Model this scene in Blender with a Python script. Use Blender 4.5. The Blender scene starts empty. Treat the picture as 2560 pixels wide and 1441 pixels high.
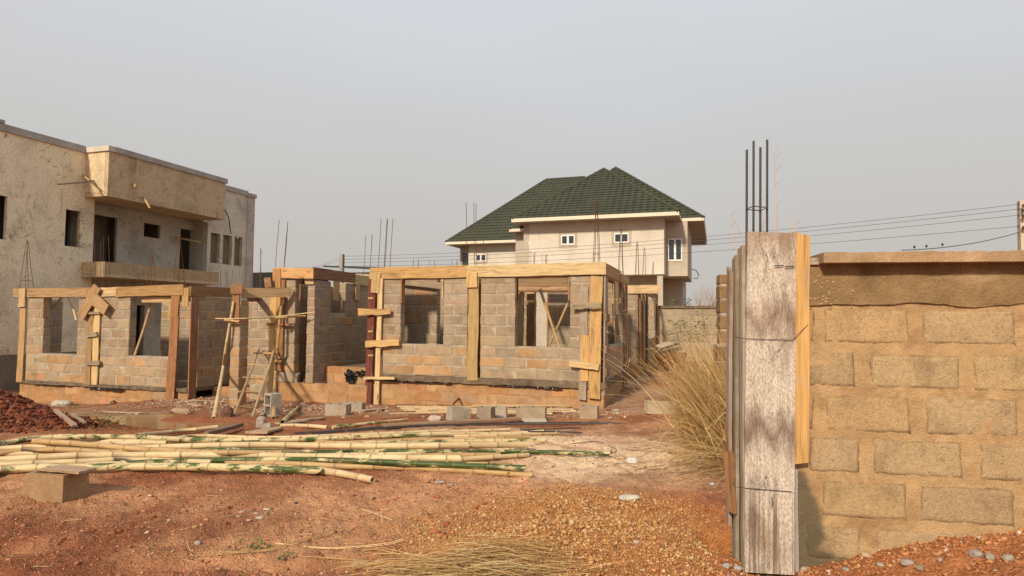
import bpy, bmesh, math, random
import numpy as np
from mathutils import Vector, Matrix, Euler, noise

RND = random.Random(11)
SC = bpy.context.scene
COL = SC.collection

# ------------------------------------------------------------------ camera
FPX, CX, CY = 1556.0, 1280.0, 720.5
TH, PIT, RHO = math.radians(18.15), math.radians(2.81), 0.008
CAM = np.array([0.0, 0.0, 1.5])
FW = np.array([-math.sin(TH) * math.cos(PIT), math.cos(TH) * math.cos(PIT), math.sin(PIT)])
R0 = np.array([math.cos(TH), math.sin(TH), 0.0])
FH = np.array([-math.sin(TH), math.cos(TH), 0.0])
U0 = np.cross(R0, FW)
RT = R0 * math.cos(RHO) + U0 * math.sin(RHO)
UP = U0 * math.cos(RHO) - R0 * math.sin(RHO)
cam_d = bpy.data.cameras.new('camera')
cam_d.sensor_width = 36.0
cam_d.sensor_fit = 'HORIZONTAL'
cam_d.lens = 36.0 * FPX / 2560.0
cam_d.clip_start = 0.05
cam_d.clip_end = 2000.0
cam_o = bpy.data.objects.new('camera', cam_d)
COL.objects.link(cam_o)
cm = Matrix.Identity(4)
for i in range(3):
    cm[i][0], cm[i][1], cm[i][2], cm[i][3] = RT[i], UP[i], -FW[i], CAM[i]
cam_o.matrix_world = cm
SC.camera = cam_o

# ------------------------------------------------------------------ sky, sun, exposure
SUN_EL = math.radians(33.0)
_h = np.array([-0.13, -0.9915, 0.0])
SUN_DIR = Vector((_h[0] * math.cos(SUN_EL), _h[1] * math.cos(SUN_EL), math.sin(SUN_EL))).normalized()
W = bpy.data.worlds.new('World')
SC.world = W
W.use_nodes = True
wn = W.node_tree
wn.nodes.clear()
w_out = wn.nodes.new('ShaderNodeOutputWorld')
w_bg = wn.nodes.new('ShaderNodeBackground')
w_bg.inputs['Strength'].default_value = 0.1
w_sky = wn.nodes.new('ShaderNodeTexSky')
w_sky.sky_type = 'NISHITA'
w_sky.sun_disc = False
w_sky.sun_elevation = SUN_EL
w_sky.sun_rotation = math.atan2(_h[0], _h[1])
w_sky.dust_density = 6.0
w_sky.air_density = 1.4
w_tc = wn.nodes.new('ShaderNodeTexCoord')
w_sep = wn.nodes.new('ShaderNodeSeparateXYZ')
w_ramp = wn.nodes.new('ShaderNodeValToRGB')
els = w_ramp.color_ramp.elements
els[0].position = 0.0
els[0].color = (0.585, 0.548, 0.510, 1)
els[1].position = 1.0
els[1].color = (0.64, 0.68, 0.76, 1)
for p, c in ((0.20, (0.585, 0.555, 0.525)), (0.36, (0.625, 0.620, 0.612)), (0.53, (0.70, 0.71, 0.745))):
    e = els.new(p)
    e.color = c + (1,)
w_x10 = wn.nodes.new('ShaderNodeVectorMath')
w_x10.operation = 'SCALE'
w_x10.inputs['Scale'].default_value = 10.0
w_mix = wn.nodes.new('ShaderNodeMix')
w_mix.data_type = 'RGBA'
w_mix.inputs[0].default_value = 0.93
w_ns = wn.nodes.new('ShaderNodeTexNoise')
w_ns.inputs['Scale'].default_value = 1.6
w_ns.inputs['Detail'].default_value = 3.0
w_mp = wn.nodes.new('ShaderNodeMapping')
w_mp.inputs['Scale'].default_value = (1.0, 1.0, 3.0)
w_ad = wn.nodes.new('ShaderNodeMath')
w_ad.operation = 'MULTIPLY_ADD'
w_ad.inputs[1].default_value = 0.16
wn.links.new(w_tc.outputs['Generated'], w_mp.inputs[0])
wn.links.new(w_mp.outputs[0], w_ns.inputs['Vector'])
wn.links.new(w_ns.outputs[0], w_ad.inputs[0])
wn.links.new(w_sep.outputs['Z'], w_ad.inputs[2])
wn.links.new(w_tc.outputs['Generated'], w_sep.inputs[0])
wn.links.new(w_ad.outputs[0], w_ramp.inputs[0])
wn.links.new(w_ramp.outputs[0], w_x10.inputs[0])
wn.links.new(w_sky.outputs[0], w_mix.inputs[6])
wn.links.new(w_x10.outputs[0], w_mix.inputs[7])
wn.links.new(w_mix.outputs[2], w_bg.inputs['Color'])
wn.links.new(w_bg.outputs[0], w_out.inputs['Surface'])
sun_d = bpy.data.lights.new('sun', 'SUN')
sun_d.energy = 4.2
sun_d.angle = math.radians(4.5)
sun_d.color = (1.0, 0.85, 0.66)
sun_o = bpy.data.objects.new('sun', sun_d)
COL.objects.link(sun_o)
sun_o.location = (0, 0, 40)
sun_o.rotation_euler = (-SUN_DIR).to_track_quat('-Z', 'Y').to_euler()
SC.view_settings.view_transform = 'Standard'
SC.view_settings.look = 'None'
SC.view_settings.exposure = 0.0
SC.view_settings.gamma = 1.0
SC.view_settings.use_curve_mapping = False
SC.cycles.max_bounces = 6
SC.cycles.use_denoising = True

# ------------------------------------------------------------------ surveying helpers
def ray(px, py):
    return FW + (px - CX) / FPX * RT - (py - CY) / FPX * UP
def on_y(px, py, y):
    d = ray(px, py)
    return CAM + d * ((y - CAM[1]) / d[1])
def on_x(px, py, x):
    d = ray(px, py)
    return CAM + d * ((x - CAM[0]) / d[0])
def on_z(px, py, z):
    d = ray(px, py)
    return CAM + d * ((z - CAM[2]) / d[2])
def at(px, py, dist):
    return CAM + ray(px, py) * dist

# ------------------------------------------------------------------ object helpers
MW = {}
def link(o, parent=None, m=None):
    m = m or Matrix.Identity(4)
    COL.objects.link(o)
    if parent is not None:
        o.parent = parent
        o.matrix_basis = MW[parent.name].inverted() @ m
    else:
        o.matrix_basis = m
    MW[o.name] = m.copy()
    return o
def tag(o, label, cat, group=None, kind=None):
    if label: o['label'] = label
    if cat: o['category'] = cat
    if group: o['group'] = group
    if kind: o['kind'] = kind
    return o
def thing(name, label, cat, loc, group=None):
    o = bpy.data.objects.new(name, None)
    o.empty_display_size = 0.2
    link(o, None, Matrix.Translation(Vector([float(c) for c in loc])))
    return tag(o, label, cat, group)
def put(name, me, parent=None, m=None, color=None):
    o = bpy.data.objects.new(name, me)
    if color: o.color = tuple(color[:3]) + (1.0,)
    return link(o, parent, m)
def new_mesh(name, verts, faces, mat, smooth=False, vcol=None, attr=None):
    me = bpy.data.meshes.new(name)
    me.from_pydata([tuple(map(float, v)) for v in verts], [], faces)
    if mat: me.materials.append(mat)
    if vcol is not None:
        a = me.color_attributes.new('col', 'FLOAT_COLOR', 'POINT')
        c = np.ones((len(verts), 4), np.float32)
        c[:, :3] = np.asarray(vcol, np.float32)
        a.data.foreach_set('color', c.ravel())
    if attr is not None:
        for an, av in (attr.items() if isinstance(attr, dict) else (('node', attr),)):
            a = me.attributes.new(an, 'FLOAT', 'POINT')
            a.data.foreach_set('value', np.asarray(av, np.float32))
    if smooth:
        me.polygons.foreach_set('use_smooth', [True] * len(me.polygons))
    me.update()
    return me
class MB:
    def __init__(s):
        s.v, s.f, s.c = [], [], []
    def add(s, vs, fs, col=None):
        n = len(s.v)
        s.v += [tuple(map(float, q)) for q in vs]
        s.f += [tuple(i + n for i in q) for q in fs]
        if col is not None: s.c += [col] * len(vs)
    def box(s, x0, x1, y0, y1, z0, z1, m=None, col=None):
        vs = [Vector((x, y, z)) for z in (z0, z1) for y in (y0, y1) for x in (x0, x1)]
        if m is not None: vs = [m @ q for q in vs]
        s.add(vs, [(0, 2, 3, 1), (4, 5, 7, 6), (0, 1, 5, 4), (2, 6, 7, 3), (0, 4, 6, 2), (1, 3, 7, 5)], col)
    def tube(s, pts, r, sides=6, cap=True, col=None, r1=None):
        pts = [Vector([float(c) for c in p]) for p in pts]
        n = len(pts); vs = []; fs = []
        for i, p in enumerate(pts):
            d = (pts[min(i + 1, n - 1)] - pts[max(i - 1, 0)]).normalized()
            a = d.cross(Vector((0, 0, 1)))
            if a.length < 1e-3: a = d.cross(Vector((1, 0, 0)))
            a.normalize(); b = d.cross(a)
            rr = r[i] if isinstance(r, (list, tuple)) else (r if r1 is None else r + (r1 - r) * i / (n - 1))
            for k in range(sides):
                t = 2 * math.pi * k / sides
                vs.append(p + a * (rr * math.cos(t)) + b * (rr * math.sin(t)))
        for i in range(n - 1):
            for k in range(sides):
                k2 = (k + 1) % sides
                fs.append((i * sides + k, i * sides + k2, (i + 1) * sides + k2, (i + 1) * sides + k))
        if cap:
            fs.append(tuple(range(sides - 1, -1, -1)))
            fs.append(tuple((n - 1) * sides + k for k in range(sides)))
        s.add(vs, fs, col)
    def build(s, name, mat, parent=None, m=None, smooth=False, color=None):
        """vertices are in world space unless m is given"""
        vs = s.v
        if m is None and parent is not None:
            m = Matrix.Translation(MW[parent.name].translation)
            t = m.translation
            vs = [(q[0] - t.x, q[1] - t.y, q[2] - t.z) for q in s.v]
        return put(name, new_mesh(name, vs, s.f, mat, smooth, s.c if s.c else None), parent, m, color)
def centred(mb, name, mat, smooth=False, color=None):
    """a top level mesh whose origin sits at the base of its shape"""
    a = np.array(mb.v)
    o = Vector((float(a[:, 0].mean()), float(a[:, 1].mean()), float(a[:, 2].min())))
    vs = a - np.array(o)
    return put(name, new_mesh(name, vs, mb.f, mat, smooth, mb.c if mb.c else None), None, Matrix.Translation(o), color)

# ------------------------------------------------------------------ noise
def _hash(ix, iy, s):
    h = (ix.astype(np.int64) * 374761393 + iy.astype(np.int64) * 668265263 + s * 974711) & 0x7fffffff
    h = ((h ^ (h >> 13)) * 1274126177) & 0x7fffffff
    h = (h ^ (h >> 16)) & 0xffff
    return h / 65535.0
def vnoise(x, y, s=0):
    x = np.asarray(x, float); y = np.asarray(y, float)
    ix, iy = np.floor(x), np.floor(y)
    fx, fy = x - ix, y - iy
    fx = fx * fx * (3 - 2 * fx); fy = fy * fy * (3 - 2 * fy)
    a, b = _hash(ix, iy, s), _hash(ix + 1, iy, s)
    c, d = _hash(ix, iy + 1, s), _hash(ix + 1, iy + 1, s)
    return (a + (b - a) * fx) * (1 - fy) + (c + (d - c) * fx) * fy
def fbm(x, y, s=0, o=4):
    t = 0; a = 0.5; f = 1.0
    for i in range(o):
        t = t + a * (vnoise(x * f, y * f, s + i * 17) - 0.5)
        a *= 0.5; f *= 2.03
    return t

# ------------------------------------------------------------------ materials
class Nodes:
    def __init__(s, name, rough=0.9, spec=0.25):
        s.m = bpy.data.materials.new(name)
        s.m.use_nodes = True
        s.t = s.m.node_tree
        s.b = s.t.nodes['Principled BSDF']
        s.b.inputs['Roughness'].default_value = rough
        s.b.inputs['Specular IOR Level'].default_value = spec
        s._tc = None
    def n(s, typ, props=None, **inp):
        x = s.t.nodes.new('ShaderNode' + typ)
        for k, v in (props or {}).items(): setattr(x, k, v)
        for k, v in inp.items():
            key = k.replace('_', ' ')
            if k.startswith('i') and k[1:].isdigit(): key = int(k[1:])
            sk = x.inputs[key]
            if hasattr(v, 'is_linked') or isinstance(v, bpy.types.NodeSocket): s.t.links.new(v, sk)
            else: sk.default_value = v
        return x
    def coord(s, which='Object'):
        if s._tc is None: s._tc = s.n('TexCoord')
        return s._tc.outputs[which]
    def mapped(s, scale, which='Object', off=None):
        v = s.coord(which) if isinstance(which, str) else which
        if off is not None:
            v = s.n('VectorMath', {'operation': 'ADD'}, i0=v, i1=off).outputs[0]
        return s.n('VectorMath', {'operation': 'MULTIPLY'}, i0=v, i1=scale).outputs[0]
    def noise(s, vec, scale, detail=4.0, rough=0.6, dist=0.0):
        return s.n('TexNoise', Vector=vec, Scale=scale, Detail=detail, Roughness=rough, Distortion=dist).outputs[0]
    def ramp(s, fac, stops):
        r = s.n('ValToRGB', Fac=fac)
        e = r.color_ramp.elements
        while len(e) < len(stops): e.new(0.5)
        for q, (p, c) in zip(e, stops):
            q.position = p
            q.color = (c, c, c, 1) if isinstance(c, (int, float)) else tuple(c) + (1,)
        return r.outputs[0]
    def mix(s, fac, a, b, mode='MIX'):
        x = s.n('Mix', {'data_type': 'RGBA', 'blend_type': mode})
        for i, v in ((0, fac), (6, a), (7, b)):
            if isinstance(v, bpy.types.NodeSocket): s.t.links.new(v, x.inputs[i])
            elif i == 0: x.inputs[0].default_value = v
            else: x.inputs[i].default_value = tuple(v) + (1,) if len(v) == 3 else v
        return x.outputs[2]
    def math(s, op, a, b=0.0, clamp=False):
        x = s.n('Math', {'operation': op, 'use_clamp': clamp}, i0=a, i1=b)
        return x.outputs[0]
    def objcol(s): return s.n('ObjectInfo').outputs['Color']
    def rand(s):
        r = s.n('ObjectInfo').outputs['Random']
        return s.n('CombineXYZ', X=s.math('MULTIPLY', r, 37.0), Y=s.math('MULTIPLY', r, 91.0), Z=s.math('MULTIPLY', r, 53.0)).outputs[0]
    def attr(s, name, typ='GEOMETRY', out='Color'):
        return s.n('Attribute', {'attribute_name': name, 'attribute_type': typ}).outputs[out]
    def color(s, v):
        if isinstance(v, bpy.types.NodeSocket): s.t.links.new(v, s.b.inputs['Base Color'])
        else: s.b.inputs['Base Color'].default_value = tuple(v) + (1,)
    def bump(s, h, strength=0.5, dist=0.01):
        x = s.n('Bump', Strength=strength, Distance=dist, Height=h)
        s.t.links.new(x.outputs[0], s.b.inputs['Normal'])

def m_block(name, dirt=0.55, warm=(0.30, 0.17, 0.07), vcol=False, smear=0.55):
    q = Nodes(name, 0.95, 0.1)
    rv = q.rand()
    v = q.mapped((1, 1, 1), 'Object', rv)
    n1 = q.noise(v, 2.3, 5, 0.65)
    n2 = q.noise(v, 26, 4, 0.7)
    n3 = q.noise(v, 160, 2, 0.6)
    c = q.mix(1.0, q.attr('col') if vcol else q.objcol(), q.ramp(n1, ((0.25, 0.66), (0.5, 1.0), (0.75, 1.16))), 'MULTIPLY')
    c = q.mix(0.55, c, q.ramp(n2, ((0.3, 0.72), (0.55, 1.0), (0.8, 1.15))), 'MULTIPLY')
    c = q.mix(0.5, c, q.ramp(n3, ((0.3, 0.7), (0.7, 1.25))), 'MULTIPLY')
    st = q.ramp(q.noise(q.mapped((1.0, 1.0, 0.45), 'Object', rv), 4.6, 5, 0.7, 0.4), ((0.54, 0.0), (0.70, 1.0)))
    c = q.mix(q.math('MULTIPLY', st, dirt), c, warm)
    wp = q.n('NewGeometry').outputs['Position']
    w1 = q.noise(q.mapped((1, 1, 0.6), wp), 1.1, 6, 0.7, 0.4); w2 = q.noise(q.mapped((1, 1, 0.35), wp), 3.1, 6, 0.75, 0.6)
    c = q.mix(1.0, c, q.ramp(w1, ((0.3, 0.80), (0.5, 1.0), (0.7, 1.10))), 'MULTIPLY')
    c = q.mix(q.math('MULTIPLY', q.ramp(w2, ((0.56, 0.0), (0.70, 1.0))), dirt * 0.9), c, warm)
    sm_ = q.ramp(q.noise(q.mapped((1, 1, 1.6), wp), 4.3, 6, 0.75, 0.5), ((0.60, 0.0), (0.68, 1.0)))
    c = q.mix(q.math('MULTIPLY', sm_, smear), c, (0.46, 0.385, 0.28))
    q.color(c)
    q.bump(q.math('ADD', n2, q.math('MULTIPLY', n3, 0.5)), 0.7, 0.014)
    return q.m
def m_rough(name, base, var=(0.7, 1.2), sc=3.0, fine=40.0, stain=None, stain_amt=0.0, bump=0.5, bdist=0.01, stretch=(1, 1, 1), stain_sc=1.3, stain_lo=0.52, stain_hi=0.7, rough=0.95, damp=False):
    q = Nodes(name, rough, 0.12)
    v = q.mapped((1, 1, 1))
    n1 = q.noise(v, sc, 6, 0.65, 0.3)
    n2 = q.noise(v, fine, 3, 0.65)
    c = q.mix(1.0, base, q.ramp(n1, ((0.25, var[0]), (0.75, var[1]))), 'MULTIPLY')
    c = q.mix(0.5, c, q.ramp(n2, ((0.3, 0.72), (0.7, 1.2))), 'MULTIPLY')
    if stain:
        s_ = q.ramp(q.noise(q.mapped(stretch), stain_sc, 7, 0.72, 0.6), ((stain_lo, 0.0), (stain_hi, 1.0)))
        c = q.mix(q.math('MULTIPLY', s_, stain_amt), c, stain)
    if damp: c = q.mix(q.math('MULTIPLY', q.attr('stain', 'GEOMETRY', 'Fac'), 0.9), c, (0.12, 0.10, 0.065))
    q.color(c)
    q.bump(q.math('ADD', n1, q.math('MULTIPLY', n2, 0.6)), bump, bdist)
    return q.m
def m_wood(name, grey=0.0, blot=0.55):
    q = Nodes(name, 0.75, 0.2)
    rv = q.rand()
    v = q.mapped((1, 1, 1), 'Object', rv)
    wob = q.noise(v, 1.7, 2, 0.5)
    vg = q.mapped((0.55, 11, 11), 'Object', rv)
    g1 = q.noise(vg, 2.6, 6, 0.62, 1.1)
    g2 = q.noise(q.mapped((1.4, 60, 60), 'Object', rv), 2.5, 3, 0.6)
    c = q.mix(1.0, q.objcol(), q.ramp(g1, ((0.28, 0.40), (0.46, 0.88), (0.62, 1.05), (0.8, 1.25))), 'MULTIPLY')
    c = q.mix(0.5, c, q.ramp(g2, ((0.3, 0.66), (0.7, 1.18))), 'MULTIPLY')
    bl = q.ramp(q.noise(q.mapped((1.2, 5, 5), 'Object', rv), 1.5, 5, 0.65, 0.8), ((0.54, 0.0), (0.72, 1.0)))
    c = q.mix(q.math('MULTIPLY', bl, blot), c, (0.12, 0.065, 0.03))
    kn = q.n('TexVoronoi', {'feature': 'F1'}, Vector=q.mapped((1.3, 5.5, 5.5), 'Object', rv), Scale=1.0).outputs['Distance']
    c = q.mix(q.ramp(kn, ((0.05, 0.75), (0.13, 0.0))), c, (0.10, 0.045, 0.02))
    sp_ = q.ramp(q.noise(q.mapped((2.5, 9, 9), 'Object', rv), 1.6, 6, 0.75, 0.6), ((0.56, 0.0), (0.68, 1.0)))
    c = q.mix(q.math('MULTIPLY', sp_, 0.55), c, (0.40, 0.36, 0.30))
    dk = q.ramp(q.noise(q.mapped((0.8, 26, 26), 'Object', rv), 2.0, 4, 0.7, 1.5), ((0.62, 0.0), (0.72, 1.0)))
    c = q.mix(q.math('MULTIPLY', dk, 0.5), c, (0.10, 0.055, 0.03))
    if grey:
        gm = q.ramp(q.noise(v, 2.2, 5, 0.7, 0.4), ((0.35, 0.0), (0.6, 1.0)))
        c = q.mix(q.math('MULTIPLY', gm, grey), c, (0.40, 0.37, 0.33))
    q.color(c)
    q.bump(q.math('ADD', g1, q.math('MULTIPLY', g2, 0.5)), 0.35, 0.008)
    return q.m
def m_bamboo(name, a, b, lo, hi):
    q = Nodes(name, 0.5, 0.35)
    rv = q.rand()
    v = q.mapped((2.2, 7, 7), 'Object', rv)
    n1 = q.noise(v, 1.6, 5, 0.7, 0.3)
    n2 = q.noise(q.mapped((3, 60, 60), 'Object', rv), 2.0, 3, 0.6)
    base = q.mix(1.0, a, q.ramp(q.noise(q.mapped((0.5, 1, 1), 'Object', rv), 1.2, 3, 0.6), ((0.3, 0.74), (0.7, 1.1))), 'MULTIPLY')
    c = q.mix(q.ramp(n1, ((lo, 0.0), (hi, 1.0))), base, b)
    c = q.mix(0.55, c, q.ramp(n2, ((0.25, 0.66), (0.7, 1.14))), 'MULTIPLY')
    gr = q.ramp(q.noise(q.mapped((1.3, 5, 5), 'Object', rv), 2.3, 6, 0.75, 0.6), ((0.52, 0.0), (0.70, 1.0)))
    c = q.mix(q.math('MULTIPLY', gr, 0.5), c, (0.33, 0.20, 0.10))
    nd = q.attr('node', 'GEOMETRY', 'Fac')
    c = q.mix(q.math('MULTIPLY', nd, 0.7), c, (0.17, 0.105, 0.05))
    q.color(c)
    q.bump(n2, 0.15, 0.004)
    return q.m
def m_vcol(name, rough=0.9, sc=60.0, lo=0.7, hi=1.2, bump=0.0, spec=0.15, trans=0.0):
    q = Nodes(name, rough, spec)
    n1 = q.noise(q.mapped((1, 1, 1)), sc, 3, 0.6)
    c = q.mix(1.0, q.attr('col'), q.ramp(n1, ((0.3, lo), (0.7, hi))), 'MULTIPLY')
    q.color(c)
    if bump: q.bump(n1, bump, 0.01)
    return q.m
def m_plain(name, col, rough=0.8, metal=0.0, var=0.25, sc=20.0, spec=0.3):
    q = Nodes(name, rough, spec)
    q.b.inputs['Metallic'].default_value = metal
    n1 = q.noise(q.mapped((1, 1, 1)), sc, 4, 0.65)
    q.color(q.mix(1.0, col, q.ramp(n1, ((0.3, 1 - var), (0.7, 1 + var))), 'MULTIPLY'))
    return q.m

M_BLOCK = m_block('sandcrete_block', 0.30)
M_BLOCK_FAR = m_block('sandcrete_block_courses', 0.30, vcol=True)
M_BLOCK_PLINTH = m_block('earth_stained_block', 0.85, (0.36, 0.16, 0.065), smear=0.3)
M_MORTAR = m_rough('mortar', (0.45, 0.375, 0.28), (0.55, 1.25), 5, 60, (0.19, 0.14, 0.09), 0.75, 0.9, 0.02, stain_sc=2.5)
M_MORTAR_PLINTH = m_rough('earth_stained_mortar', (0.44, 0.255, 0.125), (0.6, 1.2), 5, 60, (0.30, 0.12, 0.04), 0.6, 0.6, 0.02)
M_BAND = m_rough('damp_concrete', (0.20, 0.145, 0.095), (0.55, 1.3), 6, 50, (0.07, 0.055, 0.045), 0.8, 0.8, 0.03)
M_CONC = m_rough('grey_concrete', (0.36, 0.33, 0.29), (0.7, 1.15), 3, 45, (0.12, 0.10, 0.08), 0.5, 0.5, 0.015, stretch=(1, 1, 0.4))
M_WOOD = m_wood('sawn_timber')
M_WOOD_OLD = m_wood('weathered_timber', 0.5, 0.7)
M_REBAR = m_plain('rusty_steel', (0.13, 0.055, 0.035), 0.7, 0.3, 0.35, 60)
M_STEEL = m_plain('dark_steel_bar', (0.075, 0.065, 0.06), 0.5, 0.6, 0.3, 60)
M_WIRE = m_plain('tie_wire', (0.06, 0.045, 0.035), 0.6, 0.5)
M_BAM_PALE = m_bamboo('pale_bamboo', (0.66, 0.50, 0.28), (0.50, 0.36, 0.17), 0.45, 0.75)
M_BAM_MIX = m_bamboo('half_green_bamboo', (0.64, 0.51, 0.27), (0.060, 0.098, 0.018), 0.50, 0.58)
M_BAM_GREEN = m_bamboo('green_bamboo', (0.048, 0.082, 0.014), (0.60, 0.48, 0.25), 0.52, 0.60)
M_BAM_DRY = m_bamboo('dry_brown_bamboo', (0.52, 0.34, 0.15), (0.34, 0.20, 0.08), 0.42, 0.72)
M_DARK = m_plain('hollow_dark', (0.03, 0.022, 0.015), 0.9, 0, 0.2)
M_STRAW = m_vcol('dry_straw', 0.8, 30, 0.85, 1.12)
M_LEAF = m_vcol('green_leaf', 0.6, 30, 0.8, 1.2)
M_GRAIN = m_vcol('gravel_grain', 0.95, 90, 0.75, 1.2, 0.3)
M_PLASTIC = m_plain('black_plastic', (0.012, 0.012, 0.014), 0.35, 0, 0.2, 20, 0.5)
M_WATER = m_plain('muddy_water', (0.30, 0.165, 0.07), 0.12, 0, 0.15, 2, 0.5)
# ------------------------------------------------------------------ ground form
_cp = []
for px, py, z in ((120, 1255, 0.03), (700, 1180, 0.05), (1300, 1190, 0.06), (1480, 1046, -0.31), (1330, 1052, -0.30),
                  (850, 1040, -0.36), (1500, 1020, -0.44), (1210, 1030, -0.45), (950, 1029, -0.60), (800, 1012, -0.66), (660, 1025, -0.62), (430, 996, -0.66),
                  (210, 1016, -0.92), (45, 998, -0.95), (560, 1040, -0.50), (430, 1062, -0.34), (300, 1090, -0.12), (1642, 902, -0.09), (1565, 963, -0.30),
                  (1600, 1160, 0.03), (1640, 1035, -0.28), (2400, 1352, 0.40), (2540, 1372, 0.42), (2200, 1392, 0.26), (2050, 1420, 0.13), (1920, 1428, 0.08), (1850, 1160, 0.06),
                  (200, 1441, 0.10), (700, 1441, 0.12), (1280, 1441, 0.12), (1000, 1110, -0.03), (200, 1130, 0.0), (1790, 1010, -0.15)):
    p = on_z(px, py, z)
    _cp.append((p[0], p[1], z))
for x, y, z in ((-20.4, 13.3, -0.75), (-21, 24, -0.9), (-2.2, 30, -0.2), (3, 24, -0.1), (3, 12, 0.1), (6, 6, 0.3), (0, 0, 0.1), (-4, 0, 0.1), (3, 1, 0.3), (-9, 5, 0.0), (-14, 18, -0.6), (-14, 28, -0.7), (-6, 17, -0.3), (-6, 30, -0.4)):
    _cp.append((x, y, z))
for k in range(14):
    a = 2 * math.pi * k / 14
    _cp.append((-5 + 60 * math.cos(a), 10 + 60 * math.sin(a), -0.6))
    _cp.append((-5 + 140 * math.cos(a), 10 + 140 * math.sin(a), -0.8))
_cp = np.array(_cp)
def _tk(r2): return 0.5 * r2 * np.log(r2 + 1e-9)
_n = len(_cp)
_A = np.zeros((_n + 3, _n + 3))
_d2 = ((_cp[:, None, :2] - _cp[None, :, :2]) ** 2).sum(-1)
_A[:_n, :_n] = _tk(_d2) + np.eye(_n) * 0.6
_A[:_n, _n] = 1; _A[:_n, _n + 1:] = _cp[:, :2]
_A[_n, :_n] = 1; _A[_n + 1:, :_n] = _cp[:, :2].T
_wt = np.linalg.solve(_A, np.concatenate([_cp[:, 2], np.zeros(3)]))
def _base(x, y):
    z = _wt[_n] + _wt[_n + 1] * x + _wt[_n + 2] * y
    for i in range(_n):
        z = z + _wt[i] * _tk((x - _cp[i, 0]) ** 2 + (y - _cp[i, 1]) ** 2)
    return z
def camxy(x, y): return x * R0[0] + y * R0[1], x * FH[0] + y * FH[1]     # sideways and forward metres from where the photographer stands
def _g(a, b, a0, b0, ra, rb): return np.exp(-(((a - a0) / ra) ** 2 + ((b - b0) / rb) ** 2))
PUD = on_z(430, 1062, -0.34)
PUD_Z = -0.345
def G(x, y):
    x = np.asarray(x, float); y = np.asarray(y, float)
    z = _base(x, y)
    a, b = camxy(x, y)
    z = z + 0.15 * _g(a, b, 0.42, 3.7, 0.75, 0.42) + 0.08 * _g(a, b, -0.1, 3.4, 0.5, 0.35) + 0.15 * _g(a, b, 0.45, 4.6, 0.85, 0.55) + 0.05 * _g(a, b, 0.35, 5.2, 0.3, 0.2)      # gravel heap
    z = z + 0.72 * _g(a, b, -8.4, 9.4, 1.25, 1.0) + 0.10 * _g(a, b, -6.6, 9.2, 0.7, 0.6)                        # laterite mound
    z = z + 0.15 * _g(a, b, -5.6, 11.2, 0.9, 0.45)
    z = z - 0.7 * np.exp(-(((a - 1.37) / 0.115) ** 4 + ((b - 3.95) / 0.2) ** 4)) - 0.06 * _g(a, b, 1.36, 3.35, 0.3, 0.2)                        # hole beside the column
    z = z - 0.10 * _g(a, b, -1.7, 3.52 + 0.06 * np.sin(a * 3.0), 1.1, 0.09) + 0.03 * _g(a, b, -1.7, 3.30, 1.1, 0.12) - 0.04 * _g(a, b, -2.9, 3.9, 0.5, 0.15)                       # shallow runnel
    z = z - 0.12 * np.exp(-(((x - PUD[0]) / 1.25) ** 2 + ((y - PUD[1]) / 0.55) ** 2))
    near = 1.0 / (1.0 + (b / 14.0) ** 2)
    z = z + (0.09 * fbm(x * 0.9, y * 0.9, 3, 4) + 0.085 * fbm(x * 5.5, y * 5.5, 9, 4) + 0.035 * fbm(x * 19, y * 19, 13, 3)) * (0.35 + 0.65 * near)
    mound = np.clip(_g(a, b, -8.4, 9.4, 1.3, 1.1) + 0.6 * _g(a, b, -6.6, 9.2, 0.8, 0.7), 0, 1)
    z = z + 0.22 * mound * fbm(x * 7.0, y * 7.0, 21, 3)
    heap = np.clip(_g(a, b, 0.4, 4.0, 1.1, 0.95), 0, 1)
    z = z + heap * (0.09 * fbm(x * 6, y * 6, 31, 4) + 0.05 * fbm(x * 16, y * 16, 33, 3))
    return z
def gz(x, y): return float(G(np.array([x]), np.array([y]))[0])
_ts = np.geomspace(1.6, 60, 700)
def on_g(px, py, lift=0.0):
    """where the sight line of a surveyed point meets the ground (plus a height above it)"""
    d = ray(px, py)
    P = CAM[None] + d[None] * _ts[:, None]
    h = P[:, 2] - G(P[:, 0], P[:, 1]) - lift
    i = int(np.argmax(h < 0)) if (h < 0).any() else len(_ts) - 1
    t0, t1 = _ts[max(i - 1, 0)], _ts[i]
    h0, h1 = h[max(i - 1, 0)], h[i]
    t = t0 + (t1 - t0) * (h0 / (h0 - h1) if h0 != h1 else 0)
    return CAM + d * t

# ground mesh: rings that widen with distance
_rs = np.concatenate([np.geomspace(0.5, 2.2, 14, endpoint=False), np.geomspace(2.2, 30, 560, endpoint=False), np.geomspace(30, 420, 40)])
_fa = math.atan2(FH[1], FH[0])
_as = np.concatenate([np.linspace(-0.80, 0.80, 760), np.linspace(0.80, 2 * math.pi - 0.80, 50)[1:-1]]) + _fa
_rr, _aa = np.meshgrid(_rs, _as, indexing='ij')
_gx, _gy = (_rr * np.cos(_aa)).ravel(), (_rr * np.sin(_aa)).ravel()
_gzv = G(_gx, _gy)
_na, _nr = len(_as), len(_rs)
_i, _j = np.meshgrid(np.arange(_nr - 1), np.arange(_na), indexing='ij')
_j2 = (_j + 1) % _na
_q = np.stack([_i * _na + _j, (_i + 1) * _na + _j, (_i + 1) * _na + _j2, _i * _na + _j2], -1).reshape(-1, 4)
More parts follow.
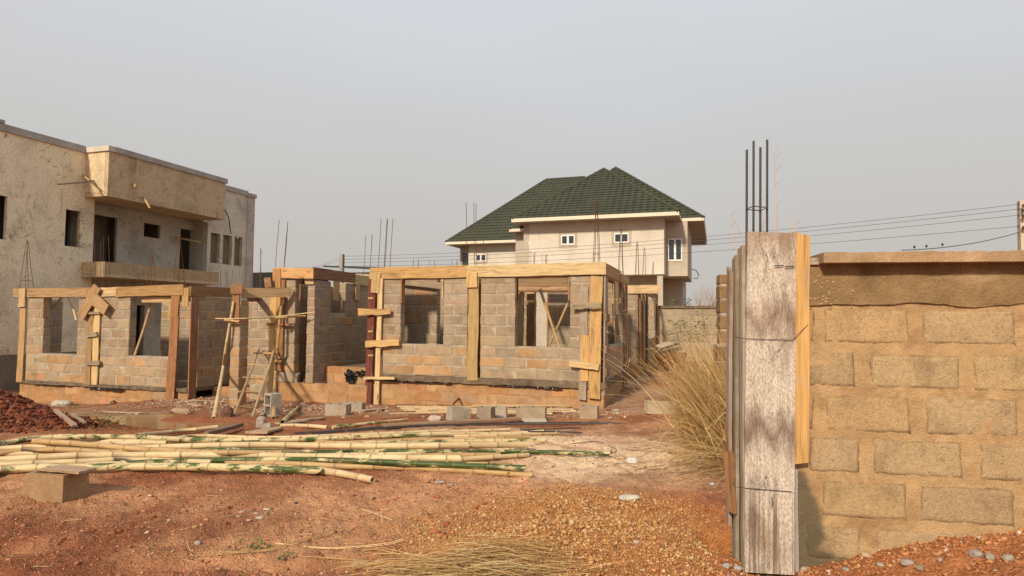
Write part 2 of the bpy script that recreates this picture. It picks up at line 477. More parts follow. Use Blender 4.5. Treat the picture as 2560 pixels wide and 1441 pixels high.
# soils
def soil(x, y):
    a, b = camxy(x, y)
    nz = fbm(x * 0.8, y * 0.8, 41, 4) * 1.1
    nf = fbm(x * 3.0, y * 3.0, 47, 4) * 1.2
    red = np.array((0.33, 0.120, 0.056)); pale = np.array((0.57, 0.295, 0.15)); sand = np.array((0.86, 0.62, 0.39)); grav = np.array((0.44, 0.20, 0.068))
    dark = np.array((0.17, 0.055, 0.030)); rub = np.array((0.40, 0.29, 0.19)); orange = np.array((0.46, 0.17, 0.062))
    def lay(c, col, m):
        m = np.clip(m, 0, 1)[:, None]
        return c * (1 - m) + col * m
    c = np.repeat(red[None], len(x), 0)
    c = lay(c, pale, 0.40 + nz * 3.2 + nf * 1.4)
    c = lay(c, dark, 0.55 * _g(a, b, -2.4, 4.3, 0.9, 0.45) * (0.7 + nf) + 0.5 * _g(a, b, -2.3, 3.55, 1.3, 0.10) + np.clip(nf * 1.5 - 0.25, 0, 0.5))
    c = lay(c, red * 0.92, np.clip((b - 7.6) / 1.4 + nz + nf * 0.5, 0, 1) * np.clip((0.0 - a) / 1.5 + 0.6, 0, 1) * 0.85)
    sm = _g(a, b, 1.15, 6.9, 1.5, 1.5) * 2.0 + _g(a, b, -0.2, 8.9, 1.9, 1.2) * 1.2
    c = lay(c, sand, sm * (0.75 + nz + nf * 0.5) - 0.18)
    c = lay(c, pale * 1.12, 0.7 * _g(a, b, -0.6, 5.1, 1.6, 0.6))
    c = lay(c, rub, np.clip((b - 11.6) / 1.2, 0, 1) * (0.45 + nz + nf * 0.7) * (b < 30))
    c = lay(c, orange, _g(a, b, 1.15, 4.5, 0.6, 0.7) * 1.6 * (0.8 + nf))
    c = lay(c, grav, np.clip((_g(a, b, 0.35, 3.9, 1.15, 0.95) * 1.5 - 0.2) * (1 + nf * 0.8), 0, 1))
    c = lay(c, dark * 1.05, np.clip((_g(a, b, -8.4, 9.4, 1.6, 1.3) * 1.6 + 0.8 * _g(a, b, -6.6, 9.2, 0.9, 0.8) - 0.2) * (1 + nf), 0, 1))
    c = lay(c, orange * 0.9, np.clip(_g(a, b, 2.0, 3.1, 1.0, 0.5) * 1.2, 0, 1) * 0.8)
    c = lay(c, np.array((0.24, 0.17, 0.10)), np.clip((b - 24) / 10, 0, 1) * 0.8)
    return c * (1 + 0.35 * nf)[:, None]
_gc = soil(_gx, _gy)
me = bpy.data.meshes.new('ground')
me.vertices.add(len(_gx)); me.vertices.foreach_set('co', np.stack([_gx, _gy, _gzv], -1).ravel())
me.loops.add(_q.size); me.loops.foreach_set('vertex_index', _q.ravel().astype(np.int32))
me.polygons.add(len(_q)); me.polygons.foreach_set('loop_start', np.arange(0, _q.size, 4, dtype=np.int32))
me.polygons.foreach_set('use_smooth', np.ones(len(_q), bool))
ca = me.color_attributes.new('col', 'FLOAT_COLOR', 'POINT')
_c4 = np.ones((len(_gx), 4), np.float32); _c4[:, :3] = _gc
ca.data.foreach_set('color', _c4.ravel())
me.update(calc_edges=True)
q = Nodes('laterite_soil', 0.97, 0.08)
v = q.mapped((1, 1, 1))
n1 = q.noise(v, 9, 6, 0.7); n2 = q.noise(v, 55, 4, 0.7); n3 = q.n('TexVoronoi', {'feature': 'F1'}, Vector=v, Scale=70.0).outputs['Distance']
c = q.mix(0.8, q.attr('col'), q.ramp(n1, ((0.3, 0.66), (0.5, 1.0), (0.72, 1.2))), 'MULTIPLY')
c = q.mix(0.7, c, q.ramp(n2, ((0.3, 0.55), (0.55, 1.0), (0.75, 1.35))), 'MULTIPLY')
sp = q.ramp(q.noise(v, 130, 2, 0.6), ((0.60, 0.0), (0.68, 1.0)))
c = q.mix(q.math('MULTIPLY', sp, 0.35), c, (0.60, 0.42, 0.27))
q.color(c)
q.bump(q.math('ADD', q.math('ADD', n1, q.math('MULTIPLY', n2, 0.7)), q.math('MULTIPLY', n3, -0.5)), 0.9, 0.03)
me.materials.append(q.m)
g_o = put('ground', me)
g_o['kind'] = 'structure'

# muddy puddle
mb = MB()
pts = []
for k in range(40):
    a = 2 * math.pi * k / 40
    pts.append((PUD[0] + 1.9 * math.cos(a), PUD[1] + 1.0 * math.sin(a), PUD_Z))
mb.add(pts, [tuple(range(40))])
pu = mb.build('puddle_water', M_WATER)
pu['kind'] = 'structure'

# ------------------------------------------------------------------ scattered grains, clods and pebbles
_ico_v, _ico_f = None, None
def _ico():
    t = (1 + 5 ** 0.5) / 2
    v = np.array([(-1, t, 0), (1, t, 0), (-1, -t, 0), (1, -t, 0), (0, -1, t), (0, 1, t), (0, -1, -t), (0, 1, -t), (t, 0, -1), (t, 0, 1), (-t, 0, -1), (-t, 0, 1)], float)
    v /= np.linalg.norm(v[0])
    f = np.array([(0, 11, 5), (0, 5, 1), (0, 1, 7), (0, 7, 10), (0, 10, 11), (1, 5, 9), (5, 11, 4), (11, 10, 2), (10, 7, 6), (7, 1, 8), (3, 9, 4), (3, 4, 2), (3, 2, 6), (3, 6, 8), (3, 8, 9), (4, 9, 5), (2, 4, 11), (6, 2, 10), (8, 6, 7), (9, 8, 1)])
    return v, f
_ico_v, _ico_f = _ico()
_oct_v = np.array([(1, 0, 0), (-1, 0, 0), (0, 1, 0), (0, -1, 0), (0, 0, 1), (0, 0, -1)], float)
_oct_f = np.array([(0, 2, 4), (2, 1, 4), (1, 3, 4), (3, 0, 4), (2, 0, 5), (1, 2, 5), (3, 1, 5), (0, 3, 5)])
NPR = np.random.default_rng(5)
def scatter(name, a, b, size, cols, mat, label, flat=0.65, sink=0.25, octa=True, kind='stuff', cat='gravel'):
    """many little stones joined into one mass; a, b = sideways and forward metres"""
    n = len(a)
    x = a * R0[0] + b * FH[0]; y = a * R0[1] + b * FH[1]
    z = G(x, y)
    bv, bf = (_oct_v, _oct_f) if octa else (_ico_v, _ico_f)
    k = len(bv)
    ang = NPR.uniform(0, 6.28, n)
    sc = size[:, None] * np.stack([NPR.uniform(0.7, 1.25, n), NPR.uniform(0.6, 1.1, n), np.full(n, flat) * NPR.uniform(0.7, 1.2, n)], -1)
    vv = bv[None] * NPR.uniform(0.6, 1.25, (n, k, 1)) * sc[:, None, :]
    tilt = NPR.uniform(-0.6, 0.6, n)
    ct, st = np.cos(tilt)[:, None], np.sin(tilt)[:, None]
    vy = vv[:, :, 1] * ct - vv[:, :, 2] * st; vz = vv[:, :, 1] * st + vv[:, :, 2] * ct
    ca_, sa_ = np.cos(ang)[:, None], np.sin(ang)[:, None]
    X = vv[:, :, 0] * ca_ - vy * sa_ + x[:, None]; Y = vv[:, :, 0] * sa_ + vy * ca_ + y[:, None]
    Z = vz + z[:, None] + (size * flat * (1 - 2 * sink))[:, None] * 0.6
    V = np.stack([X, Y, Z], -1).reshape(-1, 3)
    F = (bf[None] + (np.arange(n) * k)[:, None, None]).reshape(-1, 3)
    me = bpy.data.meshes.new(name)
    me.vertices.add(len(V)); me.vertices.foreach_set('co', V.ravel())
    me.loops.add(F.size); me.loops.foreach_set('vertex_index', F.ravel().astype(np.int32))
    me.polygons.add(len(F)); me.polygons.foreach_set('loop_start', np.arange(0, F.size, 3, dtype=np.int32))
    c4 = np.ones((len(V), 4), np.float32); c4[:, :3] = np.repeat(cols, k, 0)
    me.color_attributes.new('col', 'FLOAT_COLOR', 'POINT').data.foreach_set('color', c4.ravel())
    me.update(calc_edges=True)
    me.materials.append(mat)
    o = put(name, me)
    return tag(o, label, cat, None, kind)
def pick(n, pal, w, jit=0.16):
    pal = np.array(pal); i = NPR.choice(len(pal), n, p=np.array(w) / sum(w))
    return pal[i] * NPR.uniform(1 - jit, 1 + jit, (n, 1))
# gravel heap in front
n = 62000
b = NPR.uniform(2.7, 5.5, n); a = NPR.uniform(-0.75, 1.5, n)
k = (a < 0.37 * b - 0.16) & (NPR.random(n) < np.clip(_g(a, b, 0.42, 3.8, 0.85, 0.95) * 1.5 + 0.25 * _g(a, b, 1.0, 4.2, 0.5, 0.8) - 0.12, 0, 1))
a, b = a[k], b[k]
scatter('gravel', a, b, (NPR.lognormal(-5.25, 0.5, len(a)) * (0.75 + 1.1 * np.clip(fbm(a * 5, b * 5, 91, 3) + 0.25, 0, 1))).clip(0.0022, 0.026), pick(len(a), ((0.52, 0.305, 0.13), (0.46, 0.24, 0.09), (0.62, 0.42, 0.21), (0.36, 0.155, 0.055), (0.56, 0.43, 0.28)), (6, 5, 1.6, 3, 0.4), 0.10), M_GRAIN, 'heap of loose orange laterite gravel in front of the bamboo', 0.75, 0.2)
# red grit all over the foreground
n = 30000
b = 2.8 + 7.0 * NPR.random(n) ** 1.3; a = NPR.uniform(-0.92, 0.5, n) * b
scatter('soil_grit', a, b, NPR.lognormal(-5.25, 0.5, n).clip(0.0025, 0.024), pick(n, ((0.40, 0.165, 0.08), (0.52, 0.27, 0.15), (0.26, 0.085, 0.04), (0.54, 0.36, 0.24)), (5, 4, 4, 0.5)), M_GRAIN, 'reddish grit and crumbs of soil over the bare ground', 0.7, 0.3, cat='grit')
# small clods of earth
n = 2600
b = 2.8 + 6.0 * NPR.random(n) ** 1.2; a = NPR.uniform(-0.9, 0.1, n) * b
k = fbm(a * 1.3, b * 1.3, 77, 3) > -0.02
a, b = a[k], b[k]
scatter('soil_crumbs', a, b, NPR.lognormal(-4.5, 0.45, len(a)).clip(0.006, 0.035), pick(len(a), ((0.36, 0.14, 0.066), (0.44, 0.20, 0.105), (0.27, 0.09, 0.04)), (4, 3, 3)), M_GRAIN, 'small clods of red earth lying in patches on the bare ground', 0.6, 0.35, False, cat='clods')
# clods on the laterite mound
n = 16000
a = NPR.normal(-8.0, 1.2, n); b = NPR.normal(9.1, 0.9, n)
k = (a + 8.3) ** 2 / 5.4 + (b - 9.2) ** 2 / 2.6 < 1
a, b = a[k], b[k]
scatter('laterite_clods', a, b, NPR.lognormal(-4.2, 0.55, len(a)).clip(0.008, 0.06), pick(len(a), ((0.17, 0.05, 0.025), (0.12, 0.036, 0.02), (0.25, 0.08, 0.04), (0.20, 0.085, 0.05)), (5, 4, 2, 2)), M_GRAIN, 'dark red clods heaped up beside the left wing of the shell', 0.8, 0.15, False, cat='soil heap')
# rubble and chippings along the plinths
n = 4600
t = NPR.random(n); a = NPR.uniform(-9.5, 2.2, n); b = 13.9 - 0.31 * (a - 1.0) * 0.98 - np.abs(NPR.normal(0, 1.0, n)) - 0.25
k = b > 8.2
a, b = a[k], b[k]
scatter('rubble_chippings', a, b, NPR.lognormal(-3.95, 0.55, len(a)).clip(0.008, 0.09), pick(len(a), ((0.40, 0.32, 0.23), (0.46, 0.38, 0.28), (0.36, 0.17, 0.09), (0.30, 0.22, 0.15), (0.24, 0.09, 0.05)), (3, 2, 4, 2, 3)), M_GRAIN, 'pale stone chippings and rubble strewn along the plinths', 0.45, 0.2, False, cat='rubble')
# pebbles beside the boundary wall
n = 2600
a = NPR.uniform(1.1, 3.3, n); b = 3.62 - 0.178 * (a - 1.4) - np.abs(NPR.normal(0, 0.28, n)) - 0.03
pal = ((0.45, 0.22, 0.09), (0.38, 0.15, 0.06), (0.50, 0.42, 0.33), (0.56, 0.48, 0.40))
scatter('pebbles', a, b, NPR.lognormal(-5.0, 0.5, n).clip(0.004, 0.022), pick(n, pal, (6, 5, 1, 0.4)), M_GRAIN, 'orange soil crumbs and small stones at the foot of the boundary wall', 0.7, 0.25, False, cat='pebbles')
# ------------------------------------------------------------------ masonry
_bc = {}
def block_mesh(l, h, t, var):
    key = (round(l, 2), round(h, 2), round(t, 3), var)
    if key in _bc: return _bc[key]
    r = random.Random(hash(key) & 0xffff)
    bm = bmesh.new()
    bmesh.ops.create_cube(bm, size=1.0)
    for w in bm.verts:
        w.co = Vector((w.co.x * l, w.co.y * t, w.co.z * h))
    bmesh.ops.bevel(bm, geom=list(bm.edges), offset=min(0.014, h * 0.2), segments=1, affect='EDGES')
    for w in bm.verts:
        w.co += Vector((r.uniform(-1, 1) * 0.009, r.uniform(-1, 1) * 0.004, r.uniform(-1, 1) * 0.007))
    if var:                                                        # knocked-off corners
        for w in list(bm.verts):
            if w.co.z > h * 0.3 * (1 if var == 1 else -1) and r.random() < 0.16:
                w.co *= 1 - r.uniform(0.02, 0.07)
                w.co.y *= 0.97
    me = bpy.data.meshes.new('block'); bm.to_mesh(me); bm.free()
    _bc[key] = me
    return me
def jit_col(c, s=0.10, hs=0.04):
    k = 1 + RND.uniform(-s, s)
    return tuple(max(0.01, x * k * (1 + RND.uniform(-hs, hs))) for x in c)
def pal_wall(row, rows):
    f = row / max(rows, 1)
    if row < 3:
        c = RND.choice(((0.44, 0.275, 0.14), (0.41, 0.295, 0.18), (0.40, 0.295, 0.19), (0.45, 0.285, 0.15), (0.385, 0.295, 0.20)))
    elif row < 4:
        c = RND.choice(((0.37, 0.28, 0.19), (0.41, 0.285, 0.175), (0.355, 0.275, 0.195)))
    else:
        c = RND.choice(((0.36, 0.27, 0.18), (0.35, 0.265, 0.185), (0.37, 0.275, 0.185), (0.345, 0.268, 0.19)))
    return jit_col(c, 0.07, 0.025)
def pal_plinth(row, rows):
    return jit_col(RND.choice(((0.47, 0.275, 0.14), (0.46, 0.285, 0.155), (0.46, 0.25, 0.115), (0.44, 0.285, 0.165))))
def pal_even(row, rows):  # tones of the upper wall courses plus one orange, alike in every row
    return jit_col(RND.choice(((0.36, 0.27, 0.18), (0.35, 0.265, 0.185), (0.41, 0.27, 0.15), (0.34, 0.265, 0.19))))
def subtract(iv, cuts):
    out = [iv]
    for a, b in cuts:
        nx = []
        for p, q in out:
            if b <= p or a >= q: nx.append((p, q)); continue
            if a - p > 0.03: nx.append((p, a))
            if q - b > 0.03: nx.append((b, q))
        out = nx
    return out
def wall(tg, O, deg, L, H, openings=(), t=0.225, ch=0.241, pitch=0.515, pal=pal_wall, mort=None, bmat=None, phase=0.0, name='wall', label=None, rough=0.004, joined=None):
    tight = mort is M_MORTAR_PLINTH
    mort = mort or M_MORTAR; bmat = bmat or M_BLOCK
    m = Matrix.Translation(Vector([float(c) for c in O])) @ Matrix.Rotation(math.radians(deg), 4, 'Z')
    e = 0.003 if tight else 0.010
    us = sorted({e, L - e} | {max(e, o[0] - e) for o in openings} | {min(L - e, o[1] + e) for o in openings})
    zs = sorted({0.0, H - 0.004} | {max(0, o[2] - e) for o in openings} | {min(H - 0.004, o[3]) for o in openings})
    def solid(i, j):
        if i < 0 or j < 0 or i >= len(us) - 1 or j >= len(zs) - 1: return False
        u = (us[i] + us[i + 1]) / 2; z = (zs[j] + zs[j + 1]) / 2
        return not any(o[0] - e < u < o[1] + e and o[2] - e < z < o[3] for o in openings)
    mb = MB()
    y0, y1 = e, t - e
    for i in range(len(us) - 1):
        for j in range(len(zs) - 1):
            if not solid(i, j): continue
            a, b, c, d = us[i], us[i + 1], zs[j], zs[j + 1]
            mb.add([(a, y0, c), (b, y0, c), (b, y0, d), (a, y0, d)], [(0, 1, 2, 3)])
            mb.add([(a, y1, c), (b, y1, c), (b, y1, d), (a, y1, d)], [(3, 2, 1, 0)])
            if not solid(i - 1, j): mb.add([(a, y0, c), (a, y0, d), (a, y1, d), (a, y1, c)], [(0, 1, 2, 3)])
            if not solid(i + 1, j): mb.add([(b, y0, c), (b, y0, d), (b, y1, d), (b, y1, c)], [(3, 2, 1, 0)])
            if not solid(i, j - 1): mb.add([(a, y0, c), (b, y0, c), (b, y1, c), (a, y1, c)], [(3, 2, 1, 0)])
            if not solid(i, j + 1): mb.add([(a, y0, d), (b, y0, d), (b, y1, d), (a, y1, d)], [(0, 1, 2, 3)])
    w = put(name, new_mesh(name, mb.v, mb.f, mort), tg, m)
    if label: w['label'] = label
    rows = int(math.ceil(H / ch - 0.15))
    for r in range(rows):
        za, zb = r * ch, min((r + 1) * ch, H)
        if zb - za < 0.06: continue
        zm = (za + zb) / 2
        for a, b in subtract((0.0, L), [(o[0], o[1]) for o in openings if o[2] - 0.02 < zm < o[3] + 0.02]):
            off = phase + (pitch / 2 if r % 2 else 0.0) + RND.uniform(-0.03, 0.03)
            k = math.ceil((a - off) / pitch + 1e-6)
            cuts = [a]
            while off + k * pitch < b - 1e-6:
                cuts.append(off + k * pitch); k += 1
            cuts.append(b)
            cc = [cuts[0]]
            for x in cuts[1:-1]:
                if x - cc[-1] > 0.11 and b - x > 0.09: cc.append(x)
            cc.append(b)
            for p, q_ in zip(cc, cc[1:]):
                jl = RND.uniform(0.008, 0.022) * (0.3 if tight else 1) if p > a else 0.001; jr = RND.uniform(0.008, 0.022) * (0.3 if tight else 1) if q_ < b else 0.001
                l = q_ - p - jl - jr; h = zb - za - RND.choice((0.016, 0.024, 0.032)) * (0.4 if tight else 1)
                if l < 0.03: continue
                me = block_mesh(l, h, t - 0.004, RND.randrange(3))
                if not me.materials: me.materials.append(bmat)
                elif me.materials[0] != bmat:
                    me = me.copy(); me.materials[0] = bmat
                mm = m @ Matrix.Translation((p + jl + l / 2, t / 2 + RND.uniform(-rough, rough), za + 0.011 + h / 2 + RND.uniform(-0.006, 0.006))) @ Euler((RND.uniform(-.012, .012), RND.uniform(-.012, .012), RND.uniform(-.008, .008))).to_matrix().to_4x4()
                if joined is not None:
                    joined.add([mm @ v__.co for v__ in me.vertices], [tuple(f__.vertices) for f__ in me.polygons], pal(r, rows))
                else:
                    put('block', me, w, mm, pal(r, rows))
    return w

# ------------------------------------------------------------------ timber
YEL = (0.62, 0.44, 0.235); TAN = (0.47, 0.31, 0.155); BRN = (0.36, 0.175, 0.075); RED = (0.155, 0.042, 0.030); OLD = (0.36, 0.27, 0.18); DRK = (0.17, 0.075, 0.04); ORG = (0.52, 0.28, 0.10); GRY = (0.40, 0.35, 0.29)
def board(name, p0, p1, w, t, facing, parent=None, col=YEL, mat=None, wav=0.012, w1=None, bow=0.006, segs=7, skew=0.01, label=None):
    """a sawn board from p0 to p1 (centre line), width w across, thickness t along 'facing'"""
    p0 = Vector([float(c) for c in p0]); p1 = Vector([float(c) for c in p1])
    x = p1 - p0; L = x.length; x.normalize()
    z = Vector([float(c) for c in facing]); z = (z - x * z.dot(x)).normalized()
    y = z.cross(x)
    m = Matrix.Identity(4)
    for i in range(3): m[i][0], m[i][1], m[i][2], m[i][3] = x[i], y[i], z[i], (p0[i] + p1[i]) / 2
    w1 = w if w1 is None else w1
    vs = []; fs = []
    s1, s2 = RND.uniform(-skew, skew), RND.uniform(-skew, skew)
    b_ = RND.uniform(-bow, bow)
    for k in range(segs + 1):
        f = k / segs
        ww = w + (w1 - w) * f
        bx = b_ * math.sin(math.pi * f)
        ta = -ww / 2 + RND.uniform(-wav, wav) * 0.6; tb = ww / 2 + RND.uniform(-wav, wav) * 0.6
        for (yy, zz) in ((ta, -t / 2), (tb, -t / 2), (tb, t / 2), (ta, t / 2)):
            sx = (s1 if k == 0 else s2 if k == segs else 0) * (1 if yy > 0 else -1)
            vs.append((-L / 2 + L * f + sx, yy + bx * 0.5, zz + bx * 0.4))
    for k in range(segs):
        o = k * 4
        for i in range(4):
            i2 = (i + 1) % 4
            fs.append((o + i, o + i2, o + 4 + i2, o + 4 + i))
    fs.append((3, 2, 1, 0)); e = segs * 4; fs.append((e, e + 1, e + 2, e + 3))
    o = put(name, new_mesh(name, vs, fs, mat or M_WOOD), parent, m, jit_col(col, 0.14, 0.04))
    if label: o['label'] = label
    return o
def board_y(name, a, b, y, w, t, parent, col=YEL, **k):
    """a board lying against a front wall at depth y, given by its two surveyed end points"""
    return board(name, on_y(a[0], a[1], y - t / 2), on_y(b[0], b[1], y - t / 2), w, t, (0, -1, 0), parent, col, **k)
def cage(parent, bars, mat=None, r=0.007, ties=()):
    """a bundle of reinforcing bars as one part with each bar below it"""
    mb = MB()
    base = Vector([float(c) for c in bars[0][0]])
    root = None
    for p, q_ in bars:
        mb = MB()
        p = Vector([float(c) for c in p]); q_ = Vector([float(c) for c in q_])
        mid = (p + q_) / 2 + Vector((RND.uniform(-.015, .015), RND.uniform(-.015, .015), 0))
        mb.tube([p, mid, q_], r, 5)
        if root is None:
            root = mb.build('rebar', mat or M_REBAR, parent)
        else:
            mb.build('bar', mat or M_REBAR, root)
    for z in ties:
        mb = MB()
        ps = [Vector([float(c) for c in p]).lerp(Vector([float(c) for c in q_]), z) for p, q_ in bars]
        mb.tube(ps + [ps[0]], r * 0.6, 4)
        mb.build('stirrup', mat or M_REBAR, root)
    return root

# ================================================================== main block of the unfinished bungalow
YF = 13.52
XL, XR = -8.05, -2.33
main = thing('unfinished_building', 'block shell with yellow timber beam, two square window openings and a red formwork board', 'building', (-5.2, 13.6, -0.4))
ZF, ZT = 0.13, 2.45
JM, JW = MB(), MB()
def u(x): return x - XL
wall(main, (XL, YF, ZF), 0, XR - XL, ZT - ZF, [(0, 0.30, -1, 9), (u(-7.27), u(-6.14), 0.75, 9), (u(-5.52), u(-5.20), -1, 9), (u(-4.35), u(-3.08), 0.75, 9), (u(-2.60), XR - XL, -1, 9)], phase=0.12, name='front_wall')
wall(main, (XL, YF + 0.045, -0.97), 0, XR - XL, 0.965, [], pal=pal_plinth, mort=M_MORTAR_PLINTH, bmat=M_BLOCK_PLINTH, phase=0.2, name='plinth', rough=0.008)
# right side wall
wall(main, (XR, YF + 0.30, ZF), 90, 3.30, ZT - ZF, [(0.33, 2.73, 0.75, 9), (3.05, 3.30, -1, 9)], pal=pal_wall, phase=0.1, name='side_wall')
wall(main, (XR - 0.045, YF + 0.27, -0.9), 90, 3.3, 0.88, [], pal=pal_plinth, mort=M_MORTAR_PLINTH, bmat=M_BLOCK_PLINTH, name='plinth', rough=0.008)
# inner walls
wall(main, (XL, 14.7, ZF), 0, on_y(1092, 800, 14.7)[0] - XL, ZT - ZF + 0.20, [], joined=JM, pal=pal_even, name='inner_wall')
wall(main, (XL, 17.0, ZF), 0, XR - XL - 0.25, ZT - ZF + 0.24, [(3.15, 3.9, -1, 9)], joined=JM, pal=pal_even, name='rear_wall')
wall(main, (-4.05, 15.3, ZF), 0, 1.45, ZT - ZF - 0.1, [], joined=JM, pal=pal_even, name='inner_wall')
wall(main, (XL, YF + 0.25, ZF), 90, 3.2, ZT - ZF, [], joined=JM, pal=pal_even, name='side_wall')
# floor slab edge (dark damp band) and black membrane below it
def rough_bar(name, x0, x1, y0, y1, z0, z1, mat, parent, amp=0.012, step=0.12):
    mb = MB(); n = max(2, int((x1 - x0) / step)); vs = []; fs = []
    for k in range(n + 1):
        x = x0 + (x1 - x0) * k / n
        r = lambda: RND.uniform(-amp, amp)
        vs += [(x, y0 + r() * 0.5, z0 + r()), (x, y1, z0), (x, y1, z1), (x, y0 + r() * 0.5, z1 + r() * 0.5)]
    for k in range(n):
        o = k * 4
        for i in range(4):
            i2 = (i + 1) % 4
            fs.append((o + i, o + 4 + i, o + 4 + i2, o + i2))
    fs.append((0, 1, 2, 3)); e = n * 4; fs.append((e + 3, e + 2, e + 1, e))
    mb.add(vs, fs)
    return mb.build(name, mat, parent)
rough_bar('floor_slab', XL + 0.28, XR, YF - 0.02, 17.0, -0.015, 0.125, M_BAND, main)
def side_slab():
    mb = MB()
    n = 26; vs = []; fs = []
    for k in range(n + 1):
        y = YF + 0.02 + 3.5 * k / n
        r = lambda: RND.uniform(-0.012, 0.012)
        vs += [(XR + 0.022 + r() * 0.5, y, -0.02 + r()), (XR - 0.3, y, -0.02), (XR - 0.3, y, 0.122), (XR + 0.022 + r() * 0.5, y, 0.122)]
    for k in range(n):
        o = k * 4
        for i in range(4):
            i2 = (i + 1) % 4
            fs.append((o + i, o + i2, o + 4 + i2, o + 4 + i))
    fs.append((3, 2, 1, 0)); e = n * 4; fs.append((e, e + 1, e + 2, e + 3))
    mb.add(vs, fs); mb.build('floor_slab', M_BAND, main)
side_slab()
def membrane(parent, x0, x1, y, z, drop=0.035):
    mb = MB(); n = int((x1 - x0) / 0.035); vs = []; fs = []
    for k in range(n + 1):
        x = x0 + (x1 - x0) * k / n
        d = drop * (0.4 + 1.2 * abs(float(fbm(np.array([x * 3.1]), np.array([z * 9 + y]), 5, 3)[0]) * 2 + 0.25))
        vs += [(x, y + 0.05, z), (x, y - 0.03 - RND.random() * 0.02, z + RND.uniform(-.006, .006)), (x, y - 0.02 - RND.random() * 0.03, z - d)]
    for k in range(n):
        o = k * 3
        fs += [(o, o + 1, o + 4, o + 3), (o + 1, o + 2, o + 5, o + 4)]
    mb.add(vs, fs)
    return mb.build('damp_membrane', M_PLASTIC, parent)
membrane(main, -7.65, -5.9, YF, -0.022); membrane(main, -5.0, -3.25, YF, -0.02)
# top beam formwork
yb = YF - 0.01
BT = 0.035
board('beam_board', (-8.12, yb - BT / 2, 2.588), (-5.53, yb - BT / 2, 2.595), 0.285, BT, (0, -1, 0), main, (0.50, 0.29, 0.12), wav=0.014)
board('beam_board', (-5.53, yb - BT / 2 - 0.006, 2.590), (-2.27, yb - BT / 2 - 0.006, 2.615), 0.275, BT, (0, -1, 0), main, YEL, wav=0.010)
board('beam_board', (-8.0, YF + 0.25, 2.58), (-2.4, YF + 0.25, 2.60), 0.27, BT, (0, 1, 0), main, BRN)
board('beam_board', (XR + 0.02, YF + 0.0, 2.60), (XR + 0.02, 15.9, 2.60), 0.275, BT, (1, 0, 0), main, (0.40, 0.24, 0.11))
board('beam_board', (XR - 0.26, YF + 0.1, 2.60), (XR - 0.26, 17.0, 2.58), 0.27, BT, (-1, 0, 0), main, TAN)
board('beam_board', (XR + 0.05, 15.7, 2.56), (XR + 0.05, 17.25, 2.56), 0.22, BT, (1, 0, 0), main, TAN)
for x0, x1 in ((-7.27, -6.14), (-4.35, -3.08)):
    board('soffit_board', (x0 - 0.05, YF + 0.11, 2.437), (x1 + 0.05, YF + 0.11, 2.437), 0.20, 0.025, (0, 0, 1), main, BRN)
board('soffit_board', (XR - 0.12, 14.2, 2.437), (XR - 0.12, 16.6, 2.437), 0.20, 0.025, (0, 0, 1), main, BRN)
# left column formwork
board('formwork_board', (-8.045, YF - 0.02, 2.44), (-8.115, YF - 0.02, -0.62), 0.20, 0.035, (0, -1, 0), main, RED, wav=0.01, w1=0.185, label='dark red formwork board')
board('formwork_board', (-7.80, YF - 0.045, 2.46), (-7.86, YF - 0.045, -0.78), 0.125, 0.05, (0, -1, 0), main, YEL, wav=0.012)
board('formwork_board', (-8.02, YF + 0.25, 2.4), (-8.02, YF + 0.25, -0.3), 0.25, 0.03, (0, 1, 0), main, BRN)
board('cap_board', (-7.91, yb - BT - 0.03, 2.59), (-7.94, yb - BT - 0.03, 2.10), 0.235, 0.03, (0, -1, 0), main, TAN)
board_y('cleat', (896, 781), (977, 779), YF - 0.09, 0.175, 0.04, main, (0.58, 0.36, 0.15), wav=0.02, w1=0.13)
board_y('cleat', (914, 861), (998, 857), YF - 0.09, 0.15, 0.045, main, (0.60, 0.38, 0.16), wav=0.022)
board_y('cleat', (911, 946), (987, 946), YF - 0.09, 0.06, 0.06, main, YEL)
for yy in (741, 824, 884):
    board_y('cleat', (922, yy + 5), (934, yy + 5), YF + 0.02, 0.05, 0.08, main, TAN, segs=2)
# centre column formwork
board('formwork_board', (-5.355, YF - 0.025, 2.44), (-5.375, YF - 0.025, 0.06), 0.255, 0.04, (0, -1, 0), main, (0.44, 0.29, 0.13), wav=0.016, mat=M_WOOD)
board('formwork_board', (-5.36, YF + 0.24, 2.44), (-5.36, YF + 0.24, 0.06), 0.25, 0.03, (0, 1, 0), main, BRN)
board('cap_board', (-5.385, yb - BT - 0.035, 2.565), (-5.39, yb - BT - 0.035, 2.215), 0.26, 0.03, (0, -1, 0), main, (0.58, 0.38, 0.16))
# right corner formwork
board('formwork_board', (-2.75, YF - 0.02, 2.20), (-2.79, YF - 0.02, -0.26), 0.17, 0.035, (0, -1, 0), main, OLD, mat=M_WOOD_OLD, wav=0.014)
board('formwork_board', (-2.72, YF - 0.042, 1.15), (-2.74, YF - 0.042, 0.15), 0.17, 0.03, (0, -1, 0), main, (0.56, 0.33, 0.13))
board('formwork_board', (-2.475, YF - 0.03, 2.44), (-2.525, YF - 0.03, -0.22), 0.265, 0.04, (0, -1, 0), main, (0.62, 0.38, 0.145), wav=0.01, w1=0.25)
board('formwork_board', (XR + 0.025, YF + 0.13, 2.44), (XR + 0.005, YF + 0.13, -0.15), 0.24, 0.035, (1, 0, 0), main, (0.34, 0.24, 0.15), mat=M_WOOD_OLD)
board_y('cleat', (1432, 766), (1503, 764), YF - 0.08, 0.14, 0.06, main, OLD, wav=0.02, mat=M_WOOD)
board_y('cleat', (1424, 910), (1497, 918), YF - 0.08, 0.12, 0.05, main, YEL, w1=0.14)
for z in (1.55, 0.85, 0.35):
    board('cleat', (XR + 0.06, YF - 0.10, z), (XR + 0.06, YF + 0.34, z - 0.02), 0.16, 0.045, (1, 0, 0), main, (0.30, 0.19, 0.11))
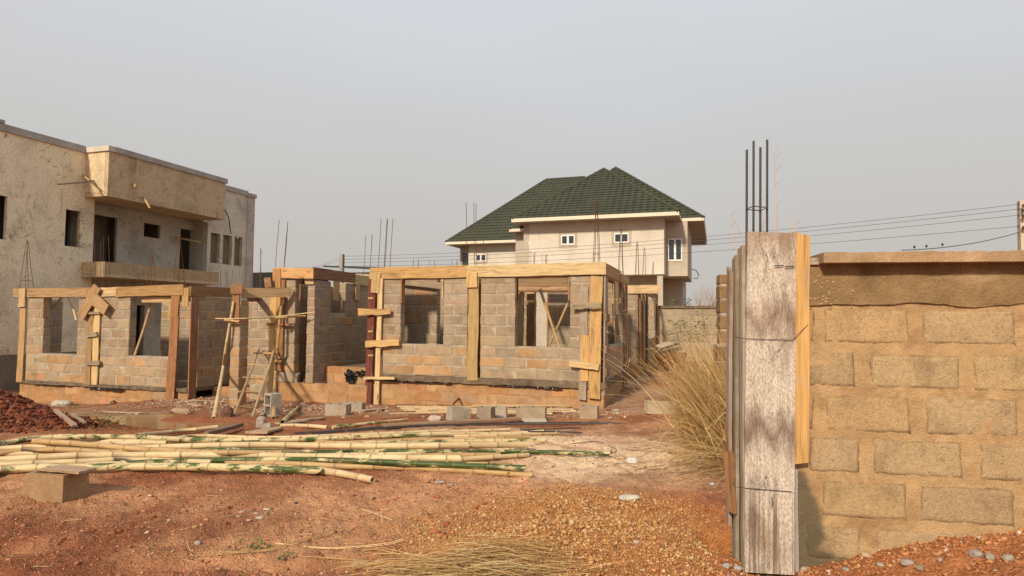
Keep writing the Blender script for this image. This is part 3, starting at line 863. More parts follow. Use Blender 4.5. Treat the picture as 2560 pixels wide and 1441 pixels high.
# side column at the far end of the side wall, brace in the side window
board('formwork_board', (XR + 0.03, 16.97, 2.62), (XR + 0.03, 16.97, -0.25), 0.16, 0.05, (1, 0, 0), main, (0.36, 0.22, 0.11))
board('formwork_board', (XR + 0.02, 16.72, 2.45), (XR + 0.02, 16.72, 0.15), 0.20, 0.03, (1, 0, 0), main, (0.30, 0.20, 0.12))
board('formwork_board', (XR - 0.02, 15.5, 2.44), (XR - 0.02, 15.52, 1.62), 0.62, 0.03, (1, 0, 0), main, YEL, w1=0.42, label='pale board hanging in the side window')
# jamb boards in the front windows
board('jamb_board', (-7.245, YF + 0.03, 2.43), (-7.245, YF + 0.03, 1.85), 0.12, 0.03, (1, 0, 0), main, BRN)
board('jamb_board', (-6.165, YF + 0.02, 2.43), (-6.165, YF + 0.02, 1.98), 0.06, 0.03, (-1, 0, 0), main, YEL)
board('jamb_board', (-4.325, YF + 0.03, 2.43), (-4.325, YF + 0.03, 1.95), 0.14, 0.03, (1, 0, 0), main, DRK)
board('jamb_board', (-3.10, YF + 0.03, 2.43), (-3.10, YF + 0.03, 1.90), 0.10, 0.03, (-1, 0, 0), main, BRN)
# timber seen inside the second window
yi = 14.75
board_y('inner_beam_board', (1297, 707), (1420, 707), yi, 0.21, 0.04, main, (0.30, 0.19, 0.10))
board_y('inner_beam_board', (1297, 724), (1420, 725), yi - 0.1, 0.13, 0.05, main, TAN)
board_y('inner_post', (1302, 730), (1300, 875), yi, 0.17, 0.05, main, (0.55, 0.37, 0.17))
board_y('inner_post', (1327, 735), (1326, 880), yi + 0.5, 0.20, 0.05, main, (0.30, 0.18, 0.09))
board_y('inner_post', (1372, 733), (1371, 880), 16.9, 0.09, 0.05, main, BRN)
board_y('inner_beam_board', (1005, 704), (1110, 716), 14.6, 0.17, 0.04, main, OLD)
# bamboo braces stand inside the second window (things of their own, below)

# second room further back on the right
wall(main, (-3.6, 18.75, ZF), 0, 1.4, 2.15, [], pal=pal_wall, name='front_wall')
wall(main, (-2.2, 18.78, ZF), 90, 6.1, 2.15, [(3.05, 5.25, 0.70, 9), (0.9, 1.15, 0.0, 9), (2.0, 2.25, 0.0, 9)], pal=pal_wall, name='side_wall')
wall(main, (-2.23, 18.75, -0.75), 90, 6.1, 0.87, [], pal=pal_plinth, mort=M_MORTAR_PLINTH, bmat=M_BLOCK_PLINTH, name='plinth')
wall(main, (-3.6, 18.72, -0.75), 0, 1.35, 0.87, [], pal=pal_plinth, mort=M_MORTAR_PLINTH, bmat=M_BLOCK_PLINTH, name='plinth')
board('beam_board', (-3.2, 18.70, 2.405), (-1.55, 18.70, 2.40), 0.24, 0.04, (0, -1, 0), main, YEL)
board('beam_board', (-2.16, 18.75, 2.39), (-2.16, 24.9, 2.39), 0.22, 0.04, (1, 0, 0), main, BRN)
for yy, c in ((19.0, BRN), (19.78, (0.30, 0.17, 0.08)), (20.9, DRK), (24.7, BRN)):
    board('formwork_board', (-2.165, yy, 2.32), (-2.165, yy, 0.05), 0.22, 0.04, (1, 0, 0), main, c)
board('formwork_board', (-2.15, 23.3, 2.3), (-2.15, 23.3, 1.65), 0.8, 0.03, (1, 0, 0), main, YEL, label='pale board hanging in the far side window')

jo = JM.build('block_courses', M_BLOCK_FAR, main); jo['kind'] = 'stuff'
# ------------------------------------------------------------------ porch recess, piers and left wing
porch = thing('unfinished_building', 'narrow block porch of piers and a shaded side wall behind the wooden ladder', 'building', (-10.3, 13.6, -0.5))
wall(porch, (-9.73, YF, -0.17), 90, 3.1, 2.62, [(0.70, 1.40, 1.80, 9)], pal=lambda r, n: pal_wall(0 if RND.random() < 0.3 else 5, n), phase=0.2, name='side_wall')
board('beam_board', (-9.70, YF - 0.12, 2.615), (-9.70, 15.32, 2.60), 0.29, 0.035, (1, 0, 0), porch, (0.27, 0.125, 0.065), wav=0.006)
board('beam_board', (-9.69, 15.30, 2.57), (-9.69, 16.7, 2.57), 0.27, 0.035, (1, 0, 0), porch, YEL)
board('beam_board', (-10.85, YF - 0.14, 2.64), (-9.68, YF - 0.14, 2.60), 0.26, 0.035, (0, -1, 0), porch, (0.56, 0.34, 0.14))
board_y('cap_board', (773, 690), (774, 711), YF - 0.02, 0.25, 0.03, porch, YEL, segs=2)
board('jamb_board', (-9.70, 14.42, 2.46), (-9.70, 14.42, 1.95), 0.26, 0.03, (1, 0, 0), porch, TAN)
board('jamb_board', (-9.69, 15.45, 2.44), (-9.69, 15.45, 1.98), 0.22, 0.03, (1, 0, 0), porch, TAN)
YW = 13.42
xa, xb, xc = on_y(628, 800, YW)[0], on_y(688, 800, YW)[0], on_y(735, 800, YW)[0]
wall(porch, (xa, YW, -0.75), 0, xb - xa, 2.85, [], pal=pal_wall, name='pier', phase=0.2)
wall(porch, (xb + 0.004, YW + 0.02, -0.17), 0, xc - xb, 2.62, [], pal=pal_wall, name='pier', t=0.225, phase=0.0)
wall(porch, (xc + 0.02, YW + 0.9, -0.17), 0, 0.3, 2.6, [], pal=pal_even, name='inner_wall')
wall(porch, (xb - 0.05, YF - 0.06, -1.12), 0, -8.08 - xb, 0.94, [], pal=pal_plinth, mort=M_MORTAR_PLINTH, bmat=M_BLOCK, phase=0.1, name='plinth', rough=0.01)
wall(porch, (-9.72, 14.05, -0.45), 0, 1.45, 0.66, [], pal=pal_plinth, mort=M_MORTAR_PLINTH, bmat=M_BLOCK_PLINTH, name='step', rough=0.012)
mb = MB(); mb.box(xb + 0.1, -8.1, YF + 0.1, 14.05, -0.6, -0.235)
mb.build('porch_floor', M_BAND, porch)
mb = MB(); mb.box(-9.7, -8.28, 14.28, 17.2, -0.5, 0.19)
mb.build('porch_floor', M_BAND, porch)
mb = MB(); mb.box(-0.22, 0.22, -0.10, 0.10, -0.11, 0.11, Matrix.Translation(Vector(on_y(738, 944, YF + 0.05))) @ Euler((0.15, 0.12, 0.3)).to_matrix().to_4x4() @ Matrix.Diagonal((0.42, 1, 1.05, 1)))
mb.build('loose_block', M_BLOCK, porch, color=(0.40, 0.32, 0.23))
JP = MB()
wall(porch, (-10.55, 13.95, -0.17), 90, 2.7, 2.55, [], joined=JP, pal=pal_even, name='inner_wall')
jo = JP.build('block_courses', M_BLOCK_FAR, porch); jo['kind'] = 'stuff'
# free standing pier on the left of the porch
C1 = 12.2
x0, x1 = on_y(577, 800, C1)[0], on_y(600, 800, C1)[0]
wall(porch, (x0, C1, -0.72), 0, x1 - x0, 2.62, [], t=0.30, ch=0.248, pal=lambda r, n: pal_wall(1, n), name='pier')
board_y('formwork_board', (591, 712), (590, 797), C1 - 0.0, 0.20, 0.035, porch, BRN)
board_y('cap_board', (577, 724), (607, 722), C1 - 0.045, 0.24, 0.03, porch, (0.30, 0.15, 0.07))
board('beam_board', on_y(603, 733, C1 + 0.1), on_y(728, 731, YW - 0.10), 0.235, 0.035, (0.3, -1, 0), porch, TAN)
board('beam_board', (x1 - 0.1, C1 + 0.36, 1.98), (xa + 0.1, YW + 0.15, 2.0), 0.22, 0.035, (0.6, 1, 0), porch, DRK)
board_y('formwork_board', (686, 730), (679, 1022), YW - 0.01, 0.24, 0.035, porch, (0.58, 0.37, 0.16), wav=0.014, w1=0.20)
board_y('formwork_board', (706, 700), (699, 927), YW - 0.005, 0.17, 0.035, porch, BRN, wav=0.012)
board_y('formwork_board', (697, 740), (690, 860), YW - 0.045, 0.11, 0.03, porch, ORG)
board_y('cap_board', (692, 672), (692, 728), YW - 0.05, 0.24, 0.03, porch, (0.48, 0.25, 0.10), segs=3)
board_y('beam_board', (662, 708), (678, 706), YW - 0.2, 0.26, 0.03, porch, BRN, segs=3)
board_y('cleat', (668, 811), (735, 812), YW - 0.06, 0.07, 0.04, porch, BRN)
board_y('cleat', (684, 892), (709, 893), YW - 0.06, 0.08, 0.04, porch, TAN, segs=2)
board_y('jamb_board', (745, 695), (742, 750), YW + 0.18, 0.22, 0.03, porch, BRN)

wing = thing('unfinished_building', 'lower block shell with crossed planks on its middle column and two window openings', 'building', (-16, 12.7, -0.6))
YL = 12.65
LX0, LX1 = -19.02, -12.87
def v_(x): return x - LX0
wall(wing, (LX0, YL, -0.36), 0, LX1 - LX0, 2.36, [(0, 0.27, -1, 9), (v_(-18.11), v_(-16.79), 0.78, 9), (v_(-16.38), v_(-15.92), -1, 9), (v_(-14.90), v_(-13.50), 0.80, 9), (v_(-13.42), LX1 - LX0, -1, 9)], ch=0.25, pitch=0.53, name='front_wall')
wall(wing, (LX0 + 0.02, YL + 0.04, -1.45), 0, LX1 - LX0 - 0.04, 0.99, [], ch=0.25, pal=pal_plinth, mort=M_MORTAR_PLINTH, bmat=M_BLOCK_PLINTH, name='plinth', rough=0.008)
rough_bar('floor_slab', LX0 + 0.02, LX1, YL - 0.015, 15.6, -0.45, -0.365, M_BAND, wing)
membrane(wing, -18.4, -16.9, YL, -0.455, 0.03); membrane(wing, -16.3, -15.0, YL - 0.03, -0.45, 0.07)
wall(wing, (LX1, YL + 0.30, -0.36), 90, 1.25, 2.36, [], ch=0.25, pal=lambda r, n: pal_even(r, n), name='side_wall')
wall(wing, (LX1, 14.2, -0.36), 0, 2.2, 2.3, [], ch=0.25, pal=pal_even, name='inner_wall')
wall(wing, (LX1 - 0.05, 13.55, -1.3), 0, 1.95, 0.9, [], ch=0.25, pal=pal_plinth, mort=M_MORTAR_PLINTH, bmat=M_BLOCK_PLINTH, name='plinth', rough=0.015)
wall(wing, (LX0 + 0.225, YL + 0.25, -0.36), 90, 0.80, 2.3, [], ch=0.25, joined=JW, pal=pal_even, name='side_wall')
wall(wing, (-16.5, 15.1, -0.36), 0, 3.6, 2.3, [(1.9, 2.6, -1, 9)], ch=0.25, joined=JW, pal=pal_even, name='rear_wall')
jo = JW.build('block_courses', M_BLOCK_FAR, wing); jo['kind'] = 'stuff'
board('beam_board', (-19.33, YL - 0.03, 2.135), (-16.05, YL - 0.03, 2.125), 0.255, 0.04, (0, -1, 0), wing, TAN, wav=0.012)
board('beam_board', (-16.02, YL - 0.025, 2.125), (-15.35, YL - 0.025, 2.14), 0.25, 0.04, (0, -1, 0), wing, YEL, segs=4)
board('beam_board', (-15.36, YL - 0.035, 2.13), (-13.05, YL - 0.035, 2.175), 0.27, 0.04, (0, -1, 0), wing, (0.44, 0.25, 0.10), wav=0.016)
board('beam_board', (LX1 + 0.02, YL - 0.02, 2.15), (LX1 + 0.02, 14.2, 2.15), 0.27, 0.04, (1, 0, 0), wing, (0.30, 0.16, 0.075))
board('beam_board', (-19.0, YL + 0.25, 2.13), (-13.0, YL + 0.25, 2.13), 0.25, 0.04, (0, 1, 0), wing, BRN)
board('beam_board', (-14.6, YL + 0.1, 1.93), (-13.5, YL + 0.1, 1.92), 0.16, 0.03, (0, -1, 0), wing, TAN)
board('formwork_board', (-18.90, YL - 0.02, 2.0), (-18.92, YL - 0.02, -0.42), 0.235, 0.035, (0, -1, 0), wing, (0.56, 0.37, 0.17), wav=0.012)
board('cap_board', (-18.90, YL - 0.08, 2.25), (-18.89, YL - 0.08, 1.72), 0.27, 0.03, (0, -1, 0), wing, YEL, segs=4)
board('formwork_board', (-16.27, YL - 0.02, 1.98), (-16.30, YL - 0.02, -0.40), 0.22, 0.035, (0, -1, 0), wing, (0.40, 0.25, 0.12), wav=0.016)
board('formwork_board', (-16.03, YL - 0.03, 1.75), (-16.03, YL - 0.03, -0.38), 0.22, 0.035, (0, -1, 0), wing, (0.58, 0.40, 0.20), wav=0.03)
board('formwork_board', (-16.15, YL + 0.24, 1.98), (-16.15, YL + 0.24, -0.40), 0.45, 0.03, (0, 1, 0), wing, BRN)
for (a_, b_, w_) in (((219, 783), (250, 783), 0.07), ((216, 837), (243, 836), 0.12), ((214, 907), (250, 908), 0.12)):
    board_y('cleat', a_, b_, YL - 0.06, w_, 0.045, wing, OLD, segs=3)
board_y('crossed_plank', (202, 793), (243, 717), YL - 0.10, 0.30, 0.04, wing, (0.36, 0.22, 0.11), wav=0.02)
board_y('crossed_plank', (232, 745), (266, 776), YL - 0.15, 0.30, 0.04, wing, (0.44, 0.28, 0.14), wav=0.02, segs=4)
board('formwork_board', (-13.28, YL - 0.03, 2.30), (-13.36, YL - 0.03, 1.42), 0.27, 0.03, (0, -1, 0), wing, BRN, segs=5)
board('formwork_board', (-13.28, YL - 0.055, 1.48), (-13.36, YL - 0.055, -0.68), 0.27, 0.035, (0, -1, 0), wing, (0.34, 0.155, 0.065))
board('formwork_board', (-12.99, YL - 0.03, 2.22), (-12.99, YL - 0.03, 1.75), 0.2, 0.03, (0, -1, 0), wing, (0.50, 0.30, 0.12), segs=3)
board('formwork_board', (LX1 + 0.02, YL + 0.14, 2.0), (LX1 + 0.01, YL + 0.14, -0.6), 0.25, 0.035, (1, 0, 0), wing, (0.28, 0.15, 0.08), mat=M_WOOD)
board('jamb_board', (-18.09, YL + 0.05, 1.99), (-18.09, YL + 0.05, 1.42), 0.18, 0.03, (1, 0, 0), wing, TAN)
board('jamb_board', (-13.60, YL + 0.12, 1.9), (-13.60, YL + 0.12, 1.38), 0.16, 0.03, (0, -1, 0), wing, (0.50, 0.31, 0.13))

# ------------------------------------------------------------------ starter bars above the walls
def bars_at(y, pairs): return [(on_y(p[0], p[1], y), on_y(q_[0], q_[1], y)) for p, q_ in pairs]
def tepee(parent, y, cx, yb_, yt, half, ties=(0.12,)):
    p = on_y(cx, yt, y); b0 = on_y(cx - half, yb_, y); b1 = on_y(cx + half, yb_, y)
    dz = b0[2] - 0.25
    s = 0.20
    bars = [((b0[0], y - 0.09, dz), (p[0] - 0.012, y - 0.01, p[2] - 0.03)), ((b1[0], y - 0.09, dz), (p[0] + 0.012, y - 0.01, p[2])),
            ((b1[0], y + 0.09, dz), (p[0] + 0.015, y + 0.02, p[2] - 0.06)), ((b0[0], y + 0.09, dz), (p[0] - 0.015, y + 0.02, p[2] - 0.02))]
    return cage(parent, bars, ties=(0.28,))
def straight(parent, y, px, yb_, yts, lean=0, sp=8):
    bars = []
    for k, yt in enumerate(yts):
        b0 = on_y(px + (k - (len(yts) - 1) / 2) * sp, yb_, y); t0 = on_y(px + (k - (len(yts) - 1) / 2) * sp + lean, yt, y)
        o = (-0.09, 0.09, -0.07, 0.08)[k % 4]
        bars.append(((b0[0], y + o, b0[2] - 0.2), (t0[0], y + o, t0[2])))
    return cage(parent, bars)
tepee(wing, YL + 0.1, 68, 720, 600, 13); straight(wing, YL + 0.1, 258, 722, (612, 592, 604, 588), -4, 7)
tepee(wing, YL + 0.1, 379, 720, 636, 7); tepee(wing, YL + 0.12, 448, 716, 590, 10); straight(wing, 14.2, 567, 720, (675, 678, 674, 676), 0, 6)
straight(porch, YW + 0.1, 644, 715, (622, 624, 620), 3, 9); straight(porch, YW + 0.1, 703, 672, (551, 553, 556), 11, 10)
straight(porch, 16.1, 920, 690, (590, 588, 589), 6, 8); straight(main, YF + 0.1, 959, 675, (549, 548, 547, 546), 9, 7)
straight(main, YF + 0.12, 1190, 672, (508, 506, 511, 574), -3, 12)
tepee(main, YF + 0.12, 1491, 660, 500, 8); tepee(main, 16.9, 1553, 700, 570, 7); tepee(main, 18.85, 1593, 722, 604, 6); tepee(main, 20.2, 1611, 728, 618, 5); tepee(main, 24.5, 1633, 738, 654, 4)
for px, yt in ((1042, 648), (1082, 652), (1138, 650), (1332, 630), (1362, 634)):
    straight(main, 17.1, px, 680, (yt, yt + 3, yt + 1), 1, 6)
# ================================================================== boundary wall close to the camera, right
NW_DEG = math.degrees(TH) - 10.06
NU = np.array([math.cos(math.radians(NW_DEG)), math.sin(math.radians(NW_DEG)), 0.0])
NV = np.array([-NU[1], NU[0], 0.0])                      # into the wall, away from the camera
_p = CAM + (2280 - CX) / FPX * 3.4 * R0 + 3.4 * FH
NO = _p - NU * ((_p - np.array([0, 0, 0])) @ NU)          # foot of the wall face
NO = np.array([NO[0], NO[1], 0.0])
def nw(px, py, off=0.0):
    """(u, z) on the wall face moved 'off' metres towards the camera"""
    d = ray(px, py)
    o = NO - NV * off
    t = ((o - CAM) @ NV) / (d @ NV)
    p = CAM + d * t
    return float((p - NO) @ NU), float(p[2])
NM = Matrix.Identity(4)
for i in range(3): NM[i][0], NM[i][1], NM[i][2], NM[i][3] = NU[i], NV[i], (0, 0, 1)[i], NO[i]
def nwp(u_, v__, z): return Vector(NO + NU * u_ + NV * v__) + Vector((0, 0, z))
UL = nw(1990, 900)[0]
bwall = thing('boundary_wall', 'tan sandcrete block wall with wide mortar joints and an overhanging concrete coping', 'wall', tuple(NO + NU * UL))
UR = UL + 4.2
q = Nodes('boundary_block', 0.97, 0.08)
v = q.mapped((1, 1, 1), 'Object', q.rand())
n1 = q.noise(v, 4, 6, 0.7, 0.3); n2 = q.noise(v, 60, 4, 0.75); n3 = q.noise(v, 240, 2, 0.6)
c = q.mix(1.0, q.objcol(), q.ramp(n1, ((0.3, 0.72), (0.5, 1.0), (0.72, 1.14))), 'MULTIPLY')
c = q.mix(0.75, c, q.ramp(n2, ((0.3, 0.60), (0.5, 1.0), (0.8, 1.2))), 'MULTIPLY')
c = q.mix(0.6, c, q.ramp(n3, ((0.34, 0.7), (0.6, 1.08))), 'MULTIPLY')
st = q.ramp(q.noise(q.mapped((1, 1, 0.35), 'Object', q.rand()), 6, 6, 0.75, 0.5), ((0.54, 0.0), (0.72, 1.0)))
c = q.mix(q.math('MULTIPLY', st, 0.55), c, (0.19, 0.12, 0.06))
edge = q.attr('node', 'GEOMETRY', 'Fac')
en = q.math('MULTIPLY', q.ramp(edge, ((0.15, 0.0), (0.75, 1.0))), q.ramp(q.noise(v, 9, 5, 0.75), ((0.34, 0.15), (0.58, 1.0))))
c = q.mix(q.math('MULTIPLY', en, 0.8), c, (0.13, 0.08, 0.04))
vo = q.n('TexVoronoi', {'feature': 'F1'}, Vector=q.mapped((1, 1, 1), 'Object', q.rand()), Scale=23.0).outputs['Distance']
c = q.mix(q.math('MULTIPLY', q.ramp(vo, ((0.06, 1.0), (0.13, 0.0))), q.ramp(n1, ((0.5, 0.0), (0.6, 0.9)))), c, (0.09, 0.05, 0.025))
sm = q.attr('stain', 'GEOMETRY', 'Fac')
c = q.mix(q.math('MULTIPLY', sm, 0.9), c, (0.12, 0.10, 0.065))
q.color(c); q.bump(q.math('ADD', n2, q.math('ADD', q.math('MULTIPLY', n1, 1.2), q.math('MULTIPLY', n3, 0.5))), 0.9, 0.009)
M_NBLOCK = q.m
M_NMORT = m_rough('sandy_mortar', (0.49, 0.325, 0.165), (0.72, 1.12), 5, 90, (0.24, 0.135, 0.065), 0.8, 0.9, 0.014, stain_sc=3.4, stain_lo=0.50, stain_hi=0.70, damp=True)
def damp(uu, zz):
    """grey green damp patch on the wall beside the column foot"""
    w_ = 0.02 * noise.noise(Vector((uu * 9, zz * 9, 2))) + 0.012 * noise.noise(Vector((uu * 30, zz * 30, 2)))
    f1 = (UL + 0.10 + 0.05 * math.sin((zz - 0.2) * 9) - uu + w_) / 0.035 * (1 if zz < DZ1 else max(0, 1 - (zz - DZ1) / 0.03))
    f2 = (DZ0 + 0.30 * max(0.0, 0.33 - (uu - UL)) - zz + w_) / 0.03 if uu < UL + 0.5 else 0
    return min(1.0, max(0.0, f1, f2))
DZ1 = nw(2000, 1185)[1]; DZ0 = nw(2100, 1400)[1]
def nblock(u0, u1, z0, z1, col):
    """a rounded, worn block face with real depth; node attribute marks its rim"""
    nx, nz = 26, 12
    L, H = u1 - u0, z1 - z0
    vs, fs, at_ = [], [], []
    rc = 0.016
    s = RND.random() * 99
    st_ = []
    for j in range(nz + 1):
        for i in range(nx + 1):
            fx, fz = i / nx * 2 - 1, j / nz * 2 - 1
            fx = math.copysign(abs(fx) ** 0.8, fx); fz = math.copysign(abs(fz) ** 0.8, fz)
            x, z = fx * L / 2, fz * H / 2
            dx, dz = L / 2 - abs(x), H / 2 - abs(z)
            if dx < rc and dz < rc:                                  # rounded corners
                ex, ez = rc - dx, rc - dz
                r = math.hypot(ex, ez)
                if r > 1e-6:
                    k = max(ex, ez) / r
                    x = math.copysign(L / 2 - rc + ex * k, x); z = math.copysign(H / 2 - rc + ez * k, z)
            dn = min(L / 2 - abs(x), H / 2 - abs(z))
            edge = 1.0 if dn < 0.004 else 0.0
            wx = noise.noise(Vector((x * 9 + s, z * 9, 0))) * 0.007 + noise.noise(Vector((x * 45 + s, z * 45, 0))) * 0.004; wz = noise.noise(Vector((x * 9, z * 9 + s, 5))) * 0.007 + noise.noise(Vector((x * 45, z * 45 + s, 5))) * 0.004
            y = -0.0035 - 0.003 * noise.noise(Vector((x * 7 + s, z * 7, 9))) - 0.003 * noise.noise(Vector((x * 40 + s, z * 40, 9))) + (0.014 if edge else 0.006 * max(0.0, 1 - dn / 0.02))
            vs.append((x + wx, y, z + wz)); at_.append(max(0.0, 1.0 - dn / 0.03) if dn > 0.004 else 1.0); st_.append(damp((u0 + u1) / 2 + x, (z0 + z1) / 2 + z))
    for j in range(nz):
        for i in range(nx):
            o = j * (nx + 1) + i
            fs.append((o, o + 1, o + nx + 2, o + nx + 1))
    rim = [i for i in range(nx + 1)] + [(j + 1) * (nx + 1) - 1 for j in range(1, nz + 1)] + [nz * (nx + 1) + i for i in range(nx - 1, -1, -1)] + [j * (nx + 1) for j in range(nz - 1, 0, -1)]
    n0 = len(vs)
    for k in rim:
        vs.append((vs[k][0], 0.20, vs[k][2])); at_.append(1.0); st_.append(0.0)
    for k in range(len(rim)):
        k2 = (k + 1) % len(rim)
        fs.append((rim[k2], rim[k], n0 + k, n0 + k2))
    fs.append(tuple(n0 + k for k in range(len(rim))))
    m = NM @ Matrix.Translation(((u0 + u1) / 2, 0.0, (z0 + z1) / 2))
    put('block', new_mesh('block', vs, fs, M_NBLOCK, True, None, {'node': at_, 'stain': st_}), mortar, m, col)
# mortar body: an uneven slab
mb = MB()
nx, nz = 300, 150
z0, z1 = -0.5, nw(2280, 690)[1]
vs, fs, st_ = [], [], []
for j in range(nz + 1):
    for i in range(nx + 1):
        uu = UL + (UR - UL) * i / nx; zz = z0 + (z1 - z0) * j / nz
        y = 0.000 + 0.003 * noise.noise(Vector((uu * 5, zz * 5, 3))) + 0.004 * noise.noise(Vector((uu * 17, zz * 17, 8))) + 0.004 * noise.noise(Vector((uu * 48, zz * 48, 8)))
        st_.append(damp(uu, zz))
        vs.append((uu, y if 0 < i else y, zz))
for j in range(nz):
    for i in range(nx):
        o = j * (nx + 1) + i
        fs.append((o, o + 1, o + nx + 2, o + nx + 1))
mb.add(vs, fs)
mb.box(UL, UR, 0.02, 0.22, z0, z1)
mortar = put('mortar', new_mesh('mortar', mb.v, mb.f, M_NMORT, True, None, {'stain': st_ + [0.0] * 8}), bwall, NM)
rows = [(768, 862, ((2000, 2040), (2058, 2278), (2303, 2545), (2566, 2800))), (880, 974, ((2018, 2140), (2172, 2402), (2430, 2660))),
        (987, 1086, ((1998, 2036), (2058, 2276), (2304, 2546), (2568, 2800))), (1096, 1190, ((2018, 2146), (2174, 2402), (2438, 2670))),
        (1204, 1302, ((2046, 2262), (2288, 2528), (2548, 2780))), (1318, 1412, ((2006, 2146), (2178, 2410), (2432, 2660))), (1428, 1520, ((2046, 2262), (2288, 2528), (2548, 2780)))]
BC = ((0.53, 0.37, 0.20), (0.51, 0.365, 0.205), (0.55, 0.375, 0.195), (0.495, 0.355, 0.20))
zr = []
for (ya, yb2, cols) in rows:
    zt, zb = nw(2200, ya)[1], nw(2200, yb2)[1]
    for (xa_, xb_) in cols:
        nblock(nw(xa_, 900)[0], nw(xb_, 900)[0], zb + RND.uniform(-.004, .004), zt + RND.uniform(-.004, .004), jit_col(RND.choice(BC), 0.07, 0.02))
for (ya, yb2, cols) in rows:                                  # the wall goes on to the right
    zt, zb = nw(2200, ya)[1], nw(2200, yb2)[1]
    e = nw(cols[-1][1], 900)[0] + 0.06
    while e + 0.4 < UR:
        nblock(e, e + 0.47, zb, zt, jit_col(RND.choice(BC), 0.07, 0.02)); e += 0.53
# concrete ring beam under the coping: patchy, ragged lower edge
M_RING = m_rough('stained_ring_beam', (0.29, 0.19, 0.095), (0.55, 1.25), 4.0, 70, (0.46, 0.34, 0.20), 0.6, 0.9, 0.016, stretch=(0.45, 1, 1.6), stain_sc=3.2, stain_lo=0.58, stain_hi=0.70)
def slab_part(name, u0, u1, va, vb, za, zb, mat, amp, parent, nx=120, nz=8, low=0.0, nose=0.0):
    vs, fs = [], []
    ring = [(va, za), (va, zb), (vb, zb), (vb, za)]
    prof = [(va, za + (zb - za) * k / nz) for k in range(nz + 1)] + [(va + (vb - va) * 0.5, zb), (vb, zb), (vb, za)]
    m_ = len(prof)
    for i in range(nx + 1):
        uu = u0 + (u1 - u0) * i / nx
        for k, (y, z) in enumerate(prof):
            dy = noise.noise(Vector((uu * 8, z * 8, 1))) * amp + noise.noise(Vector((uu * 30, z * 30, 4))) * amp * 0.5
            dz = 0.0
            if k == 0: dz = low * (noise.noise(Vector((uu * 3.5, 2, 7))) + 0.5 * noise.noise(Vector((uu * 16, 2, 7))))
            if k in (nz, nz + 1): dz = amp * (noise.noise(Vector((uu * 6, 9, 7))) + noise.noise(Vector((uu * 25, 9, 3))))
            vs.append((uu, y + (dy if k <= nz else 0), z + dz))
    for i in range(nx):
        for k in range(m_):
            k2 = (k + 1) % m_
            a, b = i * m_ + k, i * m_ + k2
            fs.append((a, a + m_, b + m_, b))
    fs.append(tuple(range(m_))); e = nx * m_; fs.append(tuple(e + k for k in range(m_ - 1, -1, -1)))
    return put(name, new_mesh(name, vs, fs, mat, False), parent, NM)
zb0, zb1 = nw(2280, 762)[1], nw(2280, 652)[1]
slab_part('ring_beam', UL + 0.02, UR, -0.014, 0.23, zb0, zb1, M_RING, 0.005, bwall, low=0.022)
M_COPE = m_rough('coping_concrete', (0.42, 0.285, 0.165), (0.7, 1.15), 4, 80, (0.62, 0.52, 0.40), 0.5, 0.9, 0.012, stain_sc=4.0, stain_lo=0.6, stain_hi=0.7)
zc0 = nw(2280, 657, 0.07)[1]; zc1 = nw(2280, 631, 0.07)[1]
slab_part('coping', UL + 0.12, UR, -0.11, 0.29, zc0, zc1, M_COPE, 0.006, bwall, nz=3)
slab_part('coping', UL + 0.03, UL + 0.118, -0.03, 0.26, zc0 - 0.004, zc1 - 0.022, m_rough('broken_concrete', (0.50, 0.40, 0.28), (0.5, 1.2), 9, 70, (0.7, 0.62, 0.5), 0.6, 1.0, 0.03), 0.012, bwall, nx=24, nz=3)
# chipped rubble where the beam is broken by the column
mb = MB()
for k in range(70):
    uu = UL + 0.03 + abs(RND.gauss(0, 0.12)); zz = RND.uniform(nw(2280, 775)[1], nw(2280, 690)[1])
    s = RND.uniform(0.003, 0.009)
    mb.add([(uu + a[0] * s * RND.uniform(.6, 1.4), -0.016 + a[1] * s * 0.5, zz + a[2] * s * RND.uniform(.5, 1.1)) for a in _ico_v], [tuple(f_) for f_ in _ico_f])
ru = put('broken_rubble', new_mesh('broken_rubble', mb.v, mb.f, m_rough('chipped_concrete', (0.44, 0.31, 0.17), (0.6, 1.2), 30, 90)), bwall, NM)
ru['kind'] = 'stuff'

# ------------------------------------------------------------------ concrete column boxed in weathered boards
colm = thing('column_formwork', 'tall whitish weathered formwork board boxing a column at the end of the wall', 'formwork', tuple(NO + NU * (UL - 0.12)))
OFF = 0.055
def nboard(name, px0, py0, px1, py1, wpx, off, t, col, mat=None, **k):
    a, b = nw(px0, py0, off), nw(px1, py1, off)
    w_ = wpx / FPX * 3.5 / 1.0
    return board(name, nwp(a[0], -off, a[1]), nwp(b[0], -off, b[1]), w_, t, -NV, colm, col, mat=mat, **k)
q = Nodes('whitewashed_board', 0.88, 0.12)
v = q.mapped((1, 1, 1))
g = q.noise(q.mapped((1.2, 20, 20)), 3.0, 7, 0.7, 1.0); sp = q.noise(q.mapped((60, 150, 90)), 1.0, 5, 0.75, 0.2); big = q.noise(q.mapped((2.1, 3.5, 3.5)), 1.0, 5, 0.7, 0.4)
c = q.mix(q.ramp(sp, ((0.36, 0.0), (0.56, 1.0))), (0.33, 0.255, 0.19), (0.68, 0.605, 0.51))
c = q.mix(q.ramp(big, ((0.50, 0.0), (0.68, 0.7))), c, (0.27, 0.175, 0.11))
ox = q.n('SeparateXYZ', i0=q.coord('Object')).outputs[0]
wob = q.math('MULTIPLY', q.math('SUBTRACT', q.noise(q.mapped((2, 8, 8)), 1.6, 5, 0.7, 0.5), 0.5), 0.5)
oxw = q.math('ADD', ox, wob)
def band(at_x, half, soft, amt, col, base):
    d_ = q.math('ABSOLUTE', q.math('SUBTRACT', oxw, at_x))
    return q.mix(q.ramp(q.math('SUBTRACT', d_, half - soft / 2), ((0.0, amt), (soft, 0.0))), base, col)
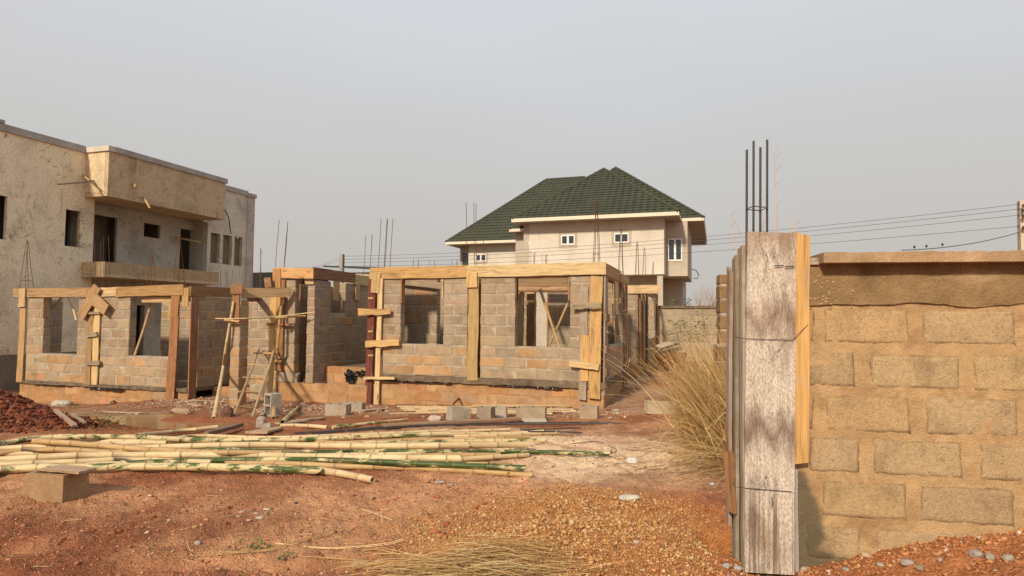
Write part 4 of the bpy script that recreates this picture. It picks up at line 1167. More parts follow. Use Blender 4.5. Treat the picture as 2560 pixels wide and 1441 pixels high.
c = band(-0.46, 0.06, 0.14, 0.8, (0.21, 0.13, 0.08), c)
c = band(0.17, 0.07, 0.14, 0.85, (0.16, 0.105, 0.07), c)
c = band(-0.95, 0.10, 0.22, 0.7, (0.27, 0.18, 0.115), c)
dr = q.ramp(q.noise(q.mapped((0.5, 26, 26)), 1.4, 4, 0.65, 0.4), ((0.50, 0.0), (0.60, 1.0)))
c = q.mix(q.math('MULTIPLY', dr, q.ramp(ox, ((0.35, 0.0), (0.62, 0.85)))), c, (0.17, 0.12, 0.085))
c = q.mix(q.ramp(q.noise(q.mapped((2.6, 9, 9)), 1.3, 6, 0.75, 0.8), ((0.58, 0.0), (0.70, 0.95))), c, (0.07, 0.05, 0.04))
c = q.mix(0.55, c, q.ramp(g, ((0.3, 0.55), (0.6, 1.1))), 'MULTIPLY')
kn = q.n('TexVoronoi', {'feature': 'F1'}, Vector=q.mapped((2.2, 6, 6)), Scale=1.0).outputs['Distance']
c = q.mix(q.ramp(kn, ((0.05, 0.9), (0.16, 0.0))), c, (0.05, 0.03, 0.02))
q.color(c); q.bump(q.math('ADD', g, sp), 0.6, 0.008)
M_WASH = q.m
nboard('formwork_board', 1928, 582, 1922, 1432, 115, OFF, 0.03, (0.6, 0.55, 0.5), M_WASH, wav=0.006, skew=0.006, segs=14)
nboard('formwork_board', 2003, 586, 2001, 1158, 36, OFF - 0.01, 0.028, (0.62, 0.36, 0.125), M_WOOD, wav=0.004, skew=0.012)
a = nw(1870, 900, OFF)[0]
for (du, vv, w_, yt, yb_, c_, m_, tilt) in ((-0.014, 0.03, 0.14, 618, 1432, (0.36, 0.27, 0.18), M_WOOD_OLD, -0.004), (-0.036, 0.10, 0.12, 640, 1432, (0.30, 0.22, 0.145), M_WOOD_OLD, -0.012), (-0.056, 0.16, 0.10, 668, 1330, (0.30, 0.17, 0.09), M_WOOD_OLD, -0.018)):
    zt = nw(1866, yt, 0)[1]; zb = nw(1866, yb_, 0)[1]
    board('formwork_board', nwp(a + du, vv, zt), nwp(a + du + tilt, vv + 0.02, zb), w_, 0.020, -NU, colm, c_, mat=m_, wav=0.02, segs=14, bow=0.012, skew=0.03)
board('formwork_board', nwp(a - 0.085, 0.10, nw(1866, 1140)[1]), nwp(a - 0.075, 0.06, nw(1866, 1290)[1]), 0.085, 0.022, -NU - NV * 0.5, colm, (0.33, 0.17, 0.075), wav=0.012, w1=0.045)
mb = MB(); mb.box(a + 0.0, UL + 0.0, 0.0, 0.24, -0.5, nw(1922, 640)[1])
put('concrete_core', new_mesh('concrete_core', mb.v, mb.f, M_CONC), colm, NM)
for (px, yt, vv, dx) in ((1867, 375, 0.05, 0), (1884, 353, 0.20, 0), (1901, 369, 0.06, 0), (1918, 350, 0.20, 0)):
    b0 = nw(px - 1, 640, -vv); t0 = nw(px, yt, -vv)
    mb = MB(); mb.tube([nwp(b0[0], vv, b0[1] - 0.1), nwp(t0[0], vv, t0[1])], 0.0068, 8)
    mb.build('rebar', M_STEEL, colm)
mb = MB()
ps = [nwp(nw(px, 521, -vv)[0], vv, nw(px, yy, -vv)[1]) for (px, yy, vv) in ((1865, 524, 0.04), (1882, 516, 0.215), (1920, 519, 0.215), (1902, 527, 0.045))]
mb.tube(ps + [ps[0]], 0.0032, 5); mb.build('stirrup', M_STEEL, colm)
for (pa, pb, pc) in (((1838, 843), (1860, 847), (1982, 851)), ((1840, 1218), (1866, 1221), (1980, 1230))):
    mb = MB(); mb.tube([nwp(nw(x_, y_, 0.078)[0], -0.078, nw(x_, y_, 0.078)[1]) for x_, y_ in (pa, pb, pc)], 0.0018, 4)
    mb.build('tie_wire', M_WIRE, colm)
mb = MB(); s_ = nw(1982, 850, 0.08); e_ = nw(2020, 812, 0.06)
mb.tube([nwp(s_[0], -0.08, s_[1]), nwp(e_[0], -0.06, e_[1])], 0.0018, 4); mb.build('tie_wire', M_WIRE, colm)
for (x_, y_) in ((1950, 664), (1976, 666)):
    mb = MB(); s_ = nw(x_ - 14, y_ + 1, 0.09)
    mb.tube([nwp(s_[0], -0.085, s_[1]), nwp(s_[0] + 0.05, -0.082, s_[1] + 0.003)], 0.003, 5); mb.build('nail', M_WIRE, colm)

# ================================================================== two storey shell with parapet, left
lb = thing('two_storey_building', 'weathered cream two storey shell with flat parapet and a deep balcony canopy', 'building', (-20.4, 15, -0.8))
q = Nodes('aged_plaster', 0.95, 0.1)
v = q.mapped((1, 1, 1))
n1 = q.noise(v, 0.9, 7, 0.68, 0.4); n2 = q.noise(v, 14, 5, 0.7); n3 = q.noise(v, 70, 3, 0.6)
c = q.mix(1.0, q.objcol(), q.ramp(n1, ((0.28, 0.64), (0.5, 1.0), (0.75, 1.12))), 'MULTIPLY')
c = q.mix(0.8, c, q.ramp(n2, ((0.3, 0.66), (0.6, 1.06))), 'MULTIPLY')
c = q.mix(0.4, c, q.ramp(n3, ((0.3, 0.75), (0.7, 1.15))), 'MULTIPLY')
s1 = q.ramp(q.noise(q.mapped((1.0, 1.0, 0.55)), 1.5, 8, 0.78, 0.8), ((0.55, 0.0), (0.68, 1.0)))
c = q.mix(q.math('MULTIPLY', s1, 0.8), c, (0.30, 0.20, 0.11))
s2 = q.ramp(q.noise(v, 5.5, 6, 0.75, 0.5), ((0.60, 0.0), (0.68, 1.0)))
c = q.mix(q.math('MULTIPLY', s2, 0.75), c, (0.13, 0.085, 0.045))
cr = q.n('TexVoronoi', {'feature': 'DISTANCE_TO_EDGE'}, Vector=q.n('VectorMath', {'operation': 'ADD'}, i0=v, i1=q.n('VectorMath', {'operation': 'SCALE'}, i0=q.n('TexNoise', Vector=v, Scale=2.2, Detail=4.0).outputs['Color'], Scale=0.9).outputs[0]).outputs[0], Scale=0.62).outputs['Distance']
ck = q.math('MULTIPLY', q.ramp(cr, ((0.0, 1.0), (0.010, 0.0))), q.ramp(q.noise(v, 0.7, 2, 0.5), ((0.52, 0.0), (0.6, 1.0))))
c = q.mix(q.math('MULTIPLY', ck, 0.8), c, (0.06, 0.04, 0.03))
q.color(c); q.bump(q.math('ADD', q.math('MULTIPLY', n1, 0.5), n2), 0.4, 0.02)
M_PLAS = q.m
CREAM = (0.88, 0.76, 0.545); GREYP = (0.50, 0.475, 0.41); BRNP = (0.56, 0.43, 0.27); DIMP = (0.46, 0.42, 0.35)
def lwall(name, x, y0, y1, z0, z1, openings, t, col, parent=lb, ragged=0.0):
    """wall with its outer face towards +X at x, from y0 to y1, with openings (ya, yb, za, zb)"""
    ys = sorted({y0, y1} | {o[0] for o in openings} | {o[1] for o in openings})
    zs = sorted({z0, z1} | {o[2] for o in openings} | {o[3] for o in openings})
    def solid(i, j):
        if i < 0 or j < 0 or i >= len(ys) - 1 or j >= len(zs) - 1: return False
        a, b = (ys[i] + ys[i + 1]) / 2, (zs[j] + zs[j + 1]) / 2
        return not any(o[0] < a < o[1] and o[2] < b < o[3] for o in openings)
    mb = MB()
    for i in range(len(ys) - 1):
        for j in range(len(zs) - 1):
            if not solid(i, j): continue
            a, b, c_, d = ys[i], ys[i + 1], zs[j], zs[j + 1]
            mb.add([(x, a, c_), (x, b, c_), (x, b, d), (x, a, d)], [(0, 1, 2, 3)])
            mb.add([(x - t, a, c_), (x - t, b, c_), (x - t, b, d), (x - t, a, d)], [(3, 2, 1, 0)])
            if not solid(i - 1, j): mb.add([(x, a, c_), (x, a, d), (x - t, a, d), (x - t, a, c_)], [(0, 1, 2, 3)])
            if not solid(i + 1, j): mb.add([(x, b, c_), (x, b, d), (x - t, b, d), (x - t, b, c_)], [(3, 2, 1, 0)])
            if not solid(i, j - 1): mb.add([(x, a, c_), (x, b, c_), (x - t, b, c_), (x - t, a, c_)], [(3, 2, 1, 0)])
            if not solid(i, j + 1): mb.add([(x, a, d), (x, b, d), (x - t, b, d), (x - t, a, d)], [(0, 1, 2, 3)])
    return mb.build(name, M_PLAS, parent, color=col)
def lbox(name, x0, x1, y0, y1, z0, z1, col, mat=None, parent=lb):
    mb = MB(); mb.box(x0, x1, y0, y1, z0, z1)
    return mb.build(name, mat or M_PLAS, parent, color=col)
XW, XRC, XCN = -20.4, -21.15, -19.35
lwall('wall', XW, 9.0, 15.80, -1.3, 7.02, [(11.9, 13.03, 3.76, 5.08), (14.82, 15.32, 3.78, 5.0)], 0.12, CREAM)
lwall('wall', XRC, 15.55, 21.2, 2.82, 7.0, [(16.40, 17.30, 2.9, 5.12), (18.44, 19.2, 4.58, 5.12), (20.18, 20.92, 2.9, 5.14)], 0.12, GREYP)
lwall('wall', XW, 20.86, 23.15, -1.3, 7.02, [(21.03, 21.56, 3.77, 5.06), (21.74, 22.26, 3.77, 5.06), (22.42, 22.90, 3.75, 5.08)], 0.22, (0.64, 0.59, 0.49))
lbox('pilaster', XW - 0.4, XW + 0.03, 23.15, 23.60, -1.3, 7.0, (0.56, 0.50, 0.41))
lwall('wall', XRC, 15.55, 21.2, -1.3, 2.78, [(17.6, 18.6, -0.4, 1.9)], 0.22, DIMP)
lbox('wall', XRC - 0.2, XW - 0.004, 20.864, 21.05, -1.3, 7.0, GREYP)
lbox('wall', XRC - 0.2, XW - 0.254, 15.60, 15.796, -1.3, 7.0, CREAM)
lbox('plinth', XW - 0.1, XW + 0.03, 9.0, 15.7, -1.3, 0.28, (0.26, 0.22, 0.17))
# canopy with its parapet front, balcony slab and upstand
lbox('canopy', XW - 0.26, XCN, 15.42, 20.66, 5.50, 5.66, BRNP)
lbox('canopy', XCN - 0.15, XCN, 15.424, 20.656, 5.662, 7.02, BRNP)
lbox('canopy', XW - 0.02, XCN - 0.152, 15.42, 15.57, 5.662, 7.02, (0.70, 0.56, 0.36))
lbox('canopy', XW - 0.02, XCN - 0.152, 20.51, 20.66, 5.662, 7.02, BRNP)
lbox('canopy_slab', XRC - 0.1, XW - 0.262, 15.8, 20.86, 5.52, 5.66, DIMP)
M_COPL = m_rough('parapet_coping', (0.42, 0.40, 0.36), (0.75, 1.12), 2, 40, (0.2, 0.17, 0.13), 0.4, 0.3, 0.01)
lbox('parapet_coping', XW - 0.3, XW + 0.06, 9.0, 15.36, 7.022, 7.24, None, M_COPL)
lbox('parapet_coping', XW - 0.02, XCN + 0.05, 15.362, 15.60, 7.024, 7.20, None, m_rough('pale_coping', (0.62, 0.55, 0.44), (0.8, 1.1), 2, 40))
lbox('parapet_coping', XCN - 0.2, XCN + 0.06, 15.602, 20.72, 7.022, 7.21, None, M_COPL)
lbox('parapet_coping', XW - 0.3, XW + 0.06, 20.724, 23.12, 7.022, 7.24, None, M_COPL)
lbox('parapet_coping', XW - 0.4, XW + 0.08, 23.122, 23.66, 7.0, 7.17, None, M_COPL)
lbox('parapet_coping', XW - 0.3, XW + 0.09, 12.2, 12.80, 7.242, 7.34, None, M_COPL)
lbox('balcony_slab', XRC - 0.1, XCN, 15.42, 20.46, 2.78, 2.90, BRNP)
lbox('balcony_upstand', XCN - 0.13, XCN - 0.004, 15.424, 20.456, 2.902, 3.29, (0.45, 0.33, 0.19))
lbox('balcony_upstand', XW + 0.002, XCN - 0.132, 15.424, 15.55, 2.902, 3.29, (0.60, 0.44, 0.25))
# dark rooms behind the openings
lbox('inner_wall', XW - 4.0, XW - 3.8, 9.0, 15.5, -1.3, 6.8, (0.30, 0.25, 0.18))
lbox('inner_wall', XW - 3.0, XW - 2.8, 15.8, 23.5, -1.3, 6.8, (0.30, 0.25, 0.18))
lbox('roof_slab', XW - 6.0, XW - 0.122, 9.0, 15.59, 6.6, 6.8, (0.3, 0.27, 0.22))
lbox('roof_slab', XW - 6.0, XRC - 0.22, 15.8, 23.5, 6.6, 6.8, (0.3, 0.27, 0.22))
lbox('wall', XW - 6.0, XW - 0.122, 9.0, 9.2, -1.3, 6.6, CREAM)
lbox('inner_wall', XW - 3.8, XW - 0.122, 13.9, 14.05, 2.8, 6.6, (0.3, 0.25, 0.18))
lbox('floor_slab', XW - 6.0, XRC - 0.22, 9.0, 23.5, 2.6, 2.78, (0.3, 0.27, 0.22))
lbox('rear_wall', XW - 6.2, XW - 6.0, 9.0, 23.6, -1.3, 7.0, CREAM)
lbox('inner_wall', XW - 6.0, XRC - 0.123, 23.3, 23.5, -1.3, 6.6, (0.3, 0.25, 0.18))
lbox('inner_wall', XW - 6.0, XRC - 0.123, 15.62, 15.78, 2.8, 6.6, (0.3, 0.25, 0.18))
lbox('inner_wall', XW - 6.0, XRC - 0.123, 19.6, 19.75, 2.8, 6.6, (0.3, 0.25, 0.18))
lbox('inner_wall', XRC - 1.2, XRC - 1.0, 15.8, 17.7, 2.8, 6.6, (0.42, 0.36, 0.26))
for ya, yb_ in ((21.03, 21.56), (21.74, 22.26), (22.42, 22.90)):
    lbox('louvre_block', XW - 0.215, XW - 0.15, ya + 0.02, yb_ - 0.02, 3.79, 5.04, (0.20, 0.155, 0.10))
# chipped reveal beside the small window, poles sticking out of the masonry
mb = MB()
for k in range(70):
    yy = 15.32 + abs(RND.gauss(0, 0.06)); zz = RND.uniform(3.8, 5.0); s = RND.uniform(0.02, 0.05)
    mb.add([(XW - 0.02 + a_[0] * s * 0.6, yy + a_[1] * s, zz + a_[2] * s) for a_ in _ico_v], [tuple(f_) for f_ in _ico_f])
o = mb.build('broken_edge', M_PLAS, lb, color=(0.40, 0.29, 0.16)); o['kind'] = 'stuff'
def pole_part(pts, r, mat):
    mb = MB(); mb.tube(pts, r, 7); return mb.build('putlog_pole', mat, lb)
pole_part([on_x(251, 450, XW + 0.05), on_y(205, 456, 14.6), on_y(143, 461, 14.0)], 0.03, m_plain('grey_pole', (0.22, 0.16, 0.12), 0.9))
pole_part([on_x(207, 438, XW - 0.02), on_y(224, 452, 15.0)], 0.03, M_BAM_DRY)
pole_part([on_x(333, 457, XCN - 0.02), on_x(340, 469, XCN + 0.25), ], 0.045, M_BAM_DRY)
pole_part([on_x(358, 492, XCN + 0.05), on_x(375, 521, XCN + 0.45)], 0.035, M_BAM_DRY)
pole_part([on_x(440, 594, XRC), on_x(500, 606, XCN - 0.4)], 0.035, M_BAM_PALE)
pole_part([on_x(562, 524, XW), on_x(572, 545, XW + 0.3), on_x(577, 585, XW + 0.2)], 0.022, M_STEEL)
mb = MB(); mb.tube([on_x(237, 487, XW - 0.1), on_x(234, 489, XW + 0.12)], 0.06, 10)
mb.build('drain_pipe', m_plain('grey_pvc', (0.16, 0.19, 0.18), 0.5), lb)

# ================================================================== green roofed house
hs = thing('green_roof_house', 'two storey cream house with a dark green tiled hip roof and small white windows', 'house', (-5.7, 30, -0.3))
M_HOUSE = m_rough('house_render', (0.65, 0.60, 0.51), (0.84, 1.08), 0.7, 25, (0.45, 0.36, 0.26), 0.45, 0.25, 0.02, stretch=(1, 1, 0.6), stain_sc=0.8)
M_HOUSE_G = m_rough('house_grey_render', (0.50, 0.44, 0.35), (0.8, 1.1), 0.9, 25, (0.33, 0.28, 0.22), 0.5, 0.25, 0.02)
M_PATCH = m_rough('fresh_render_patch', (0.47, 0.40, 0.31), (0.8, 1.15), 4, 30)
M_FASC = m_plain('cream_fascia', (0.72, 0.62, 0.48), 0.7, 0, 0.06, 2)
M_SOFF = m_plain('grey_soffit', (0.36, 0.31, 0.26), 0.8, 0, 0.08, 2)
M_PVC = m_plain('white_window_frame', (0.78, 0.78, 0.77), 0.4, 0, 0.03, 5, 0.4)
M_GLASS = m_plain('dark_window_glass', (0.035, 0.045, 0.05), 0.06, 0, 0.2, 3, 0.6)
q = Nodes('green_roof_tile', 0.7, 0.25)
v = q.mapped((1, 1, 1))
q.color(q.mix(1.0, (0.052, 0.058, 0.037), q.ramp(q.noise(v, 1.1, 4, 0.6), ((0.3, 0.85), (0.7, 1.12))), 'MULTIPLY'))
M_TILE = q.m
def hbox(name, x0, x1, y0, y1, z0, z1, mat, parent=hs):
    mb = MB(); mb.box(x0, x1, y0, y1, z0, z1); return mb.build(name, mat, parent)
def roof_plane(parent, e0, e1, r0, r1, nrow):
    """one roof slope from eave e0-e1 up to ridge r0-r1, each tile course a wavy strip of its own"""
    e0, e1, r0, r1 = [Vector(p) for p in (e0, e1, r0, r1)]
    ax = (e1 - e0).normalized(); up = ((r0 + r1) / 2 - (e0 + e1) / 2); up = (up - ax * up.dot(ax)).normalized()
    nn = ax.cross(up).normalized()
    for k in range(nrow):
        f0, f1 = k / nrow, (k + 1.12) / nrow
        f1 = min(f1, 1.0)
        a0, b0 = e0.lerp(r0, f0), e1.lerp(r1, f0); a1, b1 = e0.lerp(r0, f1), e1.lerp(r1, f1)
        L = (b0 - a0).length
        n = max(2, int(L / 0.085)); n = min(n, 150)
        vs, fs = [], []
        for i in range(n + 1):
            t = i / n
            p0, p1 = a0.lerp(b0, t), a1.lerp(b1, t)
            w_ = math.sin(((p0 - e0).dot(ax)) / 0.34 * 2 * math.pi) * 0.009
            vs += [p0 + nn * (0.010 + w_), p0 + nn * (0.045 + w_) - up * 0.012 * w_ / 0.012, p1 + nn * (0.004 + w_ * 0.8)]
        for i in range(n):
            o = i * 3
            fs += [(o, o + 3, o + 4, o + 1), (o + 1, o + 4, o + 5, o + 2)]
        mb = MB(); mb.add(vs, fs); mb.build('tile_course', M_TILE, parent)
def ridge(parent, p, q_, r=0.085):
    mb = MB(); p, q_ = Vector(p), Vector(q_)
    n = max(3, int((q_ - p).length / 0.35))
    pts, rr = [], []
    for k in range(n):
        pts += [p.lerp(q_, k / n), p.lerp(q_, (k + 0.94) / n)]; rr += [r * 1.1, r * 0.92]
    mb.tube(pts, rr, 7); mb.build('ridge_cap', M_TILE, parent)
def hip(name, x0, x1, yf, yb_, ze, apex_f, apex_b, rows, left=True, right=True, fas=0.17):
    """hip roof: eaves at ze, ridge from apex_f to apex_b"""
    xl = Vector((x0, yf, ze)); xr = Vector((x1, yf, ze)); bl = Vector((x0, yb_, ze)); br = Vector((x1, yb_, ze))
    af, ab = Vector(apex_f), Vector(apex_b)
    mb = MB()                                                        # soffit board closes the underside
    mb.box(x0 + 0.03, x1 - 0.03, yf + 0.03, yb_ - 0.03, ze - fas, ze - fas + 0.03)
    root = mb.build('roof', M_SOFF, hs)
    roof_plane(root, xl, xr, af, af + Vector((0.02, 0, 0)), rows)
    if left: roof_plane(root, bl, xl, ab, af, rows)
    if right: roof_plane(root, xr, br, af, ab, rows)
    ridge(root, xl, af); ridge(root, xr, af); ridge(root, af, ab)
    for (a_, b_) in ((xl, xr), (xr, br), (bl, xl)):
        d = (b_ - a_).normalized()
        mb = MB()
        o_ = Vector((d.y, -d.x, 0)) * 0.015
        p = [a_ - Vector((0, 0, fas)), b_ - Vector((0, 0, fas)), b_ + Vector((0, 0, 0.0)), a_ + Vector((0, 0, 0.0))]
        mb.add([w_ + o_ for w_ in p] + [w_ - o_ for w_ in p], [(0, 1, 2, 3), (7, 6, 5, 4), (3, 2, 6, 7), (0, 4, 5, 1), (0, 3, 7, 4), (1, 5, 6, 2)])
        mb.build('fascia', M_FASC, root)
    return root
# front block
hip('roof', -9.55, -1.57, 29.0, 36.0, 6.42, (-5.70, 33.2, 9.62), (-5.70, 36.0, 9.62), 20)
# block behind to the right with the second, slightly higher peak
hip('roof', -9.2, -0.52, 30.9, 41.0, 6.40, (-5.28, 34.6, 9.98), (-5.28, 41.0, 9.98), 21, fas=0.15)
# big roof to the left, further back
hip('roof', -17.3, -3.5, 38.3, 50.0, 6.62, (-11.85, 44.0, 11.75), (-11.85, 44.2, 11.75), 22)
rt = hip('roof', -14.0, -3.0, 38.5, 50.0, 6.64, (-9.0, 44.0, 11.74), (-9.0, 44.2, 11.74), 22, left=False, right=False)
roof_plane(rt, (-16.9, 38.32, 6.65), (-3.4, 38.32, 6.65), (-11.85, 44.02, 11.77), (-8.9, 44.02, 11.77), 22)
ridge(rt, (-11.85, 44.02, 11.78), (-8.9, 44.02, 11.78))
hip('roof', -10.1, -8.4, 30.3, 33.0, 6.12, (-8.9, 31.3, 6.9), (-8.9, 33.0, 6.9), 5, fas=0.15)
# walls
def win_h(x0, x1, y, z0, z1, nm=2, patch=True, parent=hs, mullion_w=0.05):
    if patch:
        hbox('render_patch', x0 - 0.13, x1 + 0.13, y - 0.006, y + 0.02, z0 - 0.16, z1 + 0.15, M_PATCH)
    f_ = hbox('window', x0, x1, y - 0.035, y + 0.05, z0, z1, M_PVC)
    w_ = (x1 - x0 - mullion_w * 2 * nm) / nm
    for k in range(nm):
        xx = x0 + mullion_w + k * (w_ + 2 * mullion_w)
        mb = MB(); mb.box(xx, xx + w_, y - 0.042, y - 0.033, z0 + 0.07, z1 - 0.07); mb.build('pane', M_GLASS, f_)
hbox('wall', -9.16, -2.29, 29.8, 36.0, 3.63, 6.28, M_HOUSE)
hbox('pilaster', -9.165, -8.92, 29.77, 30.0, 3.63, 6.27, M_HOUSE_G)
hbox('wall', -9.0, -2.75, 30.9, 36.0, -0.8, 3.627, M_HOUSE_G)
hbox('column', -2.62, -2.36, 29.9, 30.15, -0.8, 3.626, M_HOUSE_G)
hbox('wall', -9.95, -9.17, 30.9, 37.5, -0.8, 6.15, M_HOUSE_G)
win_h(-7.23, -6.55, 29.8, 5.14, 5.64); win_h(-4.62, -3.93, 29.8, 5.15, 5.64)
hbox('bay', -2.287, -1.27, 30.8, 36.0, 3.60, 6.25, M_HOUSE_G)
win_h(-2.18, -1.52, 30.8, 4.33, 5.42, 2, True)
hbox('wall', -2.7, -1.62, 33.2, 37.0, -0.8, 3.597, M_HOUSE_G)
for yy in (33.9, 34.9, 35.9):
    hbox('window', -1.618, -1.60, yy, yy + 0.35, 1.4, 2.7, M_GLASS)
hbox('wall', -15.95, -9.0, 39.1, 48.0, -0.8, 6.45, M_HOUSE)
hbox('wall', -16.9, -15.953, 39.9, 48.0, -0.8, 6.45, M_HOUSE_G)
win_h(-15.42, -14.66, 39.1, 5.33, 5.84)
hbox('window', -16.72, -16.1, 39.86, 39.92, 4.4, 6.05, M_GLASS)
win_h(-12.32, -12.02, 39.1, 4.5, 5.95, 1)
mb = MB(); mb.tube([(-1.1, 31.2, 3.95), (-0.9, 31.3, 3.9), (-0.78, 31.4, 3.7), (-0.85, 31.4, 3.5), (-1.02, 31.4, 3.52)], 0.02, 6); mb.build('cable_loop', M_PLASTIC, hs)
mb = MB(); mb.tube([(-8.3, 29.74, 4.2), (-8.95, 29.74, 5.4)], 0.02, 6); mb.build('waste_pipe', M_PVC, hs)
# ================================================================== things behind: fence, piers, sheds, poles
fence = thing('fence_wall', 'low grey block wall with dark coping closing the path between shell and grass', 'wall', (1.0, 24.0, -0.2))
wall(fence, (-2.4, 24.9, -0.6), 0, 4.6, 2.55, [], ch=0.25, pal=lambda r, n: jit_col((0.36, 0.285, 0.19), 0.14), name='wall', t=0.2)
mb = MB(); mb.box(-2.45, 2.3, 24.84, 25.16, 1.952, 2.05); mb.build('coping', M_BAND, fence)
def pier(px0, px1, dist, ptop, pbot, label, rowsh=0.25, hole=None, depth=0.6):
    p0, p1 = at(px0, ptop, dist), at(px1, ptop, dist)
    zt = p0[2]; zb = at(px0, pbot, dist)[2]
    t = thing('block_pier', label, 'pier', (p0[0], p0[1], zb))
    wall(t, (p0[0], p0[1], zb), NW_DEG, float(np.linalg.norm((p1 - p0)[:2])), zt - zb, hole or [], t=depth, ch=rowsh, pitch=0.5, pal=lambda r, n: jit_col((0.25, 0.155, 0.08), 0.12), name='wall')
    return t
p_ = pier(1799, 1872, 9.6, 685, 1010, 'brown block pier with a small square hole near its top', 0.23, [(0.14, 0.24, 1.50, 1.74)], 0.4)
stub = pier(1792, 1866, 7.6, 862, 1110, 'short dark cement stub wall rising from the dry grass', 0.25, None, 0.3)
# dark corrugated shed behind the left wing
shed = thing('shed', 'dark corrugated iron shed behind the porch', 'shed', (-19.5, 30, -0.5))
mb = MB()
p0, p1 = on_y(626, 682, 30), on_y(690, 682, 30)
n = 60
for k in range(n):
    x = p0[0] + (p1[0] - p0[0] + 1.5) * k / n; w_ = (p1[0] - p0[0] + 1.5) / n
    mb.box(x, x + w_ * 0.96, 30 + (0.03 if k % 2 else 0), 30.05 + (0.03 if k % 2 else 0), -1.0, p0[2])
o = mb.build('corrugated_sheet', m_plain('dark_iron', (0.035, 0.033, 0.032), 0.7, 0.2), shed); o['kind'] = 'stuff'
mb = MB(); mb.box(p0[0], p1[0] + 1.5, 30.1, 33, -1.0, p0[2] - 0.1); mb.build('wall', M_DARK, shed)
far = thing('bungalow', 'far low bungalow with a faded dark green mono pitch roof', 'house', (-24, 44, -0.5))
a_, b_, c_, d_ = on_y(808, 668, 44), on_y(850, 664, 44), on_y(935, 676, 44), on_y(820, 676, 44)
mb = MB(); mb.box(a_[0] + 0.6, c_[0] + 1.2, 44.6, 50, -1, c_[2] - 0.1); mb.build('wall', M_HOUSE_G, far)
mb = MB()
mb.add([(a_[0], 44, a_[2]), (c_[0] + 1, 44, c_[2]), (c_[0] + 1, 44, c_[2] + 0.12), (a_[0], 44, a_[2] + 0.12), (a_[0] + 0.9, 50, a_[2] + 0.5), (c_[0] + 1, 50, c_[2] + 0.55), (a_[0] + 0.9, 50, a_[2] + 0.38), (c_[0] + 1, 50, c_[2] + 0.4)],
       [(0, 1, 2, 3), (3, 2, 5, 4), (0, 6, 7, 1), (0, 3, 4, 6), (1, 7, 5, 2), (4, 5, 7, 6)])
mb.build('roof', m_plain('dark_green_sheet', (0.030, 0.042, 0.036), 0.6, 0, 0.25, 3), far)
M_POLE = m_plain('concrete_pole', (0.52, 0.43, 0.33), 0.9, 0, 0.12, 8)
def upole(px, ptop, dist, label, mat, w_=0.2):
    p = at(px, ptop, dist)
    t = thing('utility_pole', label, 'utility pole', (p[0], p[1], -0.8))
    mb = MB()
    zt = p[2]
    vs = []
    for z, s in ((-0.8, w_ * 0.75), (zt, w_ * 0.5)):
        vs += [(p[0] - s, p[1] - s, z), (p[0] + s, p[1] - s, z), (p[0] + s, p[1] + s, z), (p[0] - s, p[1] + s, z)]
    mb.add(vs, [(3, 2, 1, 0), (4, 5, 6, 7), (0, 1, 5, 4), (1, 2, 6, 5), (2, 3, 7, 6), (3, 0, 4, 7)])
    mb.build('pole', mat, t)
    return t, p
P1, P1p = upole(855, 636, 31.0, 'slim grey pole far behind the porch roof boards', M_CONC, 0.17)
P2, P2p = upole(2556, 503, 20.0, 'pale concrete pole with wire insulators rising behind the boundary wall', M_POLE, 0.22)
M_INS = m_plain('brown_insulator', (0.06, 0.03, 0.02), 0.35, 0, 0.1, 5, 0.5)
wires = []
for k, (y2, y1, sag) in enumerate(((511, 641, 0.34), (523, 649, 0.33), (538, 657, 0.32), (566, 666, 0.28))):
    for (pp, yy, dd, tt, sx) in ((P2, y2, 20.0, 2549, -1), (P1, y1, 31.0, 859, 1)):
        c0 = at(tt, yy, dd)
        mb = MB(); mb.tube([c0 + R0 * 0.0 - np.array([0, 0, .05]), c0 + np.array([0, 0, .05])], 0.035 if pp is P2 else 0.05, 8); mb.build('insulator', M_INS, pp)
    for ox in (-1,):
        mb = MB(); c0 = at(2559, y2 + 4, 19.75); mb.tube([c0 - np.array([0, 0, .05]), c0 + np.array([0, 0, .05])], 0.045, 8); mb.build('insulator', M_INS, P2)
    w0, w1 = at(2549, y2, 20.0), at(859, y1, 31.0)
    pts = [w0 + (w1 - w0) * t - np.array([0, 0, 1]) * sag * 4 * t * (1 - t) for t in np.linspace(0, 1, 26)]
    mb = MB(); mb.tube(pts, 0.007, 4)
    o = centred(mb, 'power_line', m_plain('wire_%d' % k, (0.10, 0.09, 0.085), 0.6))
    tag(o, ('topmost', 'second', 'third', 'lowest')[k] + ' of the four thin wires running from the concrete pole across the house', 'wire', 'wires between the two poles')
for k, (y1_, yl) in enumerate(((640, 668), (648, 672), (660, 690))):
    w0, w1 = at(855, y1_, 31.0), at(705 if k else 735, yl, 36.0)
    mb = MB(); mb.tube([w0 + (w1 - w0) * t - np.array([0, 0, 1]) * 0.25 * 4 * t * (1 - t) for t in np.linspace(0, 1, 10)], 0.006, 4)
    o = centred(mb, 'power_line', m_plain('wire_left_%d' % k, (0.10, 0.09, 0.085), 0.6))
    tag(o, ('upper', 'middle', 'lower')[k] + ' wire sloping down from the slim grey pole behind the porch', 'wire', 'wires left of the slim pole')
